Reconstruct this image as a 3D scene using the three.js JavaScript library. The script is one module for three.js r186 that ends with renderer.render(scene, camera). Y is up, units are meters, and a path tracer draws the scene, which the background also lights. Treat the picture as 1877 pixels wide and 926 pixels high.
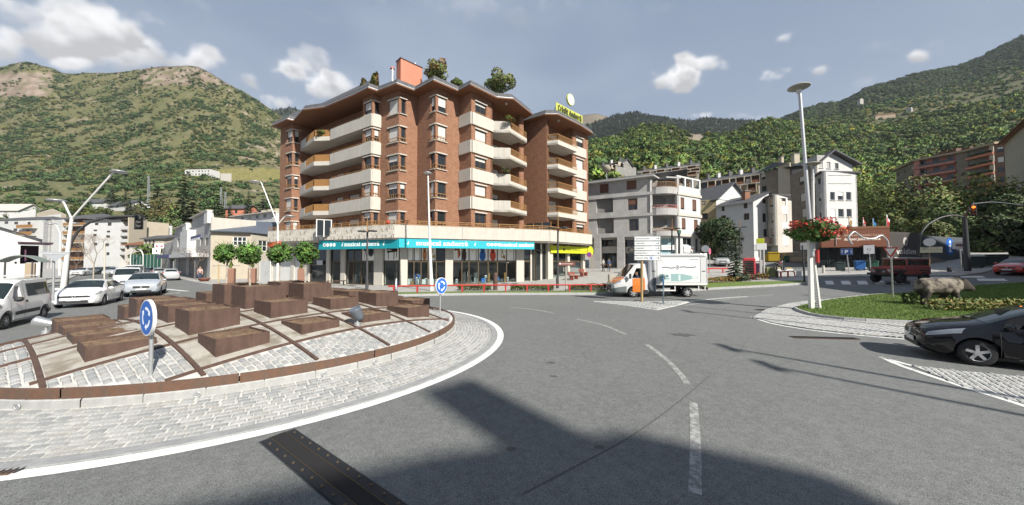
import*as THREE from 'three';
import{mergeGeometries,mergeVertices,toCreasedNormals}from 'three/addons/utils/BufferGeometryUtils.js';
import{RoundedBoxGeometry}from 'three/addons/geometries/RoundedBoxGeometry.js';
import{MarchingCubes}from 'three/addons/objects/MarchingCubes.js';
import{ImprovedNoise}from 'three/addons/math/ImprovedNoise.js';
import{Brush,Evaluator,SUBTRACTION}from 'three-bvh-csg';
const scene=new THREE.Scene();
const FOV=75,F=463/Math.tan(37.5*Math.PI/180),PITCH=Math.atan(17/F),EYE=2.5;
const camera=new THREE.PerspectiveCamera(FOV,1877/926,0.1,6000);
camera.position.set(0,EYE,0);
camera.rotation.x=PITCH;
const renderer=new THREE.WebGLRenderer({antialias:true});
renderer.toneMapping=THREE.LinearToneMapping;
renderer.toneMappingExposure=2.25;
renderer.shadowMap.enabled=true;
const SUN_AZ=40*Math.PI/180,SUN_EL=38*Math.PI/180;
const sunDir=new THREE.Vector3(Math.sin(SUN_AZ)*Math.cos(SUN_EL),Math.sin(SUN_EL),Math.cos(SUN_AZ)*Math.cos(SUN_EL));
const sun=new THREE.DirectionalLight(new THREE.Color(1,0.95,0.86),3.5);
sun.name='sun';sun.position.copy(sunDir).multiplyScalar(200);sun.castShadow=true;sun.shadow.radius=1.8;
Object.assign(sun.shadow.camera,{left:-120,right:120,top:120,bottom:-120,near:1,far:600});
scene.add(sun,sun.target);
let seed=7;
const rnd=()=>{seed=(seed+0x6D2B79F5)| 0;let t=Math.imul(seed ^ seed>>>15,1 | seed);t=t+Math.imul(t ^ t>>>7,61 | t)^ t;return((t ^ t>>>14)>>>0)/ 4294967296;};
const rr=(a,b)=>a +(b-a)*rnd();
const lerp=(a,b,t)=>a +(b-a)*t,clamp=(x,a=0,b=1)=>Math.min(b,Math.max(a,x));
const sst=(a,b,x)=>{const t=clamp((x-a)/(b-a));return t*t*(3-2*t);};
const V=(x,y,z)=>new THREE.Vector3(x,y,z),C=(r,g,b)=>new THREE.Color().setRGB(r,g,b);
const noiseGen=new ImprovedNoise();
const nz=(x,y,z=0)=>noiseGen.noise(x,y,z);
const fbm=(x,y,z=0,o=4)=>{let s=0,a=0.5,f=1;for(let i=0;i<o;i++){s+=a*nz(x*f+i*13.7,y*f-i*7.3,z*f+i*3.1);a*=0.5;f*=2.03;}return s;};
function interp(tab,x){if(x<=tab[0][0])return tab[0][1];for(let i=1;i<tab.length;i++)if(x<=tab[i][0]){const t=(x-tab[i-1][0])/(tab[i][0]- tab[i-1][0]);return lerp(tab[i-1][1],tab[i][1],t);}return tab[tab.length-1][1];}
const cP=Math.cos(PITCH),sP=Math.sin(PITCH);
function rayOf(px,py){const x=(px-938.5)/ F,y=(463-py)/ F;return V(x,y*cP+sP,-cP+y*sP);}
const at=(px,py,d)=>{const r=rayOf(px,py);return r.multiplyScalar(d / -r.z).add(V(0,EYE,0));};
const X=(px,d)=>at(px,480,d).x,Y=(py,d)=>at(938.5,py,d).y;
const terr=(x,z)=>interp([[25,0],[30,0.16],[36,0.58],[42,1.0],[48,1.42],[80,4.0],[140,9]],0.55*x-0.83*z);
function gp(px,py,lift=0){const r=rayOf(px,py);let lo=1,hi=260;for(let t=1;t<260;t+=0.5){const p=V(r.x*t,EYE+r.y*t,r.z*t);if(p.y<terr(p.x,p.z)+ lift){hi=t;lo=t-0.5;break;}}for(let i=0;i<20;i++){const t=(lo+hi)/ 2;if(EYE+r.y*t<terr(r.x*t,r.z*t)+ lift)hi=t;else lo=t;}const p=V(r.x*hi,0,r.z*hi);p.y=terr(p.x,p.z)+ lift;return p;}
const onGround=(px,d,lift=0)=>{const x=X(px,d);return V(x,terr(x,-d)+ lift,-d);};
const counts={};
function numbered(n){counts[n]=(counts[n]??-1)+ 1;return counts[n]?n+'_'+String(counts[n]).padStart(3,'0'):n;}
function tag(o,label,category,group,kind){if(label)o.userData.label=label;if(category)o.userData.category=category;if(group)o.userData.group=group;if(kind)o.userData.kind=kind;return o;}
function thing(name,label,category,pos,turn=0,group){const o=new THREE.Group();o.name=numbered(name);scene.add(o);if(pos)o.position.copy(pos);o.rotation.y=turn;return tag(o,label,category,group);}
function structure(o){o.userData.kind='structure';return o;}
function dup(root,pos,turn,label){const r=root.clone();r.name=numbered(root.name.replace(/_\d{3}$/,''));r.userData={...root.userData};scene.add(r);if(pos)r.position.copy(pos);if(turn!==undefined)r.rotation.y=turn;if(label)r.userData.label=label;return r;}
function metreUV(g){
const p=g.attributes.position,n=g.attributes.normal,uv=new Float32Array(p.count*2);
for(let i=0;i<p.count;i++){
const nx=n.getX(i),ny=n.getY(i),nzv=n.getZ(i),x=p.getX(i),y=p.getY(i),z=p.getZ(i);
if(Math.abs(ny)>0.75){uv[2*i]=x;uv[2*i+1]=z;}
else{const l=Math.hypot(nx,nzv)||1;uv[2*i]=(x*nzv-z*nx)/ l;uv[2*i+1]=y;}
}
g.setAttribute('uv',new THREE.BufferAttribute(uv,2));return g;
}
function plain(g){let q=g.index?g.toNonIndexed():g;for(const k of Object.keys(q.attributes))if(!['position','normal','uv','color'].includes(k))q.deleteAttribute(k);if(!q.attributes.normal)q.computeVertexNormals();return q;}
const MTX=new THREE.Matrix4();
class MB{
constructor(M){this.g=[];this.M=M;}
add(g,m){g=plain(g);if(m)g=g.clone().applyMatrix4(m);if(this.M){g=g.clone().applyMatrix4(this.M);}if(!g.attributes.uv)metreUV(g);if(!this.col)g.deleteAttribute('color');this.g.push(g);return this;}
box(x,y,z,w,h,d,ry=0,rx=0,rz=0){return this.add(new THREE.BoxGeometry(w,h,d),new THREE.Matrix4().makeRotationFromEuler(new THREE.Euler(rx,ry,rz,'YXZ')).setPosition(x,y,z));}
rbox(x,y,z,w,h,d,r=0.02,ry=0,s=2){return this.add(new RoundedBoxGeometry(w,h,d,s,r),new THREE.Matrix4().makeRotationY(ry).setPosition(x,y,z));}
bar(a,b,w,h=w,up=V(0,1,0)){const d=b.clone().sub(a),L=d.length();const m=new THREE.Matrix4().lookAt(b,a,Math.abs(d.y)>0.99*L?V(1,0,0):up).setPosition(a.clone().add(b).multiplyScalar(0.5));return this.add(new THREE.BoxGeometry(w,h,L),m);}
tube(pts,r,seg=8,n=0){const c=pts.length>2?new THREE.CatmullRomCurve3(pts,false,'catmullrom',0.3):new THREE.LineCurve3(pts[0],pts[1]);return this.add(new THREE.TubeGeometry(c,n||(pts.length>2?pts.length*6:1),r,seg,false));}
cone(a,b,r0,r1,seg=12,caps=true){const d=b.clone().sub(a),L=d.length();const q=new THREE.Quaternion().setFromUnitVectors(V(0,1,0),d.clone().normalize());return this.add(new THREE.CylinderGeometry(r1,r0,L,seg,1,!caps),new THREE.Matrix4().compose(a.clone().add(b).multiplyScalar(0.5),q,V(1,1,1)));}
lathe(pts,pos=V(0,0,0),seg=20){return this.add(new THREE.LatheGeometry(pts.map((p)=>new THREE.Vector2(p[0],p[1])),seg),new THREE.Matrix4().setPosition(pos));}
prism(poly,y0,y1,bevel=0){const s=new THREE.Shape(poly.map((p)=>new THREE.Vector2(p[0],-p[1])));const g=new THREE.ExtrudeGeometry(s,{depth:y1-y0-2*bevel,bevelEnabled:bevel>0,bevelSize:bevel,bevelThickness:bevel,bevelSegments:1,bevelOffset:-bevel});return this.add(g,new THREE.Matrix4().makeRotationX(-Math.PI/2).setPosition(0,y0+bevel,0));}
quad(a,b,c,d){const g=new THREE.BufferGeometry();g.setAttribute('position',new THREE.Float32BufferAttribute([a,b,c,a,c,d].flatMap((p)=>[p.x,p.y,p.z]),3));g.computeVertexNormals();return this.add(metreUV(g));}
tri(a,b,c){const g=new THREE.BufferGeometry();g.setAttribute('position',new THREE.Float32BufferAttribute([a,b,c].flatMap((p)=>[p.x,p.y,p.z]),3));g.computeVertexNormals();return this.add(metreUV(g));}
solid(pts,faces){for(const f of faces){for(let i=1;i+1<f.length;i++)this.tri(pts[f[0]],pts[f[i]],pts[f[i+1]]);}return this;}
geo(keepUV){const g=mergeGeometries(this.g);if(!keepUV)metreUV(g);return g;}
build(name,mat,parent,{keepUV=false,label}={}){const m=new THREE.Mesh(this.geo(keepUV),mat);m.name=parent?name:numbered(name);m.castShadow=m.receiveShadow=true;(parent??scene).add(m);if(label)m.userData.label=label;return m;}
}
function put(name,geo,mat,parent,pos){const m=new THREE.Mesh(geo,mat);m.name=parent?name:numbered(name);m.castShadow=m.receiveShadow=true;if(pos)m.position.copy(pos);(parent??scene).add(m);return m;}
{
const W=2048,H=1024,d=new Float32Array(W*H*4);
const blobs=[[165,60,125,62,1],[240,100,70,40,0.9],[110,20,130,40,0.8],[355,112,48,26,0.95],[0,86,42,44,1],[130,120,40,16,1],[505,138,52,34,0.95],[600,162,50,26,0.9],[512,190,66,20,1],[560,120,40,26,0.5],
[1245,143,58,26,1.15],[1300,118,56,20,1.05],[1395,150,48,19,1],[1380,178,30,20,0.8],[1437,72,36,15,1],[1488,130,44,10,0.8],[1275,213,30,9,1],[1405,216,58,12,1],[1682,103,22,11,0.9],[1530,165,60,22,0.3],[760,20,200,22,0.15],[1640,85,90,12,0.2]];
for(let j=0;j<H;j++){
const el=(j+0.5)/ H*Math.PI-Math.PI/2,y=Math.sin(el),ce=Math.cos(el);
for(let i=0;i<W;i++){
const az=((i+0.5)/ W-0.5)*2*Math.PI,x=ce*Math.cos(az),z=ce*Math.sin(az),k=(j*W+i)*4;
if(y<-0.05){d[k]=0.1;d[k+1]=0.1;d[k+2]=0.095;d[k+3]=1;continue;}
const g=Math.pow(1-clamp(y),2.2);
let r=lerp(0.102,0.228,g),gg=lerp(0.134,0.264,g),b=lerp(0.192,0.322,g);
const thin=0.7*sst(-0.1,0.35,fbm(x*2.2,y*5,z*2.2,3))*0.10;r+=thin*0.5;gg+=thin*0.5;b+=thin*0.48;
let c=0,low=0;
const n1=fbm(x*7,y*9,z*7,5),n2=fbm(x*21+5,y*27,z*21,5);
const zc=-(z*cP-y*sP),yc=y*cP+z*sP;
if(zc>0.12){
const px=938.5+F*x/zc,py=463-F*yc/zc;
if(px>-400&&px<2300)for(const q of blobs){const dx=(px-q[0])/ q[2],dy=(py-q[1])/ q[3],e=(1-dx*dx-dy*dy*(dy>0?1.5:1))*q[4];if(e>-1.2){const v=sst(-0.12,0.8,e*0.7+n1*2.3+n2*1.9-0.1)*Math.min(1,q[4]);if(v>c){c=v;low=clamp(dy*0.6+0.35);}}}
}
const wide=sst(0.2,0.5,fbm(x*2.6+3,y*5.5,z*2.6-1,5)+(zc>0.3?-0.34:0.0))*0.8;if(wide>c){c=wide;low=0.5;}
const lit=lerp(0.53,0.27,clamp(low*1.1-0.1+n1*0.7+n2*1.7));
d[k]=lerp(r,lit*0.99,c*0.9);d[k+1]=lerp(gg,lit*0.975,c*0.9);d[k+2]=lerp(b,lit*0.965,c*0.9);d[k+3]=1;
}
}
const SKY_GAIN=1.0;for(let k=0;k<d.length;k++)if(k % 4<3)d[k]*=SKY_GAIN;
const t=new THREE.DataTexture(d,W,H,THREE.RGBAFormat,THREE.FloatType);
t.mapping=THREE.EquirectangularReflectionMapping;t.magFilter=t.minFilter=THREE.LinearFilter;t.needsUpdate=true;
scene.background=t;scene.environment=t;
}
const H2=(x,y,s)=>{let h=Math.imul(x,374761393)^ Math.imul(y,668265263)^ Math.imul(s | 0,2246822519);h=Math.imul(h ^(h>>>13),1274126177);return((h ^(h>>>16))>>>0)/ 4294967296;};
function tileNoise(u,v,f,s=0){
let r=0,a=0.62;f=Math.max(2,Math.round(f));for(let o=0;o<3;o++){const fy=f,x=((u % 1)+ 1)% 1*f,y=((v % 1)+ 1)% 1*fy,i=Math.floor(x),j=Math.floor(y),p=x-i,q=y-j,P=p*p*(3-2*p),Q=q*q*(3-2*q),S=s*7+o*31;const h=(a2,b2)=>H2(a2 % f,b2 % fy,S);r+=a*(lerp(lerp(h(i,j),h(i+1,j),P),lerp(h(i,j+1),h(i+1,j+1),P),Q)- 0.5);a*=0.5;f*=2;}return r;}
function tex(n,fn,size,srgb=true,aniso=4){
const a=new Uint8Array(n*n*4);
for(let j=0;j<n;j++)for(let i=0;i<n;i++){const c=fn((i+0.5)/ n,(j+0.5)/ n,i,j),k=(j*n+i)*4;for(let q=0;q<3;q++){const v=clamp(typeof c==='number'?c:c[q]);a[k+q]=Math.round(255*(srgb?(v<=0.0031308?12.92*v:1.055*Math.pow(v,1/2.4)- 0.055):v));}a[k+3]=255;}
const t=new THREE.DataTexture(a,n,n);t.wrapS=t.wrapT=THREE.RepeatWrapping;t.magFilter=THREE.LinearFilter;t.minFilter=THREE.LinearMipmapLinearFilter;t.generateMipmaps=true;t.anisotropy=aniso;
if(srgb)t.colorSpace=THREE.SRGBColorSpace;t.repeat.set(1/size,1/size);t.needsUpdate=true;return t;
}
const mul=(c,k)=>[c[0]*k,c[1]*k,c[2]*k],mix3=(a,b,t)=>[lerp(a[0],b[0],t),lerp(a[1],b[1],t),lerp(a[2],b[2],t)];
const grains=(n,s)=>{let q=s;const a=new Float32Array(n*n);for(let i=0;i<n*n;i++){q=Math.imul(q ^(q>>>15),2246822519)+ 0x9E3779B9 | 0;a[i]=((q ^ q>>>13)>>>0)/ 4294967296;}return a;};
const G1=grains(512,11),G2=grains(512,99);
const gAt=(A,u,v,n)=>A[(Math.floor(v*n)% 512)*512 +(Math.floor(u*n)% 512)];
const STD=(o)=>new THREE.MeshStandardMaterial({roughness:0.85,...o});
function speckle(base,amp,size,patch=0.15,n=256,s=1){return tex(n,(u,v,i,j)=>{const g=G1[j*512+i]- 0.5,h=tileNoise(u,v,5,s),h2=tileNoise(u,v,18,s+4);return mul(base,1+amp*g+patch*2*h+patch*h2);},size);}
const bumpGrain=tex(256,(u,v,i,j)=>0.5+0.5*(G2[j*512+i]- 0.5)+ tileNoise(u,v,24,2)*0.6,0.6,false);
const M={};
{
const asph=tex(512,(u,v,i,j)=>{const g=G1[j*512+i],h=tileNoise(u,v,26,3),h2=tileNoise(u,v,4,8);const stone=g>0.86?0.5:g<0.22?-0.42:0;return mul([0.146,0.150,0.147],1+stone+0.5*(g-0.5)+ 0.3*h+0.1*h2);},2.4);
const asphB=tex(512,(u,v,i,j)=>0.5+0.5*(G1[j*512+i]- 0.5)+ 0.5*tileNoise(u,v,26,3),2.4,false);
M.asphalt=STD({vertexColors:true,map:asph,bumpMap:asphB,bumpScale:0.004,roughness:0.92});
M.paint=STD({map:tex(256,(u,v,i,j)=>{const w=tileNoise(u,v,14,6)+ 0.35*(G1[j*512+i]- 0.5);return w>0.26?[0.24,0.24,0.235]:mul([0.66,0.66,0.63],1+0.25*tileNoise(u,v,6,1));},1.7),roughness:0.75});
M.paintWorn=STD({map:tex(256,(u,v,i,j)=>{const w=tileNoise(u,v,16,9)*1.4+0.8*(G2[j*512+i]- 0.5);return w>-0.12?mul([0.31,0.31,0.30],1+0.3*w):[0.15,0.15,0.145];},0.9),roughness:0.85});
M.paintCrisp=STD({map:speckle([0.74,0.74,0.72],0.1,1.3,0.06),roughness:0.7});
M.mortar=STD({map:tex(256,(u,v,i,j)=>mul(mix3([0.50,0.49,0.465],[0.41,0.39,0.36],sst(-0.1,0.3,tileNoise(u,v,6,5))),1+0.25*(G1[j*512+i]- 0.5)+ 0.25*tileNoise(u,v,20,2)),1.6),bumpMap:bumpGrain,bumpScale:0.004});
M.dirtyCement=STD({map:tex(256,(u,v,i,j)=>mul(mix3([0.36,0.34,0.30],[0.22,0.19,0.15],sst(-0.2,0.25,tileNoise(u,v,5,15))),1+0.35*(G1[j*512+i]- 0.5)+ 0.3*tileNoise(u,v,20,2)),1.4),bumpMap:bumpGrain,bumpScale:0.004});
const settMap=speckle([0.5,0.5,0.5],0.5,0.42,0.22,128,2);M.sett=[[0.27,0.275,0.272],[0.30,0.30,0.292],[0.235,0.243,0.243],[0.29,0.285,0.272],[0.33,0.33,0.322]].map((c,i)=>STD({map:settMap,color:C(c[0]*2,c[1]*2,c[2]*2),bumpMap:bumpGrain,bumpScale:0.003,roughness:0.8}));
M.granite=STD({map:tex(256,(u,v,i,j)=>mul([0.36,0.36,0.352],1+0.5*(G1[j*512+i]- 0.5)+ 0.3*tileNoise(u,v,5,4)),0.7),roughness:0.8,bumpMap:bumpGrain,bumpScale:0.002});
M.graniteDark=STD({map:speckle([0.25,0.255,0.255],0.4,0.7,0.2),roughness:0.85});
const rust=(a,b,s)=>tex(256,(u,v,i,j)=>{const st=tileNoise(u,v*0.25,16,s),p=tileNoise(u,v,7,s+3);return mul(mix3(a,b,sst(-0.6,0.6,0.6*p+st)),1+0.25*(G1[j*512+i]- 0.5)+ 0.25*tileNoise(u,v,30,s));},1.3);
M.corten=STD({map:rust([0.074,0.042,0.031],[0.112,0.068,0.052],2),roughness:0.78,metalness:0.1});
M.cortenRim=STD({map:rust([0.145,0.075,0.046],[0.11,0.076,0.056],7),roughness:0.7,metalness:0.1});
M.soil=STD({map:tex(256,(u,v,i,j)=>mul(mix3([0.26,0.165,0.095],[0.16,0.105,0.065],sst(-0.3,0.3,tileNoise(u,v,12,4))),1+0.9*(G1[j*512+i]- 0.5)),0.8),bumpMap:bumpGrain,bumpScale:0.02});
M.twig=STD({color:C(0.12,0.075,0.045)});
M.grass=STD({map:tex(256,(u,v,i,j)=>mul(mix3([0.105,0.165,0.03],[0.15,0.205,0.045],sst(-0.3,0.3,tileNoise(u,v,7,4))),1+0.6*(G1[j*512+i]- 0.5)),1.2),bumpMap:bumpGrain,bumpScale:0.03});
M.blade=[[0.12,0.195,0.035],[0.16,0.23,0.05],[0.09,0.15,0.03]].map((c)=>STD({color:C(...c),side:THREE.DoubleSide}));
const brickPat=(u,v)=>{const row=Math.floor(v*24),ru=(u*8 +(row % 2)*0.5)% 1,cu=Math.floor(u*8 +(row % 2)*0.5)% 8,fv=(v*24)% 1;return[ru<0.05||fv<0.16,(row*37+cu*91)% 512];};
const brick=tex(512,(u,v,i,j)=>{const[m,id]=brickPat(u,v);const t=G1[id*300 % 262144];return m?mul([0.20,0.105,0.07],1+0.2*(G1[j*512+i]- 0.5)):mul(mix3([0.215,0.10,0.058],[0.295,0.156,0.092],t),1+0.22*(G1[j*512+i]- 0.5)+ 0.2*tileNoise(u,v,6,3));},2.0);
M.brick=STD({map:brick,bumpMap:tex(512,(u,v)=>brickPat(u,v)[0]?0.2:0.8,2.0,false),bumpScale:0.006,roughness:0.9});
M.concreteW=STD({map:tex(256,(u,v,i,j)=>mul([0.475,0.448,0.395],1+0.12*(G1[j*512+i]- 0.5)+ 0.10*tileNoise(u,v,5,4)+ 0.14*tileNoise(u,v*0.2,18,9)),3),roughness:0.85});
const scr=(u,v)=>tileNoise(u,v*0.34,34,5)+ 0.35*tileNoise(u,v,30,3);
M.concreteScratch=STD({map:tex(512,(u,v,i,j)=>scr(u,v)>0.13?[0.30,0.26,0.20]:mul([0.60,0.56,0.49],1+0.12*(G1[j*512+i]- 0.5)),2.2),bumpMap:tex(512,(u,v)=>scr(u,v)>0.13?0:1,2.2,false),bumpScale:0.03,roughness:0.9});
const PT=[0,1].map((k)=>tex(128,(u,v,i,j)=>mul([0.8,0.8,0.8],1+0.1*(G1[j*512+i]- 0.5)+(k?0.26:0.14)*tileNoise(u,v,4,k)+(k?0.2:0.1)*tileNoise(u,v*0.3,14,k+2)),3.2));
const plaster=(c,s=1,p=0.1)=>STD({map:PT[p>0.12?1:0],color:C(c[0]/ 0.8,c[1]/ 0.8,c[2]/ 0.8),roughness:0.9});
M.white=plaster([0.55,0.55,0.535],1);M.offwhite=plaster([0.47,0.44,0.395],2);M.cream=plaster([0.42,0.37,0.29],3);M.greyWall=plaster([0.36,0.355,0.345],4,0.18);M.greyDark=plaster([0.22,0.215,0.205],5,0.16);M.yellow=plaster([0.42,0.34,0.19],6);M.pink=plaster([0.46,0.2,0.17],7);M.salmon=plaster([0.52,0.20,0.13],8);M.tan=plaster([0.34,0.27,0.19],9);M.beige=plaster([0.37,0.34,0.285],10);
M.stone=STD({map:tex(256,(u,v,i,j)=>mul(mix3([0.16,0.135,0.11],[0.28,0.24,0.19],sst(-0.25,0.25,tileNoise(u,v,22,3))),1+0.4*(G1[j*512+i]- 0.5)),2.4),bumpMap:bumpGrain,bumpScale:0.02});
M.slate=STD({map:tex(256,(u,v,i,j)=>{const row=Math.floor(v*10),cu=Math.floor(u*12 +(row % 2)*0.5);const e=(v*10)% 1<0.12||(u*12 +(row % 2)*0.5)% 1<0.06;return mul([0.08,0.08,0.084],(e?0.6:0.8+0.5*G1[(row*37+cu*11)% 5000])+ 0.2*(G1[j*512+i]- 0.5));},2.6),roughness:0.7});
M.slateBlue=STD({map:tex(128,(u,v,i,j)=>mul([0.085,0.10,0.13],1+0.3*(G1[j*512+i]- 0.5)+((u*8)% 1<0.08?-0.4:0)),4),roughness:0.55});
M.soffit=STD({map:tex(128,(u,v,i,j)=>mul([0.20,0.085,0.04],1+0.25*(G1[j*512+i]- 0.5)+((u*10)% 1<0.1?-0.45:0)),1.6),roughness:0.7});
M.wood=STD({map:tex(128,(u,v,i,j)=>mul([0.30,0.155,0.05],1+0.5*tileNoise(u,v*0.2,20,4)+ 0.2*(G1[j*512+i]- 0.5)),1),roughness:0.6});
M.woodDark=STD({map:speckle([0.11,0.055,0.03],0.3,1,0.2,128),roughness:0.65});
M.paving=STD({map:tex(256,(u,v,i,j)=>{const e=(u*5)% 1<0.03||(v*5)% 1<0.03;return mul([0.33,0.32,0.30],(e?0.72:0.92+0.22*G1[(Math.floor(u*5)*31+Math.floor(v*5)*7)*13])+ 0.22*(G1[j*512+i]- 0.5)+ 0.14*tileNoise(u,v,4,3));},2.0),roughness:0.85});
M.glass=new THREE.MeshPhysicalMaterial({color:C(0.018,0.022,0.024),roughness:0.06,metalness:0,specularIntensity:1,ior:1.6});
M.carGlass=new THREE.MeshPhysicalMaterial({color:C(0.012,0.02,0.02),roughness:0.04,ior:1.6});
M.clearGlass=new THREE.MeshPhysicalMaterial({color:C(0.85,0.9,0.9),transmission:1,thickness:0,roughness:0.02,ior:1.45});
const met=(c,r=0.4,m=0.8)=>new THREE.MeshStandardMaterial({color:C(...c),roughness:r,metalness:m});
M.steel=met([0.55,0.56,0.57],0.38);M.galv=STD({map:speckle([0.46,0.47,0.48],0.15,0.5,0.1,128),roughness:0.45,metalness:0.6});M.darkMetal=met([0.05,0.055,0.06],0.5,0.4);M.whiteMetal=met([0.66,0.65,0.62],0.45,0.1);M.bronze=met([0.12,0.09,0.055],0.45,0.5);
M.black=STD({color:C(0.015,0.015,0.016),roughness:0.6});M.rubber=STD({color:C(0.022,0.022,0.023),roughness:0.9});M.darkGrey=STD({color:C(0.05,0.05,0.052),roughness:0.7});
M.red=STD({color:C(0.42,0.035,0.03),roughness:0.45});M.blue=STD({color:C(0.015,0.15,0.48),roughness:0.45});M.signWhite=STD({color:C(0.72,0.72,0.71),roughness:0.5});
M.teal=STD({color:C(0.01,0.33,0.37),roughness:0.6});M.lime=STD({color:C(0.42,0.47,0.02),roughness:0.55});
M.blind=STD({map:tex(64,(u,v)=>mul([0.56,0.54,0.50],(v*16)% 1<0.16?0.72:1),0.9),roughness:0.7});M.blindTan=STD({color:C(0.42,0.33,0.24),roughness:0.7});M.shutter=STD({map:tex(64,(u,v)=>mul([0.14,0.065,0.04],(v*20)% 1<0.25?0.6:1),0.9),roughness:0.7});
M.plastic=(r,g,b,ro=0.5)=>STD({color:C(r,g,b),roughness:ro});
M.bark=STD({map:speckle([0.15,0.11,0.08],0.5,0.5,0.3,128),roughness:0.95});M.barkPale=STD({map:speckle([0.34,0.30,0.25],0.4,0.4,0.3,128),roughness:0.9});
M.leaf=(r,g,b)=>new THREE.MeshPhysicalMaterial({color:C(r,g,b),roughness:0.75,side:THREE.DoubleSide,transmission:0.0});
}
function paintOf(r,g,b,coat=1){return new THREE.MeshPhysicalMaterial({color:C(r,g,b),roughness:0.35,metalness:0.0,clearcoat:coat,clearcoatRoughness:0.05});}
function canvasTex(w,h,draw){const c=document.createElement('canvas');c.width=w;c.height=h;const g=c.getContext('2d');draw(g,w,h);const t=new THREE.CanvasTexture(c);t.colorSpace=THREE.SRGBColorSpace;t.anisotropy=4;return t;}
function printed(w,h,draw,o={}){return STD({map:canvasTex(w,h,draw),roughness:0.6,...o});}
function panelGeo(w,h){return new THREE.PlaneGeometry(w,h);}
const XZ=(p)=>[p.x,p.z];
function splitTris(tris,max){const out=[];const st=tris.slice();while(st.length){const t=st.pop();let bi=-1,bl=max;for(let i=0;i<3;i++){const a=t[i],b=t[(i+1)% 3],l=Math.hypot(a[0]- b[0],a[1]- b[1]);if(l>bl){bl=l;bi=i;}}if(bi<0){out.push(t);continue;}const a=t[bi],b=t[(bi+1)% 3],c=t[(bi+2)% 3],m=[(a[0]+ b[0])/ 2,(a[1]+ b[1])/ 2];st.push([a,m,c],[m,b,c]);}return out;}
function slab(poly,lift,edge,max=4,hf=terr){
const pts=poly.map((p)=>new THREE.Vector2(p[0],-p[1]));let P=poly.slice();
if(THREE.ShapeUtils.area(pts)<0){pts.reverse();P.reverse();}
const tris=splitTris(THREE.ShapeUtils.triangulateShape(pts,[]).map((t)=>t.map((i)=>P[i])),max),pos=[];
for(const t of tris)for(const q of t)pos.push(q[0],hf(q[0],q[1])+ lift,q[1]);
if(edge)for(let i=0;i<P.length;i++){const a=P[i],b=P[(i+1)% P.length],n=Math.max(1,Math.ceil(Math.hypot(a[0]- b[0],a[1]- b[1])/ max));for(let k=0;k<n;k++){const p=[lerp(a[0],b[0],k/n),lerp(a[1],b[1],k/n)],q=[lerp(a[0],b[0],(k+1)/ n),lerp(a[1],b[1],(k+1)/ n)];const h0=hf(...p)+ lift,h1=hf(...q)+ lift;pos.push(p[0],h0,p[1],p[0],h0-edge,p[1],q[0],h1-edge,q[1],p[0],h0,p[1],q[0],h1-edge,q[1],q[0],h1,q[1]);}}
const g=new THREE.BufferGeometry();g.setAttribute('position',new THREE.Float32BufferAttribute(pos,3));g.computeVertexNormals();return metreUV(g);
}
function whiteC(g){g.setAttribute('color',new THREE.Float32BufferAttribute(new Float32Array(g.attributes.position.count*3).fill(1),3));return g;}
function strip(pts,w,lift,max=1.5){
const c=pts.length>2?new THREE.CatmullRomCurve3(pts.map((p)=>V(p.x,0,p.z)),false,'centripetal').getSpacedPoints(pts.length*8):[0,0.25,0.5,0.75,1].map((t)=>V(lerp(pts[0].x,pts[1].x,t),0,lerp(pts[0].z,pts[1].z,t)));const pos=[];let L,R;
c.forEach((p,i)=>{const t=c[Math.min(i+1,c.length-1)].clone().sub(c[Math.max(i-1,0)]).normalize(),n=V(-t.z,0,t.x).multiplyScalar(w/2),l=p.clone().sub(n),r=p.clone().add(n);for(const q of[l,r])q.y=terr(q.x,q.z)+ lift;if(L)pos.push(...[L,R,r,L,r,l].flatMap((q)=>[q.x,q.y,q.z]));L=l;R=r;});
const g=new THREE.BufferGeometry();g.setAttribute('position',new THREE.Float32BufferAttribute(pos,3));g.computeVertexNormals();if(g.attributes.normal.getY(0)<0){for(let i=0;i<pos.length;i+=9)for(let k=0;k<3;k++){const q=pos[i+3+k];pos[i+3+k]=pos[i+6+k];pos[i+6+k]=q;}g.setAttribute('position',new THREE.Float32BufferAttribute(pos,3));g.computeVertexNormals();}return metreUV(g);
}
{
const xs=[],zs=[];for(let x=-420;x<=420;x+=Math.abs(x)<24?0.75:Math.abs(x)<90?3:15)xs.push(x);for(let z=120;z>=-520;z-=z>-100?(z<3&&z>-30?0.75:3):15)zs.push(z);
const pos=[],idx=[];
for(const z of zs)for(const x of xs)pos.push(x,terr(x,z)-(Math.hypot(x,z)>150?1.5:0),z);
for(let j=0;j+1<zs.length;j++)for(let i=0;i+1<xs.length;i++){const a=j*xs.length+i,b=a+1,c=a+xs.length,d=c+1;idx.push(a,b,c,b,d,c);}
const g=new THREE.BufferGeometry();g.setAttribute('position',new THREE.Float32BufferAttribute(pos,3));const cc=[];for(let i=0;i<pos.length;i+=3){const k=0.99+0.12*fbm(pos[i]/ 9,pos[i+2]/ 5,3,4)+ 0.05*fbm(pos[i]/ 2.5,pos[i+2]/ 2.5,6,2);cc.push(k,k*1.003,k*0.995);}g.setAttribute('color',new THREE.Float32BufferAttribute(cc,3));g.setIndex(idx);g.computeVertexNormals();metreUV(g);
structure(put('road',g,M.asphalt));
}
const RC=V(-7.7,0,-11.0);
const domeH=(x,z)=>{const r=Math.hypot(x-RC.x,z-RC.z);return 0.42+0.75*Math.max(0,1 -(r/5.7)**2);};
function domeP(px,py){let p;let h=0.6;for(let i=0;i<80;i++){const r=rayOf(px,py),t=(h-EYE)/ r.y;p=V(r.x*t,0,r.z*t);h=0.5*h+0.5*domeH(p.x,p.z);}p.y=h;return p;}
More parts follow.
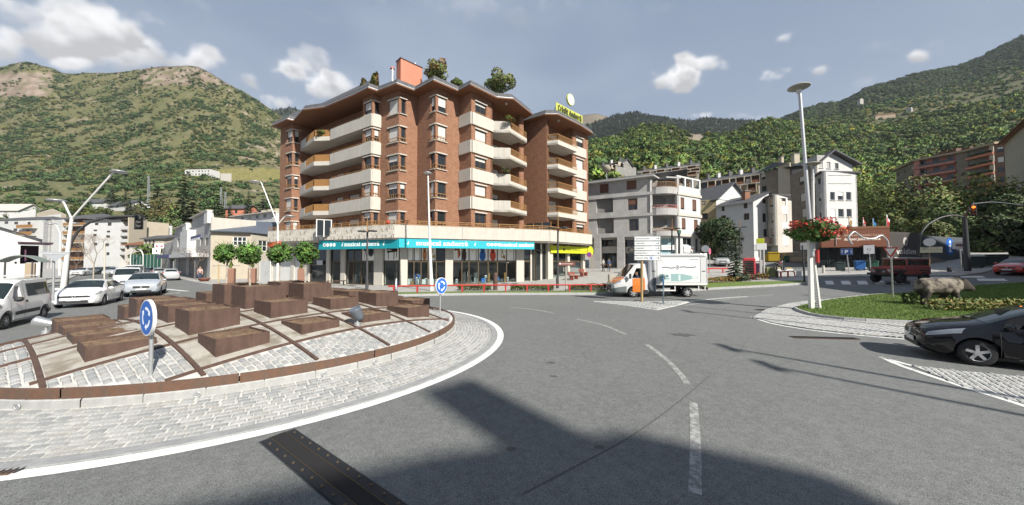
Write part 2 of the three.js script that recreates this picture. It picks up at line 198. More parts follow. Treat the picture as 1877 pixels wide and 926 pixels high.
function ringGeo(prof,a0=0,a1=Math.PI*2,n=96){const pos=[];for(let i=0;i<n;i++){const A=lerp(a0,a1,i/n),B=lerp(a0,a1,(i+1)/ n);for(let k=0;k+1<prof.length;k++){const q=(r,y,a)=>[RC.x+r*Math.sin(a),y,RC.z+r*Math.cos(a)];const[r0,y0]=prof[k],[r1,y1]=prof[k+1];const p=q(r0,y0,A),s=q(r0,y0,B),t=q(r1,y1,B),u=q(r1,y1,A);pos.push(...p,...s,...t,...p,...t,...u);}}const g=new THREE.BufferGeometry();g.setAttribute('position',new THREE.Float32BufferAttribute(pos,3));g.computeVertexNormals();return metreUV(g);}
function settGeo(l,w,h,s){let q=s;const r=()=>{q=(q*16807)% 2147483647;return q/2147483647-0.5;};const b=0.014,P=[];const ring=(x,y,z)=>[[-x,y,-z],[x,y,-z],[x,y,z],[-x,y,z]].map((p)=>[p[0]+ r()*0.012,p[1],p[2]+ r()*0.012]);const A=ring(l/2,0,w/2),B=A.map((p)=>[p[0],h-b,p[2]]),T=A.map((p)=>[p[0]*(1-2*b/l),h+r()*0.006,p[2]*(1-2*b/w)]);const quad=(a,c,d,e)=>P.push(...a,...c,...d,...a,...d,...e);for(let i=0;i<4;i++){const j=(i+1)% 4;quad(A[j],A[i],B[i],B[j]);quad(B[j],B[i],T[i],T[j]);}quad(T[3],T[2],T[1],T[0]);const g=new THREE.BufferGeometry();g.setAttribute('position',new THREE.Float32BufferAttribute(P,3));g.computeVertexNormals();return metreUV(g);}
const SETT=[0,1,2,3,4].map((i)=>settGeo(0.185,0.092,0.03,17+i*31)),SETTD=[0,1,2,3,4].map((i)=>settGeo(0.17,0.108,0.03,55+i*31));
const inView=(p,m=40)=>{const v=p.clone().sub(camera.position);const zc=-(v.z*cP-v.y*sP);if(zc<0.3)return false;const px=938.5+F*v.x/zc,py=463-F*(v.y*cP+v.z*sP)/ zc;return px>-m&&px<1877+m&&py>-m&&py<926+m;};
function laySetts(list,parent,name,n=300){
list.forEach((s)=>{s.d=s.p.distanceTo(camera.position)*(inView(s.p)?1:50);});list.sort((a,b)=>a.d-b.d);
list.slice(0,n).forEach((s)=>{const m=put(name,s.g,s.m,parent);m.position.copy(s.p);m.quaternion.copy(s.q);m.scale.copy(s.s);});
const rest=list.slice(n);M.sett.forEach((mat,k)=>{const L=rest.filter((s)=>s.m===mat);if(!L.length)return;const b=new MB();for(const s of L)b.add(s.g,new THREE.Matrix4().compose(s.p,s.q,s.s));const o=b.build(name+'_field',mat,parent,{keepUV:true});o.userData.kind='stuff';});
}
const pickM=()=>M.sett[Math.floor(rnd()*5)% 5];
{
const R=structure(new THREE.Group());R.name='roundabout_apron';scene.add(R);
put('kerb_strip',ringGeo([[7.2,0.0],[7.195,0.022],[7.02,0.03],[7.0,0.0]]),M.graniteDark,R);
put('apron_bed',ringGeo([[7.01,0.012],[5.72,0.168]]),M.mortar,R);
const list=[],slope=Math.atan2(0.156,1.29);let rowI=0;
for(let r=6.95;r>5.8;r-=0.1135){const n=Math.round(2*Math.PI*r/0.203),off=rnd();for(let i=0;i<n;i++){const a=(i+off+rr(-0.06,0.06))/ n*2*Math.PI,h=0.168 -(r-5.72)*0.121-0.012;const q=new THREE.Quaternion().setFromEuler(new THREE.Euler(slope+rr(-0.03,0.03),a+rr(-0.02,0.02),rr(-0.02,0.02),'YXZ'));list.push({p:V(RC.x+r*Math.sin(a),h+rr(-0.003,0.003),RC.z+r*Math.cos(a)),q,s:V(rr(0.86,1.02),1,rr(0.9,1.02)),g:SETT[i % 5],m:pickM()});}}
laySetts(list,R,'sett');
const K=structure(new THREE.Group());K.name='roundabout_kerb';scene.add(K);
const nk=44;for(let i=0;i<nk;i++){const a0=i/nk*2*Math.PI+0.0015,a1=(i+1)/ nk*2*Math.PI-0.0015,o=rr(-0.006,0.006);const g=mergeGeometries([ringGeo([[5.74+o,0.10],[5.74+o,0.295],[5.725+o,0.312],[5.6,0.312]],a0,a1,4),ringGeo([[5.6,0.2],[5.6,0.312]],a1,a1,1)]);put('kerb_stone',g,M.granite,K);}
put('kerb_joint',ringGeo([[5.70,0.10],[5.70,0.29]]),M.mortar,K);
for(const[px,py]of[[32,745],[362,731],[687,677],[857,612]]){const r=rayOf(px,py);let bt=3;for(let t=2;t<14;t+=0.005){const p=V(r.x*t-RC.x,0,r.z*t-RC.z);if(Math.hypot(p.x,p.z)<5.745){bt=t;break;}}const p=V(r.x*bt,EYE+r.y*bt,r.z*bt),a=Math.atan2(p.x-RC.x,p.z-RC.z);const m=put('drain_ring',new THREE.TorusGeometry(0.042,0.012,8,20),M.galv,K,V(RC.x+5.752*Math.sin(a),0.215,RC.z+5.752*Math.cos(a)));m.rotation.y=a;put('drain_hole',new THREE.CircleGeometry(0.034,16),M.graniteDark,m).position.z=0.004;}
const S=structure(new THREE.Group());S.name='roundabout_rim';scene.add(S);
for(let i=0;i<15;i++){const a0=i/15*2*Math.PI+0.09,a1=a0+2*Math.PI/15-0.004;put('steel_band',ringGeo([[5.715,0.314],[5.715,0.47],[5.69,0.475],[5.66,0.475],[5.66,0.36]],a0,a1,7),M.cortenRim,S);}
const D=structure(new THREE.Group());D.name='roundabout_mound';scene.add(D);
const prof=[];for(let k=0;k<=16;k++){const r=5.67*(1-k/16)+ 0.001;prof.push([r,0.42+0.75*(1 -(r/5.7)**2)]);}
put('mound_bed',ringGeo(prof),M.mortar,D);
const E1=V(0.53,0,-0.848),E2=V(-0.848,0,-0.53),S1=1.57,S2=1.60,G0=V(-8.12-1*0.53*S1+3*0.848*S2,0,-11.27+0.848*S1+3*0.53*S2);
const cell=(i,j)=>G0.clone().addScaledVector(E1,i*S1).addScaledVector(E2,j*S2);
const onD=(p,l=0)=>V(p.x,domeH(p.x,p.z)+ l,p.z),inR=(p,r)=>Math.hypot(p.x-RC.x,p.z-RC.z)<r;
const isPl=(i,j)=>i>=-2&&i<=3&&j>=0&&j<=5&&!((i===-2||i===3)&&(j===0||j===5));
for(const[ea,eb,sa,sb,f]of[[E1,E2,S1,S2,(k)=>cell(0,k)],[E2,E1,S2,S1,(k)=>cell(k,0)]])for(let k=-3;k<9;k++){
const pts=[];for(let t=-9;t<12;t+=0.25){const p=f(k).addScaledVector(ea,t);if(inR(p,5.64))pts.push(p);}if(pts.length<3)continue;
const b=new MB();for(let q=0;q+1<pts.length;q++)b.bar(onD(pts[q],f===undefined?0:0.0),onD(pts[q+1]),0.066,0.07 +(ea===E1?0.006:0));b.build('grid_strip',M.corten,D);
}
const ds=[];
for(let i=-4;i<6;i++)for(let j=-2;j<8;j++){const c=cell(i,j);
if(isPl(i,j)){const pos=[],n=5;const q=(u,v)=>onD(c.clone().addScaledVector(E1,0.05 +(S1-0.1)*u/n).addScaledVector(E2,0.05 +(S2-0.1)*v/n),0.012);for(let u=0;u<n;u++)for(let v=0;v<n;v++){const a=q(u,v),b=q(u+1,v),e=q(u+1,v+1),d=q(u,v+1);if(![a,b,e,d].every((p)=>inR(p,5.6)))continue;pos.push(...[a,e,d,a,b,e].flatMap((p)=>p.toArray()).map((x)=>x));}if(pos.length){let g=new THREE.BufferGeometry();g.setAttribute('position',new THREE.Float32BufferAttribute(pos,3));g.computeVertexNormals();put('cement_bed',metreUV(g),M.dirtyCement,D);}continue;}
for(let a=0.11,row=0;a<S1-0.08;a+=0.124,row++)for(let b=0.13 +(row % 2)*0.095;b<S2-0.1;b+=0.19){const p=c.clone().addScaledVector(E1,a+rr(-0.006,0.006)).addScaledVector(E2,b+rr(-0.012,0.012));if(!inR(p,5.56))continue;const k=-2*0.75/5.7**2,nrm=V(-k*(p.x-RC.x),1,-k*(p.z-RC.z)).normalize();const q=new THREE.Quaternion().setFromUnitVectors(V(0,1,0),nrm).multiply(new THREE.Quaternion().setFromAxisAngle(V(0,1,0),Math.atan2(-E2.z,E2.x)+ rr(-0.04,0.04)));ds.push({p:onD(p,-0.012+rr(-0.003,0.003)),q,s:V(rr(0.86,1.04),1,rr(0.86,1.02)),g:SETTD[row % 5],m:pickM()});}}
laySetts(ds,D,'sett');
const ord=['first','second','third','fourth','fifth','sixth'];
const ry=Math.atan2(-E1.z,E1.x);globalThis.planterTops={};
for(let j=0;j<=5;j++){let nth=0;for(let i=-2;i<=3;i++){if(!isPl(i,j))continue;const tall=i>=0&&i<=1&&j>=2&&j<=3,mid=!tall&&i>=-1&&i<=2&&j>=1&&j<=4;const top=tall?1.77:mid?1.4+rr(-0.03,0.04):i===-2?0.92:1.0+rr(-0.03,0.05);
const c=cell(i,j).addScaledVector(E1,0.3+0.475 +(i===-2?0.16:0)).addScaledVector(E2,0.27+0.54);if(!inR(c,5.2))continue;const L=0.92,Wd=1.02,corners=[[-1,-1],[1,-1],[1,1],[-1,1]].map(([a,b])=>c.clone().addScaledVector(E1,a*L/2).addScaledVector(E2,b*Wd/2));const base=Math.min(...corners.map((p)=>domeH(p.x,p.z)))- 0.05,h=top-base;
const t=thing('steel_planter',`${tall ? 'tall' : mid ? 'mid-height' : 'low'} rusty steel planter, ${ord[nth++]} from the camera in the ${ord[j]} row from right`,'planter',V(c.x,base,c.z),ry,'rusty steel planters on the roundabout');
const b=new MB();for(const s of[-1,1]){b.rbox(s*(L/2-0.008),h/2,0,0.016,h,Wd,0.004,0,1);b.rbox(0,h/2,s*(Wd/2-0.0081),L-0.034,h-0.002,0.016,0.004,0,1);}b.build('side_panels',M.corten,t);
{const n=10,pos=[];const f=(u,v)=>{const x=(u/n-0.5)*(L-0.035),z=(v/n-0.5)*(Wd-0.035),e=Math.min(1,4*Math.min(u/n,1-u/n,v/n,1-v/n));return[x,h-0.045+e*0.035+e*0.045*(fbm(x*3+i*5,z*3+j*9,1,3)+ 0.2),z];};for(let u=0;u<n;u++)for(let v=0;v<n;v++)pos.push(...f(u,v),...f(u,v+1),...f(u+1,v+1),...f(u,v),...f(u+1,v+1),...f(u+1,v));let g=new THREE.BufferGeometry();g.setAttribute('position',new THREE.Float32BufferAttribute(pos,3));g=mergeVertices(g);g.computeVertexNormals();put('soil',metreUV(g),M.soil,t);}
const tw=new MB();for(let k=0;k<26;k++){const x=rr(-0.42,0.42),z=rr(-0.48,0.48),a=rnd()*6.3,l=rr(0.04,0.2);tw.bar(V(x,h+rr(-0.005,0.03),z),V(x+l*Math.cos(a),h+rr(0,0.05),z+l*Math.sin(a)),0.006);}const o=tw.build('twigs',M.twig,t);o.userData.kind='stuff';
planterTops[i+','+j]=V(c.x,top,c.z);}}
}
structure(put('ring_line',ringGeo([[7.42,0.004],[7.215,0.004]],0,Math.PI*2,120),M.paintCrisp));
{
const a=gp(508,798),b=gp(678,926),dir=b.clone().sub(a).normalize(),n=V(-dir.z,0,dir.x);const L=a.distanceTo(b)+ 3.4;
const J=structure(new THREE.Group());J.name='expansion_joint';scene.add(J);J.position.set(a.x,0,a.z);J.rotation.y=Math.atan2(-dir.z,dir.x);
new MB().box(L/2,0.003,0,L,0.006,0.45).build('sealed_border',STD({map:speckle([0.034,0.037,0.042],0.35,0.8,0.15),roughness:0.8}),J);
for(const s of[-1,1]){new MB().rbox(L/2+0.05,0.01,s*0.155,L,0.016,0.11,0.004,0,1).build('edge_plate',STD({color:C(0.022,0.024,0.028),roughness:0.6,metalness:0.3}),J);for(let k=0;k<17;k++){const m=put('bolt',new THREE.CylinderGeometry(0.016,0.019,0.014,8),M.bronze,J,V(0.16+k*0.245 +(s>0?0.06:0),0.024,s*0.162));}new MB().box(L/2,0.012,s*0.092,L,0.012,0.008).build('seal_strip',M.bronze,J);}
const rb=new MB();for(let k=0;k<L/0.03;k++)rb.box(0.02+k*0.03,0.008,0,0.018,0.014,0.16);rb.box(L/2,0.004,0,L,0.006,0.17).build('ribbed_plate',STD({color:C(0.026,0.025,0.027),roughness:0.65,metalness:0.3}),J);
}
const lineOf=(name,px,w,mat=M.paint)=>structure(put(name,strip(px.map((p)=>gp(...p)),w,0.004),mat));
lineOf('lane_dash',[[1186,632],[1220,658],[1247,686],[1260,704]],0.13,M.paintWorn);
lineOf('lane_dash',[[1271,738],[1274,790],[1275,850],[1274,905]],0.13,M.paintWorn);
lineOf('lane_dash',[[1057,585],[1105,596],[1147,613]],0.14,M.paintWorn);
lineOf('lane_dash',[[935,563],[980,568],[1018,575]],0.14,M.paintWorn);
lineOf('lane_dash',[[1255,560.5],[1330,549],[1420,540]],0.12,M.paintWorn);
for(const L of[[[1400,602],[1372,622],[1352,648],[1326,668],[1308,686]],[[1060,640],[1072,652],[1076,664]]])lineOf('road_crack',L,0.008,STD({color:C(0.085,0.085,0.083),roughness:0.95}));
for(const[x,y,r]of[[1250,614,0.3],[1010,665,0.1],[937,823,0.05],[1100,820,0.06],[1015,690,0.07]]){const p=gp(x,y),s=new THREE.Shape();for(let k=0;k<18;k++){const a=k/18*6.2832,q=r*rr(0.6,1.2);s[k?'lineTo':'moveTo'](q*Math.cos(a)*1.4,q*Math.sin(a));}const m=structure(put('oil_stain',plain(new THREE.ShapeGeometry(s).rotateX(-Math.PI/2)),STD({color:C(0.075,0.075,0.072),roughness:0.8}),null,V(p.x,0.003,p.z)));}
lineOf('road_tar_line',[[958,906],[1050,858],[1150,804],[1230,748],[1300,690]],0.022,STD({color:C(0.085,0.085,0.083),roughness:0.9}));
const inPoly=(p,P)=>{let c=false;for(let i=0,j=P.length-1;i<P.length;j=i++){if((P[i][1]>p[1])!==(P[j][1]>p[1])&&p[0]<(P[j][0]- P[i][0])*(p[1]- P[i][1])/(P[j][1]- P[i][1])+ P[i][0])c=!c;}return c;};
function setIsland(name,poly,lift,ang,hole,n=300,l=0.205,w=0.125){
const I=structure(new THREE.Group());I.name=name;scene.add(I);put('bed',slab(poly,lift-0.013,lift),M.mortar,I);
const xs=poly.map((p)=>p[0]),zs=poly.map((p)=>p[1]),cx=(Math.min(...xs)+ Math.max(...xs))/ 2,cz=(Math.min(...zs)+ Math.max(...zs))/ 2,R=Math.hypot(Math.max(...xs)- cx,Math.max(...zs)- cz),e=V(Math.cos(ang),0,-Math.sin(ang)),f=V(Math.sin(ang),0,Math.cos(ang)),list=[];
for(let a=-R,row=0;a<R;a+=w,row++)for(let b=-R +(row % 2)*l/2;b<R;b+=l){const p=V(cx,0,cz).addScaledVector(e,b+rr(-0.012,0.012)).addScaledVector(f,a+rr(-0.008,0.008));if(!inPoly([p.x,p.z],poly)||(hole&&inPoly([p.x,p.z],hole)))continue;p.y=terr(p.x,p.z)+ lift-0.034+rr(-0.003,0.003);list.push({p,q:new THREE.Quaternion().setFromAxisAngle(V(0,1,0),ang+rr(-0.04,0.04)),s:V(l/0.2*rr(0.86,1),1,w/0.112*rr(0.86,0.98)),g:SETT[row % 5],m:pickM()});}
laySetts(list,I,'sett',n);return I;
}
const px2=(L)=>L.map((p)=>XZ(gp(...p)));
const lawnP=px2([[1459,569],[1472,575],[1498,582],[1554,588.5],[1654,594],[1790,601],[1960,612],[2100,560],[1990,524],[1877,521],[1780,527],[1700,533],[1654,541],[1602,543],[1526,552],[1472,563]]);
const noseP=px2([[1381,582],[1419,593],[1488,604],[1560,612],[1647,619],[1790,628],[1900,610],[1654,592],[1554,586],[1498,580],[1462,569],[1495,556],[1530,548],[1491,551],[1446,557],[1405,568]]);
setIsland('cobbled_island_nose',noseP,0.05,0.5,null);
{const L=structure(new THREE.Group());L.name='lawn';scene.add(L);put('turf',slab(lawnP,0.13,0.0,1.2),M.grass,L);
const n=lawnP.length,cl=new THREE.CatmullRomCurve3(lawnP.map((p)=>V(p[0],0,p[1])),true,'centripetal').getSpacedPoints(90);
for(let i=0;i<90;i++){const a=cl[i],b=cl[i+1];if(!inView(a,200))continue;const p=V(a.x,terr(a.x,a.z)+ 0.07,a.z),q=V(b.x,terr(b.x,b.z)+ 0.07,b.z);const d=q.clone().sub(p).normalize().multiplyScalar(0.006);new MB().bar(p.add(d),q.sub(d),0.11,0.16).build('kerb_stone',M.granite,L);}
const g=new THREE.BufferGeometry();g.setAttribute('position',new THREE.Float32BufferAttribute([-0.008,0,0,0.008,0,0,0.004,0.05,0.012,-0.008,0,0,0.004,0.05,0.012,-0.001,0.075,0.03],3));g.computeVertexNormals();
const spots=[];for(let k=0;k<160000&&spots.length<42000;k++){const x=rr(12,40),z=rr(-24,-9);if(inPoly([x,z],lawnP)&&inView(V(x,0.1,z),5))spots.push([x,z]);}
M.blade.forEach((mat,k)=>{const S=spots.filter((_,i)=>i % 3===k),I=new THREE.InstancedMesh(g,mat,S.length);const m=new THREE.Matrix4();S.forEach(([x,z],i)=>{m.makeRotationY(rnd()*6.3).scale(V(rr(0.8,1.4),rr(0.5,1.1),rr(0.8,1.6))).setPosition(x,terr(x,z)+ 0.128,z);I.setMatrixAt(i,m);});I.name=numbered('grass');I.receiveShadow=true;I.userData.kind='stuff';I.userData.label=['mid green grass blades of the statue lawn','light green grass blades of the statue lawn','dark green grass blades of the statue lawn'][k];I.userData.category='grass';scene.add(I);});
}
lineOf('edge_line',[[1378,581],[1419,594],[1488,605.5],[1560,613.5],[1647,621],[1790,631]],0.14);
setIsland('cobbled_traffic_island',px2([[1097,553.5],[1203,566.5],[1244,557.5],[1268,552],[1218,554]]),0.035,0.2,null,200,0.24,0.16);
lineOf('edge_line',[[1090,553],[1148,560],[1205,568]],0.15);lineOf('edge_line',[[1203,568.5],[1245,559],[1272,552],[1320,547],[1371,543.5]],0.15);lineOf('edge_line',[[1088,552.5],[1150,552.6],[1219,553],[1270,551]],0.12);
setIsland('cobbled_lane_divider',px2([[1672,671],[1760,706],[1877,741],[1960,770],[1960,700],[1877,692],[1760,681]]),0.03,0.9,null,300,0.2,0.115);
lineOf('edge_line',[[1614,654.5],[1685,673],[1770,682.5],[1877,694],[1990,706]],0.12);lineOf('edge_line',[[1618,655],[1648,669],[1760,707],[1877,744],[1990,782]],0.13);
for(const[a,b]of[[1512,1528],[1541,1559],[1571,1590],[1603,1622],[1639,1657],[1667,1683],[1697,1712],[1726,1741]])structure(put('crossing_bar',slab(px2([[a,515],[b-2,515],[b+2,521.5],[a+3,521.5]]),0.004,0),M.paint));
for(const[a,b,c,d]of[[1758,1800,506,509],[1790,1840,511,515],[1700,1745,508,510.5]])structure(put('crossing_bar',slab(px2([[a,c],[b,c],[b+8,d],[a+4,d]]),0.004,0),M.paint));
lineOf('edge_line',[[1380,529],[1450,525],[1560,523.5],[1660,524]],0.12,M.paintWorn);
lineOf('edge_line',[[150,496.5],[180,501],[210,507],[245,515]],0.16);lineOf('edge_line',[[296,529],[332,533],[345,534]],0.3);lineOf('edge_line',[[250,540],[330,537]],0.25);lineOf('lane_dash',[[134,502],[146,506]],0.2);
const kerbLine=[[305,505],[330,512],[365,520],[430,530],[520,541],[600,545],[700,544],[870,541],[1000,540.5],[1120,540],[1210,536],[1297,531.5],[1400,526],[1482,521]].map((p)=>gp(...p));
{const kl=kerbLine.map(XZ),corner=XZ(gp(1500,516)),back=[onGround(1475,40),onGround(1470,75),onGround(700,110),V(-55,0,-110),onGround(300,75)].map(XZ);
const P=structure(new THREE.Group());P.name='plaza_pavement';scene.add(P);put('paving',slab([...kl,corner,...back],0.13,0.14),M.paving,P);
const c=new THREE.CatmullRomCurve3(kerbLine.map((p)=>V(p.x,0,p.z)),false,'centripetal').getSpacedPoints(70);for(let i=0;i<70;i++){const a=c[i],b=c[i+1];const p=V(a.x,terr(a.x,a.z)+ 0.072,a.z),q=V(b.x,terr(b.x,b.z)+ 0.072,b.z),d=q.clone().sub(p).normalize().multiplyScalar(0.01);new MB().bar(p.add(d),q.sub(d),0.2,0.17).build('kerb_stone',M.granite,P);}
const off=(pts,o)=>pts.map((p,i)=>{const a=pts[Math.max(0,i-1)],b=pts[Math.min(pts.length-1,i+1)],t=b.clone().sub(a).setY(0).normalize();return[p.x+t.z*o,p.z-t.x*o];});
const gs=kerbLine.slice(6,10),g2=[gp(1270,533),...kerbLine.slice(11),gp(1484,519)];
const S=structure(new THREE.Group());S.name='verge';scene.add(S);put('turf',slab([...off(gs,0.12),...off(gs,1.7).reverse()],0.15,0.03,2),M.grass,S);
const T=structure(new THREE.Group());T.name='verge_001';scene.add(T);put('turf',slab([...off(g2,0.12),...px2([[1470,517],[1400,519],[1300,520],[1265,526]])],0.15,0.03,2),M.grass,T);
}
structure(put('side_street',whiteC(slab([...px2([[1404,499.5],[1500,498.5]]),XZ(onGround(1496,47)),XZ(onGround(1488,60)),XZ(onGround(1412,60)),XZ(onGround(1404,47))],0.136,0)),M.asphalt));
for(const[a,b,m]of[[1426,1437,0],[1443,1455,0],[1425,1435,1],[1442,1452,1]])structure(put('stop_block',slab(px2(m?[[a,493],[b,493],[b,494.5],[a,494.5]]:[[a,495.5],[b,495.5],[b-2,499],[a-3,499]]),0.142,0),m?STD({color:C(0.45,0.33,0.05)}):M.paint));
structure(put('pavement',slab([...px2([[-300,530],[60,524],[118,517],[140,506],[150,498]]),XZ(onGround(100,120)),XZ(onGround(-300,90))],0.12,0.14),M.paving));
structure(put('pavement_far',slab([...px2([[1455,510],[1500,509],[1560,509],[1620,508],[1700,507],[1760,507],[1800,502],[1835,492],[1880,478]]),XZ(onGround(1990,60)),XZ(onGround(1900,95)),XZ(onGround(1500,95)),XZ(onGround(1462,50))],0.12,0.14),M.paving));
{for(const[px,py,w,d,n]of[[1400,568.5,0.75,0.4,'drain_grate'],[1510,620,1.9,0.32,'drain_grate'],[2,860,0.5,0.3,'drain_grate']]){const p=gp(px,py),t=structure(new THREE.Group());t.name=numbered(n);scene.add(t);t.position.copy(p);t.rotation.y=px>1450?-0.12:0.1;new MB().box(0,0.008,0,w,0.012,d).build('frame',M.cortenRim,t);const b=new MB();for(let k=0;k<w/0.06;k++)b.box(-w/2+0.05+k*0.06,0.018,0,0.02,0.01,d*0.84);b.build('bars',M.darkMetal,t);}}
class Wall{
constructor(a,b){this.a=a;this.b=b;this.len=Math.hypot(b[0]- a[0],b[1]- a[1]);const ex=(b[0]- a[0])/ this.len,ez=(b[1]- a[1])/ this.len;this.e=[ex,ez];this.n=[-ez,ex];this.M=new THREE.Matrix4().makeBasis(V(ex,0,ez),V(0,1,0),V(-ez,0,ex)).setPosition(a[0],0,a[1]);}
static px(x0,d0,x1,d1){return new Wall([X(x0,d0),-d0],[X(x1,d1),-d1]);}
u(px){const k=(px-938.5)/ F;return(this.a[0]+ k*this.a[1])/ -(this.e[0]+ k*this.e[1]);}
d(u){return -(this.a[1]+ u*this.e[1]);}
y(u,py){return Y(py,this.d(u));}
rect(x0,y0,x1,y1){const u0=this.u(x0),u1=this.u(x1),m=(u0+u1)/ 2;return[u0,u1,this.y(m,y1),this.y(m,y0)];}
p(u,w=0){return[this.a[0]+ this.e[0]*u+this.n[0]*w,this.a[1]+ this.e[1]*u+this.n[1]*w];}
back(w){return new Wall(this.p(0,w),this.p(this.len,w));}
}
function wallShape(W,y0,y1,holes,th,u0=0,u1=W.len,top){
const s=new THREE.Shape();s.moveTo(u0,y0);s.lineTo(u1,y0);if(top)for(const[u,y]of top.slice().reverse())s.lineTo(u,y);else{s.lineTo(u1,y1);s.lineTo(u0,y1);}s.closePath();
for(const h of holes){const a=Math.max(h[0],u0+0.02),b=Math.min(h[1],u1-0.02),c=Math.max(h[2],y0+0.02);const q=new THREE.Path();q.moveTo(a,c);q.lineTo(a,h[3]);q.lineTo(b,h[3]);q.lineTo(b,c);q.closePath();s.holes.push(q);}
const g=new THREE.ExtrudeGeometry(s,{depth:th,bevelEnabled:false});g.translate(0,0,-th);g.applyMatrix4(W.M);return metreUV(plain(g));
}
function wall(parent,W,y0,y1,holes,mat,{th=0.3,name='wall',u0,u1,top}={}){return put(name,wallShape(W,y0,y1,holes,th,u0,u1,top),mat,parent);}
function win(parent,W,[u0,u1,v0,v1],o={}){
const{depth=0.16,frame=M.woodDark,t=0.06,mull=1,blind=0,blindMat=M.blind,sill=null,glass=M.glass,cross=0,name='window'}=o;const b=new MB(W.M),z=-depth,w=u1-u0,h=v1-v0;
for(const u of[u0+t/2,u1-t/2])b.box(u,(v0+v1)/ 2,z,t,h,0.07);for(const v of[v0+t/2,v1-t/2])b.box((u0+u1)/ 2,v,z,w-2*t,t,0.066);
for(let k=1;k<=mull;k++)b.box(u0+w*k /(mull+1),(v0+v1)/ 2,z+0.002,t*0.9,h-2*t,0.06);for(let k=1;k<=cross;k++)b.box((u0+u1)/ 2,v0+h*k /(cross+1),z+0.003,w-2*t,t*0.7,0.05);
const f=b.build(name,frame,parent);
new MB(W.M).box((u0+u1)/ 2,(v0+v1)/ 2,z-0.01,w-t,h-t,0.012).build('pane',glass,f);
if(blind>0)new MB(W.M).box((u0+u1)/ 2,v1-t-blind*(h-t)/ 2,z+0.045,w-2*t-0.01,blind*(h-t),0.02).build(blindMat===M.shutter?'shutter':'blind',blindMat,f);
if(sill)new MB(W.M).box((u0+u1)/ 2,v0-0.035,0.03,w+0.2,0.07,0.2).build('sill',sill,f);
return f;
}
function bars(parent,pts,y0,h,mat,{name='railing',gap=0.12,rail=0.05,post=0.025,mid=0}={}){
const b=new MB();for(let i=0;i+1<pts.length;i++){const p=V(pts[i][0],0,pts[i][1]),q=V(pts[i+1][0],0,pts[i+1][1]),L=p.distanceTo(q),n=Math.max(1,Math.round(L/gap));b.bar(p.clone().setY(y0+h),q.clone().setY(y0+h),rail,rail);b.bar(p.clone().setY(y0+0.08),q.clone().setY(y0+0.08),rail*0.8,rail*0.8);for(let k=1;k<=mid;k++)b.bar(p.clone().setY(y0+0.08 +(h-0.08)*k /(mid+1)),q.clone().setY(y0+0.08 +(h-0.08)*k /(mid+1)),rail*0.7,rail*0.7);for(let k=0;k<=n;k++){const c=p.clone().lerp(q,k/n);b.box(c.x,y0+h/2,c.z,post,h-0.02,post);}}return b.build(name,mat,parent);
}
function offset(P,d){return P.map((p,i)=>{const a=P[Math.max(0,i-1)],b=P[Math.min(P.length-1,i+1)],n=(u,v)=>{const l=Math.hypot(v[0]- u[0],v[1]- u[1]);return[-(v[1]- u[1])/ l,(v[0]- u[0])/ l];};const n0=i?n(a,p):n(p,b),n1=i<P.length-1?n(p,b):n(a,p),m=[n0[0]+ n1[0],n0[1]+ n1[1]],k=m[0]*n0[0]+ m[1]*n0[1];return[p[0]+ m[0]*d/k,p[1]+ m[1]*d/k];});}
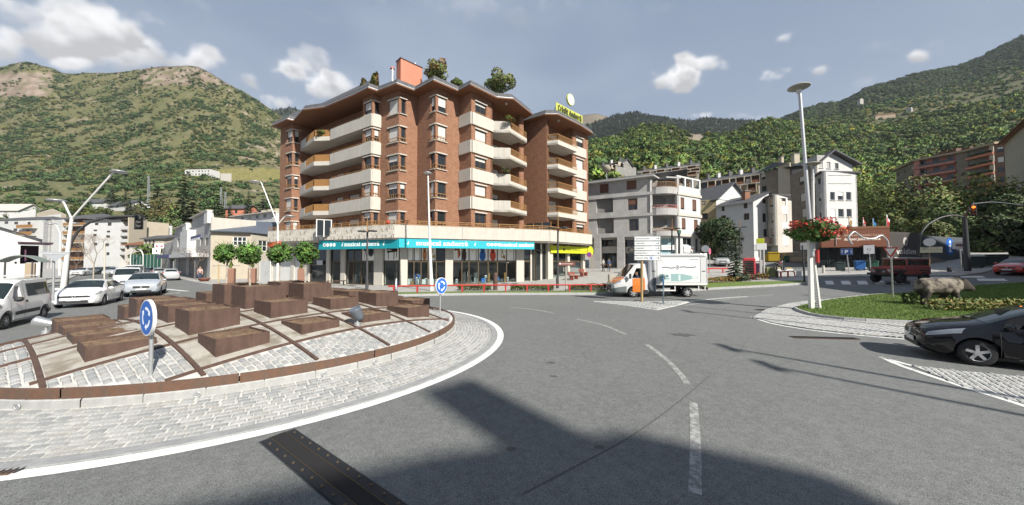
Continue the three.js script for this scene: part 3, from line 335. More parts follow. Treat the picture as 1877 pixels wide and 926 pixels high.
{
const B=thing('apartment_building','brown brick apartment block with white balcony bands above a music shop','apartment building');
const FL=[5.0,7.9,10.77,13.64,16.52],EAVE=19.75;
const P={a:[-29.97,-42.2],b:[-27.4,-40.7],c:[-26.8,-41.25],d:[-15.8,-34.4],e:[-14.4,-33.5],f:[-13.76,-34.07],g:[-11.36,-32.7],h:[-9.9,-34.05],i:[-7.55,-32.2],j:[-5.5,-34.15],k:[-4.13,-33.0],m:[1.39,-38.8]};
const blinds=()=>{const r=rnd();return r<0.28?1:r<0.6?rr(0.2,0.6):0;};
const brickWall=(W,holes,o)=>wall(B,W,4.9,EAVE+0.2,holes,M.brick,o);
const wrap=(WL,WR,uL,uR,lo=0.95,hi=2.5,o={})=>{
const hl=[],hr=[];FL.forEach((y)=>{hl.push([WL.len-uL,WL.len-0.14,y+lo,y+hi]);hr.push([0.14,uR,y+lo,y+hi]);});
brickWall(WL,hl,o.L);brickWall(WR,hr,o.R);
FL.forEach((y,k)=>{const bl=blinds();win(B,WL,hl[k],{blind:bl,mull:uL>1.3?1:0,depth:0.13,sill:M.concreteW});win(B,WR,hr[k],{blind:rnd()<0.5?bl:0,mull:0,depth:0.13,sill:M.concreteW});
const cap=new MB();for(const[W,h]of[[WL,hl[k]],[WR,hr[k]]])cap.add(new THREE.BoxGeometry(h[1]- h[0]+ 0.24,0.12,0.16),W.M.clone().multiply(new THREE.Matrix4().setPosition((h[0]+ h[1])/ 2,h[3]+ 0.06,0.02)));cap.build('lintel',M.concreteW,B);if(k<4||lo<0.9)bars(B,[WL.p(hl[k][0],0.05),WL.p(WL.len,0.06),WR.p(hr[k][1],0.05)],y+lo,0.42,M.wood,{name:'window_rail',gap:0.3});});
};
const W_ab=new Wall(P.a,P.b),W_bc=new Wall(P.b,P.c),W_cd=new Wall(P.c,P.d),W_de=new Wall(P.d,P.e),W_ef=new Wall(P.e,P.f),W_fg=new Wall(P.f,P.g),W_gh=new Wall(P.g,P.h),W_hi=new Wall(P.h,P.i),W_ij=new Wall(P.i,P.j),W_jk=new Wall(P.j,P.k),W_km=new Wall(P.k,P.m);
wrap(W_ab,W_bc,1.35,0.68);wrap(W_de,W_ef,1.3,0.72,1.28,2.6);wrap(W_fg,W_gh,1.55,0.72);wrap(W_hi,W_ij,0.8,1.2);
brickWall(W_jk,[]);
{const holes=FL.map((y)=>[0.53,2.02,y+0.95,y+2.5]);brickWall(W_km,holes,{u1:2.95});FL.forEach((y,k)=>{win(B,W_km,holes[k],{blind:[0.15,0.9,0.2,0.65,0][4-k],mull:1,sill:null});new MB(W_km.M).box(1.275,y+2.56,0.02,1.7,0.12,0.16).build('lintel',M.concreteW,B);bars(B,[W_km.p(0.55,0.04),W_km.p(2.0,0.04)],y+0.95,0.42,M.wood,{name:'window_rail',gap:0.25});});brickWall(W_km,[],{u0:7.15,u1:8.0});brickWall(new Wall(P.m,[-1.0,-42.5]).back(0),[]);}
const band=(W,y,u0,u1,mat=M.concreteW)=>{const b=new MB(W.M),n=Math.max(1,Math.round((u1-u0)/ 0.62)),s=(u1-u0)/ n;for(let k=0;k<n;k++)b.box(u0 +(k+0.5)*s,y+0.58,0.075,s-0.012,1.24,0.15);return b.build('parapet_band',mat,B);};
for(const y of FL.slice(1)){band(W_jk,y,0.02,W_jk.len+0.06);const b=new MB(W_km.M);b.box(1.5,y+0.58,0.076,2.9,1.24,0.16);b.build('parapet_band',M.concreteW,B);band(W_de,y,-0.05,W_de.len+0.1);const c=new MB(W_ef.M);c.box(W_ef.len/2+0.02,y+0.58,0.076,W_ef.len,1.24,0.16);c.build('parapet_band',M.concreteW,B);}
{const WR=new Wall(W_km.p(2.95,-1.5),W_km.p(7.15,-1.5));const holes=FL.map((y)=>[0.5,2.4,y+0.1,y+2.35]);brickWall(WR,holes);FL.forEach((y,k)=>win(B,WR,holes[k],{blind:[0.5,0.2,0.35,0.55,0][k],mull:1}));for(const[u,s]of[[2.95,1],[7.15,-1]])brickWall(new Wall(W_km.p(u,s>0?0:-1.5),W_km.p(u,s>0?-1.5:0)),[]);
FL.slice(1).forEach((y,k)=>{const a=W_km.p(2.95,0.02),p=W_km.p(4.3,1.25),q=W_km.p(7.95,0.55),r=W_km.p(7.2,-1.4),s=W_km.p(2.95,-1.4);new MB().prism([a,p,q,W_km.p(7.98,0.02),r,s],y-0.04,y+0.16).build('balcony_slab',M.concreteW,B);
const Wl=new Wall(a,p);const b=new MB(Wl.M);const n=3,st=Wl.len/n;for(let i=0;i<n;i++)b.box((i+0.5)*st,y+0.58,-0.05,st-0.012,1.2,0.1);b.build('balcony_side',M.offwhite,B);const Wf=new Wall(p,q);new MB(Wf.M).box(Wf.len/2,y+0.22,-0.06,Wf.len,0.52,0.12).build('balcony_front',M.concreteW,B);new MB(Wf.M).box(0.1,y+0.7,-0.061,0.2,0.96,0.118).build('balcony_corner',M.concreteW,B);bars(B,[Wf.p(0.2,-0.06),Wf.p(Wf.len,-0.06)],y+0.46,0.72,M.wood,{name:'balcony_railing',gap:0.11,rail:0.06});});}
{const WR=W_cd.back(-1.6),pw=(x0,x1)=>[WR.u(x0),WR.u(x1)];const cols=[[562,588],[614,627],[638,657]].map(([a,b])=>pw(a,b));const holes=[];FL.forEach((y,k)=>cols.forEach(([a,b],c)=>holes.push([a,b,y +(c?0.85:0.1),y+2.4])));brickWall(WR,holes);holes.forEach((h,i)=>win(B,WR,h,{blind:rnd()<0.35?1:rnd()<0.5?0.35:0,mull:i % 3===1?0:1}));
brickWall(new Wall(P.c,W_cd.p(0,-1.6)),[]);brickWall(new Wall(W_cd.p(W_cd.len,-1.6),P.d),[]);
const uA=W_cd.u(547),uB=W_cd.u(583),uC=W_cd.u(604),uD=W_cd.len;
FL.slice(1).forEach((y)=>{
new MB().prism([W_cd.p(0,0.01),W_cd.p(uD,0.01),W_cd.p(uD,-1.45),W_cd.p(0,-1.45)],y-0.04,y+0.1).build('gallery_floor',M.offwhite,B);
band(W_cd,y,uC,uD-0.1,M.offwhite);const q0=W_cd.p(uA,0.0),q1=W_cd.p(uB+0.55,0.95),q2=W_cd.p(uC,0.0);new MB().prism([q0,q1,q2],y-0.041,y+0.12).build('balcony_slab',M.offwhite,B);
const Wa=new Wall(q0,q1),Wb=new Wall(q1,q2);{const b=new MB(Wa.M),n=5,s=Wa.len/n;for(let i=0;i<n;i++)b.box((i+0.5)*s,y +(i<2?0.56:0.2),-0.06,s-0.012,i<2?1.2:0.48,0.12);b.build('balcony_side',M.offwhite,B);}new MB(Wb.M).box(Wb.len/2,y+0.2,-0.061,Wb.len,0.48,0.118).build('balcony_front',M.concreteW,B);bars(B,[Wa.p(Wa.len*0.42,-0.05),Wa.p(Wa.len-0.06,-0.06),Wb.p(Wb.len,-0.06)],y+0.42,0.78,M.wood,{name:'balcony_railing',gap:0.09,rail:0.07,post:0.06});
bars(B,[W_cd.p(uC+0.1,-0.02),W_cd.p(uD-0.1,-0.02)],y+1.18,0.22,M.wood,{name:'top_rail',gap:0.8,rail:0.06});});}
const T0=[4.17,-39.0],T1=[10.38,-44.6],TW=new Wall(T0,T1),uT=TW.u(1049),TL=new Wall([T0[0]- 6.4,T0[1]- 4.8],T0);
brickWall(TL,[]);brickWall(TW,FL.map((y)=>[uT+0.95,uT+2.5,y+0.95,y+2.45]),{u0:uT});brickWall(new Wall(T1,[T1[0]- 5,T1[1]- 6.5]),[]);brickWall(TW,[],{u0:0,u1:0.35});
{const WR=new Wall(TW.p(0.35,-1.5),TW.p(uT,-1.5)),holes=FL.map((y)=>[1.6,3.2,y+0.1,y+2.4]);brickWall(WR,holes);brickWall(new Wall(TW.p(uT,-1.5),TW.p(uT,0)),[]);brickWall(new Wall(TW.p(0.35,0),TW.p(0.35,-1.5)),[]);
FL.forEach((y,k)=>{win(B,WR,holes[k],{blind:[0,0.7,0.6,0.3,0.2][k],mull:1});win(B,TW,[uT+0.95,uT+2.5,y+0.95,y+2.45],{blind:[0.2,0.7,0.8,1,0.3][k]});new MB(TW.M).box(uT+1.72,y+2.51,0.02,1.8,0.12,0.16).build('lintel',M.concreteW,B);
if(!k)return;new MB(TW.M).box(uT +(TW.len-0.55-uT)/ 2,y+0.55,0.076,TW.len-0.55-uT,1.2,0.16).build('parapet_band',M.concreteW,B);
const p=TW.p(0.05,0),q=TW.p(0.75,1.1),r=TW.p(uT,0.9),s=TW.p(uT,-1.4),t=TW.p(0.38,-1.4);new MB().prism([p,q,r,s,t],y-0.05,y+0.16).build('balcony_slab',M.concreteW,B);const Wa=new Wall(p,q),Wb=new Wall(q,r);new MB(Wa.M).box(Wa.len/2,y+0.22,-0.06,Wa.len,0.5,0.12).build('balcony_side',M.offwhite,B);new MB(Wb.M).box(Wb.len/2,y+0.22,-0.062,Wb.len,0.5,0.116).build('balcony_front',M.concreteW,B);bars(B,[p,Wa.p(Wa.len-0.05,-0.06),Wb.p(Wb.len,-0.06)],y+0.46,0.74,M.wood,{name:'balcony_railing',gap:0.11,rail:0.06});});}
const core=[P.a,[-27.9,-41.6],W_cd.p(0,-1.9),W_cd.p(W_cd.len,-1.9),[-14.2,-34.6],[-11.4,-33.6],[-9.9,-34.8],[-7.5,-33.1],[-5.5,-35.0],[-4.2,-34.0],W_km.p(2.9,-0.5),W_km.p(2.9,-1.9),W_km.p(7.5,-1.9),W_km.p(7.9,-0.5),[-1.2,-42.9],[-6,-47],[-24,-52]];
new MB().prism(core,4.95,EAVE+0.15).build('core_wall',M.brick,B);
new MB().prism([TL.p(0,-0.1),TL.p(TL.len-0.35,-0.28),TW.p(0.36,-1.8),TW.p(uT,-1.8),TW.p(uT+0.1,-0.35),TW.p(TW.len-0.2,-0.35),[T1[0]- 5.2,T1[1]- 6.2]],4.96,EAVE+0.14).build('core_wall',M.brick,B);
const eave=(line,backPts,o1=0.95)=>{const lo=offset(line,o1),hi=offset(line,o1-0.26);new MB().prism([...lo,...backPts],EAVE+0.02,EAVE+0.16).build('soffit',M.soffit,B);const b=new MB();for(let i=0;i+1<line.length;i++){const q=(p,y)=>V(p[0],y,p[1]);b.quad(q(lo[i],EAVE+0.161),q(lo[i+1],EAVE+0.161),q(hi[i+1],EAVE+0.72),q(hi[i],EAVE+0.72));}b.build('slate_edge',M.slate,B);new MB().prism([...hi,...backPts],EAVE+0.16,EAVE+0.70).build('roof_deck',M.slate,B);
const gut=new MB();for(let i=0;i+1<lo.length;i++)gut.bar(V(lo[i][0],EAVE+0.17,lo[i][1]),V(lo[i+1][0],EAVE+0.17,lo[i+1][1]),0.06,0.06);gut.build('gutter',M.galv,B);};
const QB=W_cd.p(W_cd.u(583),1.0);
eave([[P.a[0]- 0.3,P.a[1]- 0.2],P.b,P.c,QB,W_cd.p(W_cd.u(606),0.1),[-15.9,-34.5],P.e,P.f,P.g,P.h,P.i,P.j,P.k,W_km.p(2.95,0),W_km.p(4.3,1.0),W_km.p(8.1,0.2)],[[-1.2,-42.9],[-6,-47],[-24,-52]]);
eave([TL.p(0,0),T0,TW.p(0.7,0.6),TW.p(uT,0.5),T1],[[T1[0]- 4.8,T1[1]- 6.8],TL.p(0,-2)],0.8);
{const b=new MB(),L=offset([P.a,W_cd.p(0,0.2),W_cd.p(W_cd.len,0.2)],0.35),q=(p,y)=>V(p[0],y,p[1]),y0=EAVE+0.7,y1=EAVE+2.8;const top=L.map((p)=>[p[0]+ 0.9,p[1]- 1.6]);b.quad(q(L[0],y0),q(L[1],y0),q(top[1],y1),q(top[0],y1));b.quad(q(L[1],y0),q(L[2],y0),q(top[2],y1),q(top[1],y1));const bk=top.map((p)=>[p[0]+ 2.5,p[1]- 4.4]);b.quad(q(top[0],y1),q(top[1],y1),q(bk[1],y0),q(bk[0],y0));b.quad(q(top[1],y1),q(top[2],y1),q(bk[2],y0),q(bk[1],y0));b.tri(q(L[2],y0),q(bk[2],y0),q(top[2],y1));b.tri(q(bk[0],y0),q(L[0],y0),q(top[0],y1));b.build('slate_roof',M.slate,B);}
{const c=at(751,130,35),W=Wall.px(731,34.6,771,36.4),yt=Y(113,35.2),yb=EAVE+0.7;const b=new MB(W.M);b.box(W.len/2,(yt+yb)/ 2-0.2,-0.5,W.len,yt-yb+0.4,1.0);const ch=b.build('chimney',M.salmon,B);new MB(W.M).box(W.len/2,yt+0.05,-0.5,W.len+0.14,0.09,1.14).build('chimney_cap',M.slate,ch);for(let k=0;k<4;k++)new MB(W.M).cone(V(0.6+k*0.45,yt+0.09,-0.5),V(0.6+k*0.45,yt+0.34 +(k===3?0.2:0),-0.5),0.1,0.08,10).build('chimney_pot',M.whiteMetal,ch);
new MB().add(wallShape(new Wall(W.p(W.len,-0.3),W.p(W.len+1.3,-0.35)),yb-0.1,yb+1.0,[],0.3),null).build('parapet_wall',M.salmon,B);const W2=Wall.px(692,37.5,731,35.6);new MB().add(wallShape(W2,yb-0.2,yb+2,[],0.3,0,W2.len,[[0,yb+1.75],[W2.len,yb+0.9]]),null).build('parapet_wall',M.salmon,B);
const p=at(719,143,35),fl=new MB();fl.cone(V(p.x,yb-0.2,p.z),V(p.x,Y(126,35),p.z),0.15,0.15,12);const f=fl.build('flue',M.steel,B);new MB().cone(V(p.x,Y(126.5,35),p.z),V(p.x,Y(123.6,35),p.z),0.25,0.22,12).build('flue_cap',M.pink,f);const q=at(553,214,41);new MB().cone(V(q.x,yb-0.1,q.z),V(q.x,yb+1.0,q.z),0.2,0.2,10).build('flue',M.steel,B);}
for(const[px,py,d]of[[928,195,35.3],[1024,218,39.6]]){const p=at(px,py,d);put('soffit_lamp',new THREE.SphereGeometry(0.16,12,8),M.offwhite,B,V(p.x,EAVE-0.05,p.z));}
const Q=[[-27.3,-36.9],[-10.88,-30.3],[4.04,-35.6],[10.0,-41.5],[9.2,-46.5]],YT=5.87,YB=4.72;
new MB().prism([...Q,[-2,-48],[-26,-46]],4.60,5.0).build('terrace_slab',M.offwhite,B);
Q.slice(0,-1).forEach((a,i)=>{const W=new Wall(a,Q[i+1]);const s=W.len,n=Math.max(1,Math.round(s/2.9));if(!i)new MB(W.M).box(s/2,(YT+YB)/ 2,0.06,s,YT-YB,0.14).build('rough_parapet',M.concreteScratch,B);else for(let k=0;k<n;k++)new MB(W.M).rbox((k+0.5)*s/n,(YT+YB)/ 2,0.06,s/n -(k===1?0.03:0.004),YT-YB,0.14,0.006,0,1).build('parapet_panel',M.concreteW,B);new MB(W.M).box(s/2,YT+0.03,0.02,s,0.06,0.24).build('coping',M.concreteW,B);});
bars(B,Q.slice(0,4).map((p,i)=>p),YT+0.06,0.42,M.wood,{name:'terrace_railing',gap:1.1,rail:0.06,post:0.05,mid:1});
{const p=at(862,405,31.6);}
const SL=new Wall([-26.6,-38.3],[-10.4,-32.0]),SR=new Wall([-10.4,-32.0],[3.4,-37.1]),S3=new Wall([3.4,-37.1],[9.3,-43.0]);const gy=0.14;
const colPX=(W,x0,x1,o=0.14,y1=4.6,mat=M.concreteW)=>{const u0=W.u(x0),u1=W.u(x1);return new MB(W.M).rbox((u0+u1)/ 2,(gy+y1)/ 2,o-0.25,u1-u0,y1-gy,0.5,0.012,0,1).build('column',mat,B);};
[[494,500],[535,541],[562,568],[600,606],[626,634],[687,703]].forEach(([a,b])=>colPX(SL,a,b));colPX(SR,733,747);[[816,830],[946,960],[972,975],[980,983]].forEach(([a,b])=>colPX(SR,a,b,a>960?0.05:0.14));colPX(S3,1001,1010,0.3);colPX(S3,1037,1041,0.3);colPX(S3,1065,1069,0.3);
new MB().prism([SL.p(0,-0.4),SL.p(SL.len,-0.4),SR.p(SR.len,-0.4),S3.p(S3.len,-0.4),[4,-47],[-24,-46]],0.05,gy+0.01).build('shop_floor',M.greyDark,B);
for(const W of[SL,SR,S3]){const w=W.back(-3.2);put('shop_back_wall',wallShape(w,gy,4.6,[],0.1),M.greyDark,B);}
const bay=(W,x0,x1,{door=false,split=2.55,poster=null,dark=false}={})=>{const u0=W.u(x0),u1=W.u(x1),f=new MB(W.M),t=0.05;for(const u of[u0+t/2,u1-t/2])f.box(u,(gy+4.6)/ 2,-0.1,t,4.6-gy,0.1);for(const y of[gy+0.06,split,4.55])f.box((u0+u1)/ 2,y,-0.1,u1-u0-2*t,y===split?0.16:0.1,0.098);const fr=f.build(door?'shop_door':'shop_window',M.bronze,B);new MB(W.M).box((u0+u1)/ 2,(gy+0.1+split-0.08)/ 2,-0.1,u1-u0-2*t,split-gy-0.2,0.012).build('pane',dark?M.glass:M.clearGlass,fr);if(poster){const g=new THREE.PlaneGeometry(u1-u0-0.1,4.5-split-0.08).applyMatrix4(W.M.clone().multiply(new THREE.Matrix4().setPosition((u0+u1)/ 2,(4.5+split+0.08)/ 2,-0.085)));put('poster',plain(g),poster,fr);new MB(W.M).box((u0+u1)/ 2,(4.5+split+0.08)/ 2,-0.1,u1-u0-0.1,4.5-split-0.1,0.012).build('backing',M.signWhite,fr);}else new MB(W.M).box((u0+u1)/ 2,(4.5+split+0.08)/ 2,-0.1,u1-u0-0.1,4.5-split-0.08,0.012).build('pane',M.glass,fr);if(door)new MB(W.M).bar(V(u1-0.15,1.0,-0.02),V(u1-0.15,1.5,-0.02),0.03).build('handle',M.steel,fr);return fr;};
const bg=(g,w,h)=>{g.fillStyle='#eceae6';g.fillRect(0,0,w,h);};
const guitar=(body,neck,x=0.5,rot=0)=>printed(128,160,(g,w,h)=>{bg(g,w,h);g.save();g.translate(w*x,h*0.36);g.rotate(rot);g.scale(1.35,1.35);g.fillStyle=neck;g.fillRect(-5,-110,10,120);g.fillStyle=body;g.beginPath();g.ellipse(0,5,24,26,0,0,7);g.fill();g.beginPath();g.ellipse(0,42,34,36,0,0,7);g.fill();g.fillStyle='#2a1a10';g.beginPath();g.arc(0,18,9,0,7);g.fill();g.fillStyle='#444';g.fillRect(-12,52,24,5);g.restore();});
const horn=(c)=>printed(128,160,(g,w,h)=>{bg(g,w,h);g.strokeStyle=c;g.lineWidth=9;g.beginPath();g.moveTo(20,20);g.lineTo(80,90);g.bezierCurveTo(100,130,60,140,50,110);g.lineTo(88,40);g.stroke();g.fillStyle=c;g.beginPath();g.moveTo(70,130);g.lineTo(115,150);g.lineTo(110,105);g.fill();});
const piano=printed(160,160,(g,w,h)=>{bg(g,w,h);g.fillStyle='#241512';g.beginPath();g.moveTo(20,60);g.lineTo(80,20);g.lineTo(145,45);g.lineTo(140,85);g.lineTo(30,95);g.fill();g.fillRect(40,90,8,60);g.fillRect(100,85,9,65);g.fillRect(128,80,8,55);g.fillStyle='#e8e4da';g.fillRect(24,68,50,8);});
const drum=printed(128,160,(g,w,h)=>{bg(g,w,h);g.fillStyle='#15161b';g.beginPath();g.ellipse(86,80,30,46,0,0,7);g.fill();g.fillRect(14,40,30,34);g.strokeStyle='#333';g.lineWidth=4;g.beginPath();g.moveTo(20,150);g.lineTo(30,60);g.lineTo(44,150);g.stroke();g.strokeStyle='#777';g.beginPath();g.ellipse(86,80,22,38,0,0,7);g.stroke();});
const accord=printed(128,160,(g,w,h)=>{bg(g,w,h);g.fillStyle='#8a3b1e';g.beginPath();g.moveTo(15,50);g.bezierCurveTo(60,-20,110,60,112,110);g.lineTo(86,140);g.bezierCurveTo(80,60,50,60,22,78);g.fill();g.fillStyle='#b86a38';g.fillRect(70,70,20,70);});
const bassPoster=printed(128,160,(g,w,h)=>{bg(g,w,h);g.fillStyle='#4a3a30';g.fillRect(98,0,9,160);g.fillStyle='#d8d2c4';g.beginPath();g.ellipse(50,40,34,44,0,0,7);g.fill();});
bay(SL,606,626,{dark:false});bay(SL,634,648,{});bay(SL,648,662,{door:true});bay(SL,662,687,{poster:drum});bay(SL,703,731,{poster:piano});
bay(SL,568,600,{dark:true,split:2.2});for(const[a,b]of[[500,535],[541,562]]){put('white_panel',wallShape(SL,gy,4.6,[],0.08,SL.u(a),SL.u(b)),M.white,B);}{const fr=new MB(SL.M);fr.box(SL.u(598)- 0.9,2.4,0.06,0.9,0.5,0.05);fr.build('wall_plaque',M.galv,B);}
const tw=[[747,759,bassPoster],[759,772,bassPoster],[772,785,guitar('#b57a45','#3a2416')],[785,800,horn('#a8873a')],[800,816,null],[830,847,accord],[847,860,guitar('#3b2a22','#2a1d17',0.3)],[860,877,bassPoster],[877,895,guitar('#1f5fa8','#30231c',0.45,0.05)],[895,912,guitar('#c4462c','#2a1d17',0.5,-0.05)],[912,929,horn('#8d6d33')],[929,946,bassPoster]];
tw.forEach(([a,b,p],i)=>bay(SR,a,b,{poster:p,door:i===6}));bay(SR,960,972,{});put('white_panel',wallShape(SR,gy,4.6,[],0.08,SR.u(983),SR.len),M.offwhite,B);
bay(S3,983,1001,{dark:true,split:3.8});bay(S3,1010,1037,{});bay(S3,1041,1065,{});
{for(let k=0;k<46;k++){const W=k % 3?SR:SL,u=rr(W===SL?W.u(608):0.8,W.len-0.6),dz=rr(-2.6,-0.6),h=rr(0.35,1.3),y=gy +(rnd()<0.5?0:0);const m=[M.signWhite,M.darkGrey,M.wood,M.offwhite,M.blue,M.steel][k % 6];new MB(W.M).rbox(u,y+h/2,dz,rr(0.2,0.55),h,rr(0.15,0.4),0.03,0,1).build('display_item',m,B);}
for(let k=0;k<6;k++)new MB(SR.M).rbox(1.4+k*0.42,gy+0.35,-0.55,0.36,0.5,0.3,0.05,0,2).build('white_drum',M.signWhite,B);}
const TEAL='#0f9aa5';const logo=(g,x,y,r,c='#f4f4f2')=>{for(let k=0;k<4;k++){g.fillStyle=c;g.beginPath();g.arc(x+k*r*2.3,y,r,0,7);g.fill();g.fillStyle=k?'#c9d8d8':'#444';g.beginPath();g.ellipse(x+k*r*2.3,y,r*0.45,r*0.6,0.4,0,7);g.fill();}};
const slash=(g,x,y)=>{g.fillStyle='#f2f2f0';g.save();g.translate(x,y);g.rotate(0.2);g.beginPath();g.ellipse(0,8,9,12,0,0,7);g.fill();g.fillRect(-1,-28,6,34);g.restore();};
const word=(g,t,x,y,s)=>{g.fillStyle='#f7f7f4';g.font=`bold ${s}px serif`;g.textAlign='center';g.textBaseline='middle';g.fillText(t,x,y);g.strokeStyle='#f7f7f4';g.lineWidth=2;g.strokeText(t,x,y);};
const awn=(a,b,yt,yb,draw,w,h,out=0.28)=>{const W=new Wall(a,b),o=thing('x',null,null);scene.remove(o);delete counts.x;const m=new MB(W.M);m.box(W.len/2,(yt+yb)/ 2,0,W.len,yt-yb,out);const s=m.build('sign_band',M.teal,B);const g=new THREE.PlaneGeometry(W.len,yt-yb).applyMatrix4(W.M.clone().multiply(new THREE.Matrix4().setPosition(W.len/2,(yt+yb)/ 2,out/2+0.004)));put('lettering',plain(g),printed(w,h,draw),s);return s;};
const A0=[-10.55,-30.55];
{const a=[X(586,34.0),-34.0];const W=new Wall(a,A0),yt=YB-0.05,yb=yt-0.92;awn(a,A0,yt,yb,(g,w,h)=>{g.fillStyle='#0b8c97';g.fillRect(0,0,w,h);logo(g,80,h/2,20);slash(g,330,h/2);word(g,'musical andorrà',580,h/2,54);slash(g,860,h/2);},1024,100);}
{const b=[X(978.5,35.2),-35.2],yt=YB-0.04,yb=yt-0.86;awn([A0[0]+ 0.02,A0[1]+ 0.01],b,yt,yb,(g,w,h)=>{g.fillStyle='#1aa5b4';g.fillRect(0,0,w,h);slash(g,110,h/2);word(g,'musical andorrà',530,h/2,78);slash(g,950,h/2);logo(g,1130,h/2,22);word(g,'musical andorrà',1560,h/2,66);},1800,128);}
{const a=[X(1008,37.6),-37.6],b=[X(1082,42.4),-42.4];const s=awn(a,b,YB-0.35,YB-1.2,(g,w,h)=>{g.fillStyle='#b4bd1c';g.fillRect(0,0,w,h);g.fillStyle='#3d4410';g.font='bold 40px sans-serif';g.textAlign='center';g.textBaseline='middle';g.fillText('Crèdit Andorrà',w/2+20,h/2);g.beginPath();g.arc(w/2-150,h/2,22,0,7);g.fill();},760,110);s.material=M.lime;const W=new Wall(a,b);const d=new THREE.CylinderGeometry(0.62,0.62,0.34,28).rotateX(Math.PI/2).applyMatrix4(W.M.clone().multiply(new THREE.Matrix4().setPosition(W.len-0.3,YB-0.85,0.1)));put('sign_disc',plain(d),M.lime,s);}
{const W=Wall.px(1020,39.4,1069,43.2),yb=EAVE+0.55;const r=thing('rooftop_sign','lime striped rooftop sign with dark lettering and a round disc above the tower','rooftop sign');const h0=W.y(0,178)- W.y(0,197);const b=new MB(W.M),n=9;for(let k=0;k<n;k++)b.box(W.len/2,yb+0.3 +(k+0.5)*h0/n,0,W.len,h0/n*0.72,0.05);b.build('slats',STD({color:C(0.56,0.60,0.12),roughness:0.5}),r);const f=new MB(W.M);for(let k=0;k<5;k++){f.box(0.1+k*(W.len-0.2)/ 4,yb +(h0+0.3)/ 2,-0.06,0.06,h0+0.3,0.06);f.bar(V(0.1+k*(W.len-0.2)/ 4,yb,-0.9),V(0.1+k*(W.len-0.2)/ 4,yb+h0*0.8,-0.09),0.05);}f.build('support_frame',M.darkMetal,r);
const{FontLoader}=await import('three/addons/loaders/FontLoader.js');const{TextGeometry}=await import('three/addons/geometries/TextGeometry.js');globalThis.TextGeometry=TextGeometry;const font=await new FontLoader().loadAsync('fonts/droid/droid_sans_bold.typeface.json');globalThis.FONT=font;const tg=new TextGeometry('Crèdit Andorrà',{font,size:0.72,depth:0.06,curveSegments:3});tg.computeBoundingBox();const tw0=tg.boundingBox.max.x;tg.scale((W.len-0.6)/ tw0,1,1).translate(0.3,yb+0.3+h0*0.28,0.04).applyMatrix4(W.M);put('lettering',plain(tg),STD({color:C(0.05,0.055,0.02),roughness:0.5}),r);const dc=new THREE.CylinderGeometry(0.72,0.72,0.22,32).rotateX(Math.PI/2).applyMatrix4(W.M.clone().multiply(new THREE.Matrix4().setPosition(W.u(1047),W.y(W.u(1047),183),-0.02)));const dm=put('disc',plain(dc),STD({color:C(0.56,0.6,0.12),roughness:0.5}),r);const df=new THREE.CircleGeometry(0.64,28).applyMatrix4(W.M.clone().multiply(new THREE.Matrix4().setPosition(W.u(1047),W.y(W.u(1047),183),0.094)));put('disc_face',plain(df),M.signWhite,dm);}
}
function bld(name,label,cat='building',group){return thing(name,label,cat,null,0,group);}
function face(B,W,y0,y1,rects,mat,o={}){const holes=rects.map((r)=>W.rect(...r)).filter((h)=>h[0]>0.03&&h[1]<W.len-0.03&&h[1]>h[0]);wall(B,W,y0,y1,holes,mat,{th:0.25,...o});holes.forEach((h,i)=>win(B,W,h,{t:0.07,mull:h[1]- h[0]>1.3?1:0,blind:rnd()<0.3?rr(0.3,1):0,depth:0.12,...(o.win||{})}));return holes;}
function rowsOf(W,u0,u1,n,ys,w,h){const out=[];for(const y of ys)for(let k=0;k<n;k++){const c=n===1?(u0+u1)/ 2:lerp(u0,u1,k /(n-1));out.push([c-w/2,c+w/2,y,y+h]);}return out;}
function faceU(B,W,y0,y1,holes,mat,o={}){wall(B,W,y0,y1,holes,mat,{th:0.25,...o});holes.forEach((h)=>win(B,W,h,{t:0.08,mull:h[1]- h[0]>1.3?1:0,blind:rnd()<0.35?rr(0.3,1):0,depth:0.12,...(o.win||{})}));}
const hull=(B,poly,y0,y1,mat,name='wall')=>new MB().prism(poly,y0,y1).build(name,mat,B);
function gable(B,p,e,L,f,D,y0,y1,mat,{over=0.5,th=0.22,endMat=null,name='roof'}={}){const q=(a,b,y)=>V(p[0]+ e[0]*a+f[0]*b,y,p[1]+ e[1]*a+f[1]*b),b=new MB(),s=(y1-y0)/(D/2),y=y0-s*over;const A=[q(-over,-over,y),q(L+over,-over,y),q(L+over,D/2,y1),q(-over,D/2,y1),q(L+over,D+over,y),q(-over,D+over,y)],T=A.map((v)=>v.clone().setY(v.y+th));b.solid([...A,...T],[[6,7,8,9],[9,8,10,11],[3,2,1,0],[5,4,2,3],[0,1,7,6],[5,11,10,4],[0,6,9,3],[3,9,11,5],[1,2,8,7],[2,4,10,8]]);const o=b.build(name,mat,B);if(endMat){const g=new MB();for(const a of[0.001,L-0.001])g.tri(q(a,0,y0-0.01),q(a,D,y0-0.01),q(a,D/2,y1));g.build('gable_end',endMat,B);}return o;}
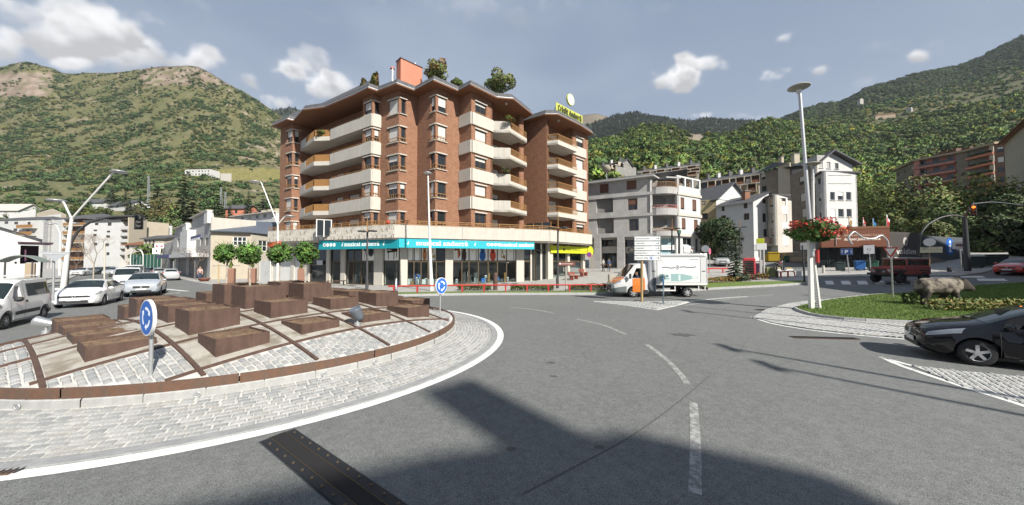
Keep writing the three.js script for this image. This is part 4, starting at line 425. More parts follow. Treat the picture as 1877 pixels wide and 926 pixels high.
function hip(B,P4,y0,y1,over,inset,mat,name='roof'){
const cx=(P4[0][0]+ P4[1][0]+ P4[2][0]+ P4[3][0])/ 4,cz=(P4[0][1]+ P4[1][1]+ P4[2][1]+ P4[3][1])/ 4;const ex=P4.map((p)=>{const dx=p[0]- cx,dz=p[1]- cz,l=Math.hypot(dx,dz);return V(p[0]+ dx/l*over,y0,p[1]+ dz/l*over);});const m=(i,j)=>V((ex[i].x+ex[j].x)/ 2,y1,(ex[i].z+ex[j].z)/ 2);const r0=m(0,3),r1=m(1,2),d=r1.clone().sub(r0).setY(0).normalize().multiplyScalar(inset);r0.add(d);r1.sub(d);new MB().quad(ex[0],ex[1],r1,r0).tri(ex[1],ex[2],r1).quad(ex[2],ex[3],r0,r1).tri(ex[3],ex[0],r0).quad(ex[3],ex[2],ex[1],ex[0]).build(name,mat,B);}
const BK=(W,d)=>[W.p(0,-d),W.p(W.len,-d)];
{
const B=bld('corner_building','grey rendered four-storey corner building with rounded balconies behind the box truck');
const WL=Wall.px(1078,49.4,1197,45),WC=Wall.px(1197,45,1243,45.2),WR=Wall.px(1243,45.2,1286.5,48),YT=14.3,yb=0.6,b1=12.1,b2=9.2,b3=6.35;
const w={frame:M.woodDark,blindMat:M.shutter};
const lg=[[1094,362.5,1124.5,390],[1094.5,397.5,1125.5,428]].map((r)=>WL.rect(...r)),wl=[[1100.5,337,1116.5,354],[1150,331,1168,347.5],[1152,364,1169.5,385],[1153.5,401.5,1171.5,423]].map((r)=>WL.rect(...r));
wall(B,WL,6.1,YT,[...lg,...wl],M.greyWall);wl.forEach((h,i)=>win(B,WL,h,{...w,blind:[1,1,0.5,0][i],mull:1}));
for(const h of lg){const W2=new Wall(WL.p(h[0]- 0.05,-1.3),WL.p(h[1]+ 0.05,-1.3));wall(B,W2,h[2]- 0.1,h[3]+ 0.1,[[1.0,2.1,h[2]+ 0.2,h[3]- 0.35]],M.greyDark);win(B,W2,[1.0,2.1,h[2]+ 0.2,h[3]- 0.35],{...w,blind:0.7});const b=new MB(WL.M);b.box((h[0]+ h[1])/ 2,h[2]- 0.04,-0.7,h[1]- h[0]+ 0.1,0.08,1.3);b.box((h[0]+ h[1])/ 2,h[3]+ 0.045,-0.7,h[1]- h[0]+ 0.1,0.08,1.3);b.box(h[0]- 0.05,(h[2]+ h[3])/ 2,-0.8,0.08,h[3]- h[2],1.05);b.build('loggia',M.greyWall,B);}
const dr=[[1217,360,1231,388],[1217.5,399,1232,428],[1212,332,1226,349]].map((r)=>WC.rect(...r));wall(B,WC.back(-1.1),6.1,YT-0.3,dr,M.greyWall);dr.forEach((h,i)=>win(B,WC.back(-1.1),h,{frame:i===1?M.wood:M.woodDark,blind:i===0?0.9:0,blindMat:M.blindTan}));
for(const[u,s]of[[0,1],[WC.len,-1]])wall(B,s>0?new Wall(WC.p(0,0),WC.p(0,-1.1)):new Wall(WC.p(WC.len,-1.1),WC.p(WC.len,0)),6.1,YT,[],M.greyWall);
[b1,b2,b3].forEach((y,k)=>{const pts=[];for(let i=0;i<=10;i++){const t=i/10;pts.push(WC.p(WC.len*t,0.75*Math.sin(Math.PI*t)**0.6+0.02));}const sl=new MB().prism([...pts,WC.p(WC.len-0.02,-1.09),WC.p(0.02,-1.09)],y-0.32,y).build('balcony_slab',M.greyWall,B);const par=new MB();const hh=k===2?0.35:0.62;for(let i=0;i<10;i++)par.quad(V(pts[i][0],y,pts[i][1]),V(pts[i+1][0],y,pts[i+1][1]),V(pts[i+1][0],y+hh,pts[i+1][1]),V(pts[i][0],y+hh,pts[i][1]));par.build('balcony_parapet',M.greyWall,B);bars(B,pts,y+hh-0.05,k===0?0.7:0.45,k===1?M.pink:M.wood,{name:'balcony_railing',gap:0.14});});
const wr=[[1249,362,1256,384],[1270.6,366,1278,387.5],[1250.6,400,1257.8,421],[1273,403,1280,423.5]].map((r)=>WR.rect(...r));wall(B,WR,6.1,b1,wr,M.white);wr.forEach((h)=>win(B,WR,h,{...w,blind:0.85,mull:0}));
wall(B,WR,b1,b1+1.0,[],M.white);{const b=new MB(WR.M);for(let k=0;k<4;k++)b.box(0.15+k*(WR.len-0.3)/ 3,b1+1.6,-0.12,0.3,1.3,0.24);b.box(WR.len/2,b1+2.3,-0.12,WR.len,0.2,0.25);b.build('terrace_frame',M.white,B);for(const u of[0.95,2.1,3.2]){const p=new MB(WR.M);for(let k=0;k<40;k++)p.box(u+rr(-0.25,0.25),b1+1.0+rr(0,0.85),rr(-0.5,-0.2),0.14,0.1,0.02,rnd()*3,rnd()*3);p.build('terrace_plant',M.plastic(0.28,0.10,0.04,0.9),B).userData.kind='stuff';}wall(B,WR.back(-2.2),b1,YT-0.2,[],M.greyWall);}
for(const W of[WL,WC,WR])for(const y of[b1,b2,b3]){if(W===WC)continue;new MB(W.M).box(W.len/2,y-0.14,0.06,W.len+0.05,0.36,0.2).build('floor_band',W===WR?M.offwhite:M.greyWall,B);}
const pil=(W,a,b,mat=M.greyDark)=>{const u0=W.u(a),u1=W.u(b),n=11;for(let k=0;k<n;k++)new MB(W.M).rbox((u0+u1)/ 2,yb +(k+0.5)*(6.1-yb)/ n,0.05,u1-u0,(6.1-yb)/ n-0.02,0.35,0.01,0,1).build('tile',mat,B);};
pil(WL,1090,1102,M.greyWall);pil(WL,1132,1145,M.greyWall);pil(WL,1184,1196,M.greyWall);const W0=WL.back(-0.9),W1=WR.back(-0.2),W2=WC.back(-0.6);
const sh=[[1104,464,1131,496],[1103,439.5,1131,452],[1146,439.5,1180,452],[1147,464,1182,496]].map((r)=>W0.rect(...r));wall(B,W0,yb,6.1,sh,M.offwhite);sh.forEach((h)=>win(B,W0,h,{frame:M.darkMetal,mull:2,name:'shop_window'}));
const s2=W2.rect(1200,436,1240,466);wall(B,W2,yb,6.1,[s2],M.white);win(B,W2,s2,{frame:M.whiteMetal,mull:2,cross:1,glass:new THREE.MeshPhysicalMaterial({color:C(0.22,0.36,0.4),roughness:0.1}),name:'shop_window'});const s3=[[1252,436,1269,449],[1275,437,1281,462]].map((r)=>W1.rect(...r));wall(B,W1,yb,6.1,s3,M.white);s3.forEach((h)=>win(B,W1,h,{frame:M.galv,name:'shop_window'}));
const sign=(W,r,draw,w,h,name='shop_sign')=>{const q=W.rect(...r);const m=new MB(W.M).box((q[0]+ q[1])/ 2,(q[2]+ q[3])/ 2,0.12,q[1]- q[0],q[3]- q[2],0.08).build(name,M.signWhite,B);const g=new THREE.PlaneGeometry(q[1]- q[0]- 0.02,q[3]- q[2]- 0.02).applyMatrix4(W.M.clone().multiply(new THREE.Matrix4().setPosition((q[0]+ q[1])/ 2,(q[2]+ q[3])/ 2,0.164)));put('lettering',plain(g),printed(w,h,draw),m);};
sign(W1,[1253,451,1271,463],(g,w,h)=>{g.fillStyle='#efeeea';g.fillRect(0,0,w,h);g.fillStyle='#b3362e';g.font='italic bold 46px serif';g.textAlign='center';g.fillText('Campos',w/2,62);g.fillStyle='#888';g.fillRect(30,84,w-60,8);},180,110);sign(W2,[1212,449.5,1236,458],(g,w,h)=>{g.fillStyle='#f2f1ef';g.fillRect(0,0,w,h);g.fillStyle='#c4403a';g.font='italic bold 40px serif';g.textAlign='center';g.fillText('Campos',w/2,52);},240,80);
{const q=WL.rect(1150,454,1163,462.5);const r=(q[3]- q[2])/ 2;const g=new THREE.TorusGeometry(r,0.05,6,24).scale(1.5,1,1).applyMatrix4(W0.M.clone().multiply(new THREE.Matrix4().setPosition((q[0]+ q[1])/ 2,(q[2]+ q[3])/ 2,0.1)));put('oval_sign',plain(g),M.bronze,B);}
hull(B,[WL.p(0.1,-0.35),WL.p(WL.len-0.1,-0.95),WC.p(WC.len,-1.3),WR.p(WR.len-0.1,-2.3),[...WR.p(WR.len,-14)],WL.p(0,-14)],6.11,YT-0.1,M.greyDark);hull(B,[WL.p(0,-1.2),WC.p(0,-1.4),WR.p(WR.len,-0.6),WR.p(WR.len,-13),WL.p(0,-13)],yb,6.09,M.greyDark);wall(B,new Wall(WR.p(WR.len,0),WR.p(WR.len,-14)),yb,b1+0.9,[],M.white);
{const e=(p,y)=>V(p[0],y,p[1]);const a=WL.p(-1,0.8),b=WL.p(WL.len+0.3,0.8),c=WL.p(WL.len+4.2,-6.5),c2=WC.p(WC.len*0.62,-1.6),d=WL.p(-1,-13);const y0=YT+0.05,y1=YT+2.0;const r0=WL.p(-1,-6.5);const m=new MB().quad(e(a,y0),e(b,y0),e(c,y1),e(r0,y1)).quad(e(r0,y1),e(c,y1),e(WL.p(WL.len+4,-13),y0),e(d,y0)).tri(e(b,y0),e(c2,y0),e(c,y1));m.build('roof',M.slate,B);new MB().prism([a,b,c2,WL.p(WL.len+4,-13),d],YT-0.16,YT+0.04).build('eaves',M.greyWall,B);new MB().prism([WC.p(WC.len*0.35,-1.3),WC.p(WC.len*0.55,0.2),WR.p(0.6,0.2),WR.p(1.0,-2.4)],YT-0.25,YT-0.05).build('canopy_roof',M.greyWall,B);}
{const p=at(1112,320,52),g=new THREE.SphereGeometry(0.95,20,8,0,6.3,0,0.8).rotateX(2.2).rotateY(-0.4);const dsh=thing('satellite_dish','cream satellite dish on the roof of the grey corner building','satellite dish',V(p.x,p.y,p.z));put('dish',plain(g),STD({color:C(0.42,0.38,0.3),side:THREE.DoubleSide}),dsh,V(0,1.1,0.2));new MB().cone(V(0,-1.2,0),V(0,0.5,0),0.06,0.06).build('mast',M.galv,dsh);}
}
{
const B=bld('yellow_house','ochre house with a dark roof behind the round street tree');const W=Wall.px(1284,58,1315,56.5),y0=2,y1=Y(366,57);face(B,W,y0,y1,[[1288.5,369,1295,375.5],[1288,391,1299,402]],M.yellow);const Wb=Wall.px(1315,56.5,1372,60);wall(B,Wb,y0,y1+0.4,[],M.white,{top:[[0,y1-0.1],[Wb.len*0.5,y1+3.2],[Wb.len,y1-0.1]]});const e=[-Wb.n[0],-Wb.n[1]];gable(B,Wb.p(0,0.1),e,12,Wb.e,Wb.len,y1,y1+3.1,M.slate,{over:0.5,endMat:M.white});hull(B,[W.p(0.1,-0.3),Wb.p(0.2,-0.3),Wb.p(Wb.len,-0.3),Wb.p(Wb.len,-11),W.p(0,-11)],y0,y1-0.1,M.yellow);
}
{
const B=bld('white_house','white gabled house with a three-storey bay and plain grey side wall','house');const WS=Wall.px(1314.5,54.5,1383,50),WF=Wall.px(1383,50,1412,51),WBs=Wall.px(1409,50.6,1423,48.6),WBf=Wall.px(1423,48.6,1446.5,49.2),y0=1.5,ye=WS.y(WS.len,368.5),yp=WF.y(WF.len,352.5);
face(B,WS,y0,ye,[[1324.5,378.5,1330,387],[1365,372.5,1372,382],[1323,395,1332,408],[1365,391,1375,403]],M.white,{win:{frame:M.woodDark,mull:1}});
const hf=[[1399.5,391,1407,407.5],[1401,420,1408,434],[1400,364.5,1407.5,373]].map((r)=>WF.rect(...r));wall(B,WF,y0,yp,hf,M.white,{top:[[0,ye],[WF.len,yp]]});hf.forEach((h)=>win(B,WF,h,{frame:M.woodDark,mull:1}));
face(B,WBs,y0+3.4,yp-0.9,[[1413,362.5,1421,379],[1415,391,1422,408],[1415,419,1422,433]],M.beige,{win:{blindMat:M.blindTan,blind:0.8}});face(B,WBf,y0+3.4,yp-0.9,[[1427,363,1443,377],[1429.5,392.5,1445,407],[1430,419,1446,432]],M.white,{win:{frame:M.woodDark,mull:2}});
hull(B,[WS.p(0.1,-0.3),WS.p(WS.len-0.1,-0.3),WF.p(WF.len,-0.3),WBs.p(WBs.len-0.05,-0.3),WBf.p(WBf.len,-0.1),WBf.p(WBf.len+1.5,-8),WS.p(0,-9)],y0,ye-0.2,M.offwhite);hull(B,[WBs.p(0.05,-0.3),WBs.p(WBs.len-0.05,-0.28),WBf.p(WBf.len-0.02,-0.28),WBf.p(WBf.len,-3)],y0+3.4,yp-1,M.offwhite);new MB().prism([WBs.p(-0.2,0.3),WBs.p(WBs.len,0.35),WBf.p(WBf.len+0.3,0.3),WBf.p(WBf.len,-4),WBs.p(0,-3)],yp-0.95,yp-0.75).build('bay_roof',M.slate,B);
const q=(p,y)=>V(p[0],y,p[1]);const rb=new MB(),L=[WS.p(-0.4,0.5),WS.p(WS.len+0.1,0.5),WF.p(WF.len+0.3,0.3),WS.p(-0.4,-6)];rb.quad(q(L[0],ye-0.2),q(L[1],ye-0.2),q(L[2],yp+0.1),q(L[3],yp+0.3));rb.quad(q(L[3],yp+0.3),q(L[2],yp+0.1),q(WBf.p(WBf.len+2,-6),ye),q(WS.p(0,-12),ye));rb.build('roof',M.slate,B);{const p=WS.p(WS.u(1361),-1.6);const c=new MB().box(p[0],ye+1.0,p[1],0.8,1.8,0.8).build('chimney',M.brick,B);new MB().box(p[0],ye+1.95,p[1],1,0.1,1).build('chimney_cap',M.greyDark,c);}
const Wr=new Wall(WBf.p(WBf.len,-0.3),WBf.p(WBf.len+1.6,-0.6));wall(B,Wr,y0,yp-1.5,[],M.offwhite);const bw=WBs.back(-0.1);new MB(WF.M).box(WF.len+0.6,WF.y(0,449),0.7,3.4,0.2,1.3).build('balcony_slab',M.offwhite,B);bars(B,[WF.p(0.3,1.25),WF.p(WF.len+2,1.25)],WF.y(0,448),0.9,M.woodDark,{name:'balcony_railing'});
}
{
const B=bld('gabled_block','tall block with a steep gable, grey side and bright white front tower','building');const WA=Wall.px(1396,74,1430,70),WB=Wall.px(1430,69,1452,67),WC=Wall.px(1452,67,1500,60),WTs=Wall.px(1499,60,1515,56.5),WT=Wall.px(1515,56.5,1575,57.5),WG=Wall.px(1500,60,1568,61),y0=2.5;const yA=WA.y(WA.len,309),yC=WC.y(WC.len,303),yT=WT.y(0,314.5),yP=WG.y(WG.u(1527),279);
face(B,WA,y0,yA,[[1398,317,1406,330],[1398,340,1408,352]],M.stone,{win:{frame:M.whiteMetal}});wall(B,WB,y0,yA+0.4,[],M.cream);face(B,WC,y0,yC,[[1469,323,1481,338],[1470,354,1482,369],[1472,382,1484,398],[1473,411,1485,425]],M.stone,{win:{frame:M.woodDark}});
face(B,WTs,y0,yT,[[1503,326,1511,337],[1504,352,1512,368],[1505,382,1513,398],[1505,411,1513,425]],M.greyWall,{win:{frame:M.woodDark}});const cols=[[1525,1534],[1539,1549.5],[1554.5,1564]];const hs=[];for(const y of[352,383,413])for(const[a,b]of cols)hs.push([a,y,b,y+15]);face(B,WT,y0,yT,hs,M.white,{win:{frame:M.whiteMetal,blindMat:M.signWhite,sill:M.white}});for(const y of[321,336])for(const[a,b]of cols){const h=WT.rect(a-3,y,b+1,y+1.2);new MB(WT.M).box((h[0]+ h[1])/ 2,(h[2]+ h[3])/ 2,0.01,h[1]- h[0],0.08,0.05).build('lintel',M.greyDark,B);}
const gh=[[1506,296,1513,308],[1520,297,1527,309],[1535,299,1542,310]].map((r)=>WG.rect(...r));const uP=WG.u(1527);wall(B,WG,yT-1.2,yP,gh,M.white,{top:[[0,yC],[uP,yP],[WG.len,WG.y(WG.len,303)]]});gh.forEach((h)=>win(B,WG,h,{frame:M.whiteMetal,sill:M.white}));
hull(B,[WTs.p(0.3,-0.4),WT.p(0.1,-0.4),WT.p(WT.len-0.02,-0.4),WT.p(WT.len-0.02,-3.8),WTs.p(0.3,-3)],y0,yT-0.05,M.white);wall(B,new Wall(WT.p(WT.len,0),WT.p(WT.len,-3.8)),y0,yT,[],M.white);new MB().prism([WTs.p(-0.1,0.4),WTs.p(WTs.len,0.45),WT.p(WT.len+0.5,0.4),WT.p(WT.len+0.3,-3.4),WTs.p(0,-2)],yT,yT+0.22).build('tower_roof',M.slate,B);
hull(B,[WA.p(0,-0.3),WA.p(WA.len,-0.3),WB.p(WB.len,-0.4),WC.p(WC.len-0.1,-0.3),WG.p(WG.len-0.1,-0.3),WG.p(WG.len,-16),WA.p(0,-10)],y0,yA-0.3,M.greyWall);
const q=(p,y)=>V(p[0],y,p[1]),yR=WG.y(WG.len,303);const P0=WG.p(-0.5,0.9),P1=WG.p(uP,0.9),P2=WG.p(WG.len+0.9,0.9),K0=WC.p(-4,0.8),K1=WA.p(-1,-5),K2=WG.p(WG.len+0.9,-17);const th=0.25,rb=new MB();for(const o of[0,th])rb.quad(q(P0,yC-0.2+o),q(P1,yP+0.05+o),q(K1,yP-0.4+o),q(K0,yA+0.1+o)).quad(q(P1,yP+0.05+o),q(P2,yR-0.1+o),q(K2,yR-0.1+o),q(K1,yP-0.4+o));rb.quad(q(P0,yC-0.2),q(P1,yP+0.05),q(P1,yP+0.05+th),q(P0,yC-0.2+th)).quad(q(P1,yP+0.05),q(P2,yR-0.1),q(P2,yR-0.1+th),q(P1,yP+0.05+th));rb.quad(q(WA.p(-0.6,0.7),yA-0.1),q(WB.p(WB.len,0.7),yA+0.3),q(K0,yA+1.6),q(K1,yA+2));rb.build('roof',M.slate,B);
for(const[px,py,d,w,h]of[[1458,283,68,1.1,2],[1432,288,72,0.5,2.4]]){const p=at(px,py,d);const c=new MB().box(p.x,p.y-h/2,p.z,w,h,0.8).build('chimney',M.cream,B);new MB().box(p.x,p.y+0.05,p.z,w+0.2,0.12,1).build('chimney_cap',M.greyDark,c);}
}
function terraces(label,x0,d0,x1,d1,yt,yb,rows,nb,wallM=M.beige,group){const B=bld('terraced_flats',label,'building',group),W=Wall.px(x0,d0,x1,d1),Yb=W.y(W.len/2,yb),Yt=W.y(W.len/2,yt),h=(Yt-Yb)/ rows;
for(let r=0;r<rows;r++){const Wr=W.back(-r*2.2),y=Yb+r*h;const holes=rowsOf(Wr,Wr.len*0.06,Wr.len*0.94,nb*2,[y+0.5],Math.min(1.2,Wr.len/nb/3),Math.min(1.4,h*0.6));faceU(B,Wr,y -(r?0:6),y+h,holes,r % 2?M.slate:wallM,{win:{frame:M.woodDark}});for(let k=0;k<nb;k++){const u=Wr.len*(k+0.3+0.2*(r % 2))/ nb,w=Wr.len/nb*0.55;const b=new MB(Wr.M);for(const s of[-1,1])b.box(u+s*w/2+w/2,y+h*0.55,0.6,0.16,h*0.8,1.2);b.box(u+w/2,y+h*0.96,0.6,w+0.16,0.16,1.22);b.box(u+w/2,y+h*0.16,0.6,w+0.15,0.16,1.21);b.build('balcony_box',M.cream,B);new MB(Wr.M).box(u+w/2,y+h*0.32,1.12,w-0.18,h*0.3,0.06).build('balcony_railing',M.soffit,B);new MB(Wr.M).box(u+w/2,y+h*0.6,0.05,w-0.2,h*0.6,0.06).build('balcony_door',M.woodDark,B);}new MB(Wr.M).box(Wr.len/2,y+h+0.02,-0.8,Wr.len+0.4,0.22,2.6).build('roof_edge',M.offwhite,B);}
hull(B,[W.p(0,-rows*2.2),W.p(W.len,-rows*2.2),W.p(W.len,-12),W.p(0,-12)],Yb-6,Yt-0.1,M.greyDark);hull(B,[W.p(0.02,-0.3),W.p(W.len-0.02,-0.3),W.p(W.len,-12),W.p(0,-12)],Yb-6,Yb+h-0.1,M.greyDark);const e=[W.e[0],W.e[1]],f=[-W.n[0],-W.n[1]];gable(B,W.p(0,-rows*2.2+1),e,W.len,f,6,Yt,Yt+1.8,M.slate,{endMat:M.greyDark});for(let k=0;k<nb+1;k++){const p=W.p(W.len*(k+0.4)/(nb+1),-rows*2.2-1.4);const c=new MB().box(p[0],Yt+1.7,p[1],0.7,2.2,0.7).build('chimney',k % 2?M.white:M.slate,B);new MB().box(p[0],Yt+2.84,p[1],0.9,0.1,0.9).build('chimney_cap',M.slate,c);}return B;}
terraces('dark-roofed cream flats peeking over the left end of the grey corner building',1082,112,1130,104,302,316,2,2,M.tan);
terraces('long slate terraced flats with boxed balconies above the grey corner building roof',1168,100,1284,92,304,330,3,4);
terraces('slate roofed cream flats with chimneys above the ochre house',1286,88,1394,80,325,360,2,4,M.tan);
{
const B=bld('pink_flats','long pink and brown flats with dark balconies high on the right hillside');const W0=Wall.px(1648,116,1681,106),W1=Wall.px(1681,106,1760,98),W2=Wall.px(1760,98,1782,96),W3=Wall.px(1782,96,1834,90),yT=W1.y(0,297),n=5,h=2.75,yB=yT-n*h-2.5;
faceU(B,W0,yB,yT,rowsOf(W0,1.5,W0.len-1,3,[0,1,2,3].map((k)=>yT-2.3-k*h),0.9,1.1),M.stone,{win:{frame:M.woodDark}});wall(B,W2,yB-2,yT+0.3,[],M.stone,{th:0.8});
for(const W of[W1,W3]){const s=W===W1;for(let k=0;k<n;k++){const y=yT -(k+1)*h;new MB(W.M).box(W.len/2,y+0.42,0.1,W.len,0.62,1.4).build('balcony_band',s?M.pink:M.salmon,B);new MB(W.M).box(W.len*0.55,y+1.05,0.7,W.len*0.8,0.6,0.05).build('balcony_glass',M.carGlass,B);const hs=rowsOf(W,W.len*0.22,W.len*0.85,3,[y+0.7],W.len*0.16,1.9);faceU(B,W.back(-0.6),y,y+h,hs,M.pink,{win:{frame:M.woodDark,blind:0}});new MB(W.M).box(s?W.len*0.1:W.len*0.93,y+1.5,0.1,W.len*0.14,h-0.3,1.0).build('pier',s?M.pink:M.cream,B);}}
new MB().prism([W0.p(-0.5,0.5),W1.p(0,1),W2.p(0,0.8),W3.p(0,1),W3.p(W3.len+0.6,1),W3.p(W3.len,-12),W0.p(0,-12)],yT+0.02,yT+0.6).build('roof',M.tan,B);hull(B,[W0.p(0.1,-0.3),W1.p(0,-1),W2.p(0,-1),W3.p(W3.len,-1),W3.p(W3.len,-11),W0.p(0,-11)],yB,yT,M.greyDark);const We=new Wall(W3.p(W3.len,0.4),W3.p(W3.len+3,-3));faceU(B,We,yB,yT,rowsOf(We,1,We.len-1,2,[0,1,2,3].map((k)=>yT-2.4-k*h),1.1,1.5),M.woodDark,{});for(const[px,w]of[[1745,3],[1757,3.5],[1768,1]]){const p=W2.p((px-1760)*0.16,-3);new MB().box(p[0],yT+1.2,p[1],w,1.5,2).build('roof_box',M.woodDark,B);}
}
{const B=bld('cream_block','plain cream block with a tiled roof edge at the far right of the hillside');const W=Wall.px(1850,72,1960,50),y1=Y(262,71);wall(B,W,2,y1,[],M.beige,{});faceU(B,new Wall(W.p(0,-9),W.p(0,0)),2,y1,[[2,3.2,y1-3,y1-1.4],[5,6.2,y1-3,y1-1.4]],M.beige);hull(B,[W.p(0.1,-0.3),W.p(W.len,-0.3),W.p(W.len,-9),W.p(0.1,-9)],2,y1-0.05,M.beige);new MB().prism([W.p(-0.6,0.7),W.p(W.len,0.7),W.p(W.len,-9),W.p(-0.6,-9)],y1+0.01,y1+0.35).build('roof_edge',M.soffit,B);gable(B,W.p(0,-9),W.e,W.len,W.n,9.4,y1+0.35,y1+2.4,M.soffit,{endMat:M.beige});}
{
const B=bld('tourist_pavilion','low brown information pavilion with pale lettering on its fascia behind the crossing','pavilion');const d=36,W=Wall.px(1502,38,1626,36),y0=0.9,yF0=W.y(W.len/2,453.5),yF1=W.y(W.len/2,421),brown=STD({color:C(0.155,0.052,0.024),roughness:0.6});
new MB(W.M).box(W.len/2,(yF0+yF1)/ 2,0.3,W.len,yF1-yF0,0.5).build('fascia',brown,B);new MB(W.M).box(W.len*0.62,yF1+0.14,0.3,W.len*0.76,0.27,0.56).build('fascia_cap',M.soffit,B);
const g=new THREE.PlaneGeometry(W.len-0.1,yF1-yF0-0.1).applyMatrix4(W.M.clone().multiply(new THREE.Matrix4().setPosition(W.len/2,(yF0+yF1)/ 2,0.556)));put('lettering',plain(g),printed(1024,270,(c,w,h)=>{c.fillStyle='#70412c';c.fillRect(0,0,w,h);c.fillStyle='#e9e2d8';c.beginPath();c.arc(62,130,48,0,7);c.fill();c.fillStyle='#70412c';c.font='bold 84px serif';c.textAlign='center';c.fillText('i',62,160);c.fillStyle='#b79a86';c.font='bold 40px sans-serif';c.textAlign='left';c.fillRect(130,84,150,22);c.fillRect(130,128,170,22);c.fillStyle='#cbb9a8';c.font='44px sans-serif';c.fillText('Oficina d’Informació i Turisme',350,105);c.fillStyle='#f1ebe2';c.font='bold 54px sans-serif';c.fillText('de Sant Julià de Lòria',350,170);}),B);
const n=6;for(let k=0;k<n;k++){const u0=W.len*k/n+0.05,u1=W.len*(k+1)/ n-0.05;win(B,W,[u0,u1,y0+0.3,yF0-0.05],{frame:M.darkMetal,depth:0.4,mull:0,cross:1,name:'glazing'});}new MB(W.M).box(W.len/2,y0+0.15,-0.3,W.len,0.5,0.4).build('plinth',M.stone,B);hull(B,[W.p(0,-0.7),W.p(W.len,-0.7),[X(1626,41),-41],[X(1508,43),-43]],y0,yF1-0.1,M.greyDark);
const p=(px,py)=>{const q=at(px,py,35.2);return q;};new MB().tube([p(1562,448),p(1555,436),p(1566,425),p(1582,436),p(1600,438),p(1616,432),p(1627,442),p(1629,462),p(1629,500)],0.09,8,60).build('curved_pipe',M.galv,B);
const W2=Wall.px(1626,36,1694,38),t1=W2.y(W2.len/2,426);const dk=STD({color:C(0.055,0.05,0.046),roughness:0.8});wall(B,W2,y0,t1,[],dk);const g2=new THREE.PlaneGeometry(W2.len,t1-y0-0.4).applyMatrix4(W2.M.clone().multiply(new THREE.Matrix4().setPosition(W2.len/2,(t1+y0)/ 2,0.006)));put('wall_print',plain(g2),printed(400,380,(c,w,h)=>{c.fillStyle='#413c3a';c.fillRect(0,0,w,h);c.fillStyle='#a9a6a4';c.beginPath();c.ellipse(200,70,24,40,0,0,7);c.fill();c.fillStyle='#413c3a';c.beginPath();c.ellipse(204,74,10,26,0.2,0,7);c.fill();c.fillStyle='#d0cdca';c.font='bold 66px sans-serif';c.textAlign='center';c.fillText('valdim',210,190);c.fillRect(80,220,270,14);c.fillStyle='#8a8785';c.fillRect(110,255,230,12);c.fillRect(120,290,60,50);c.fillStyle='#a8912c';c.fillRect(90,250,40,30);}),B);hull(B,[W2.p(0,-0.3),W2.p(W2.len,-0.3),W2.p(W2.len,-6),W2.p(0,-6)],y0,t1-0.05,dk);
const W3=Wall.px(1694,38,1766,41),t3=W3.y(W3.len/2,434);const bl=STD({map:speckle([0.075,0.085,0.10],0.2,2,0.15,128)});wall(B,W3,y0,t3,[],bl);const g3=new THREE.CircleGeometry(1.05,32).applyMatrix4(W3.M.clone().multiply(new THREE.Matrix4().setPosition(W3.u(1742),W3.y(W3.u(1742),452),0.012)));put('information_disc',plain(g3),printed(160,160,(c)=>{c.fillStyle='#1f5fae';c.fillRect(0,0,160,160);c.fillStyle='#d9e2ee';c.beginPath();c.arc(86,38,16,0,7);c.fill();c.fillRect(66,64,34,66);c.fillRect(56,64,30,14);c.fillRect(56,118,56,14);}),B);const st=Wall.px(1698,37.2,1765,39.6);wall(B,st,y0,2,[],M.stone,{top:[[0,st.y(0,466)],[st.len*0.5,st.y(1,478)],[st.len,st.y(st.len,491)]],name:'ramp_wall'});
}
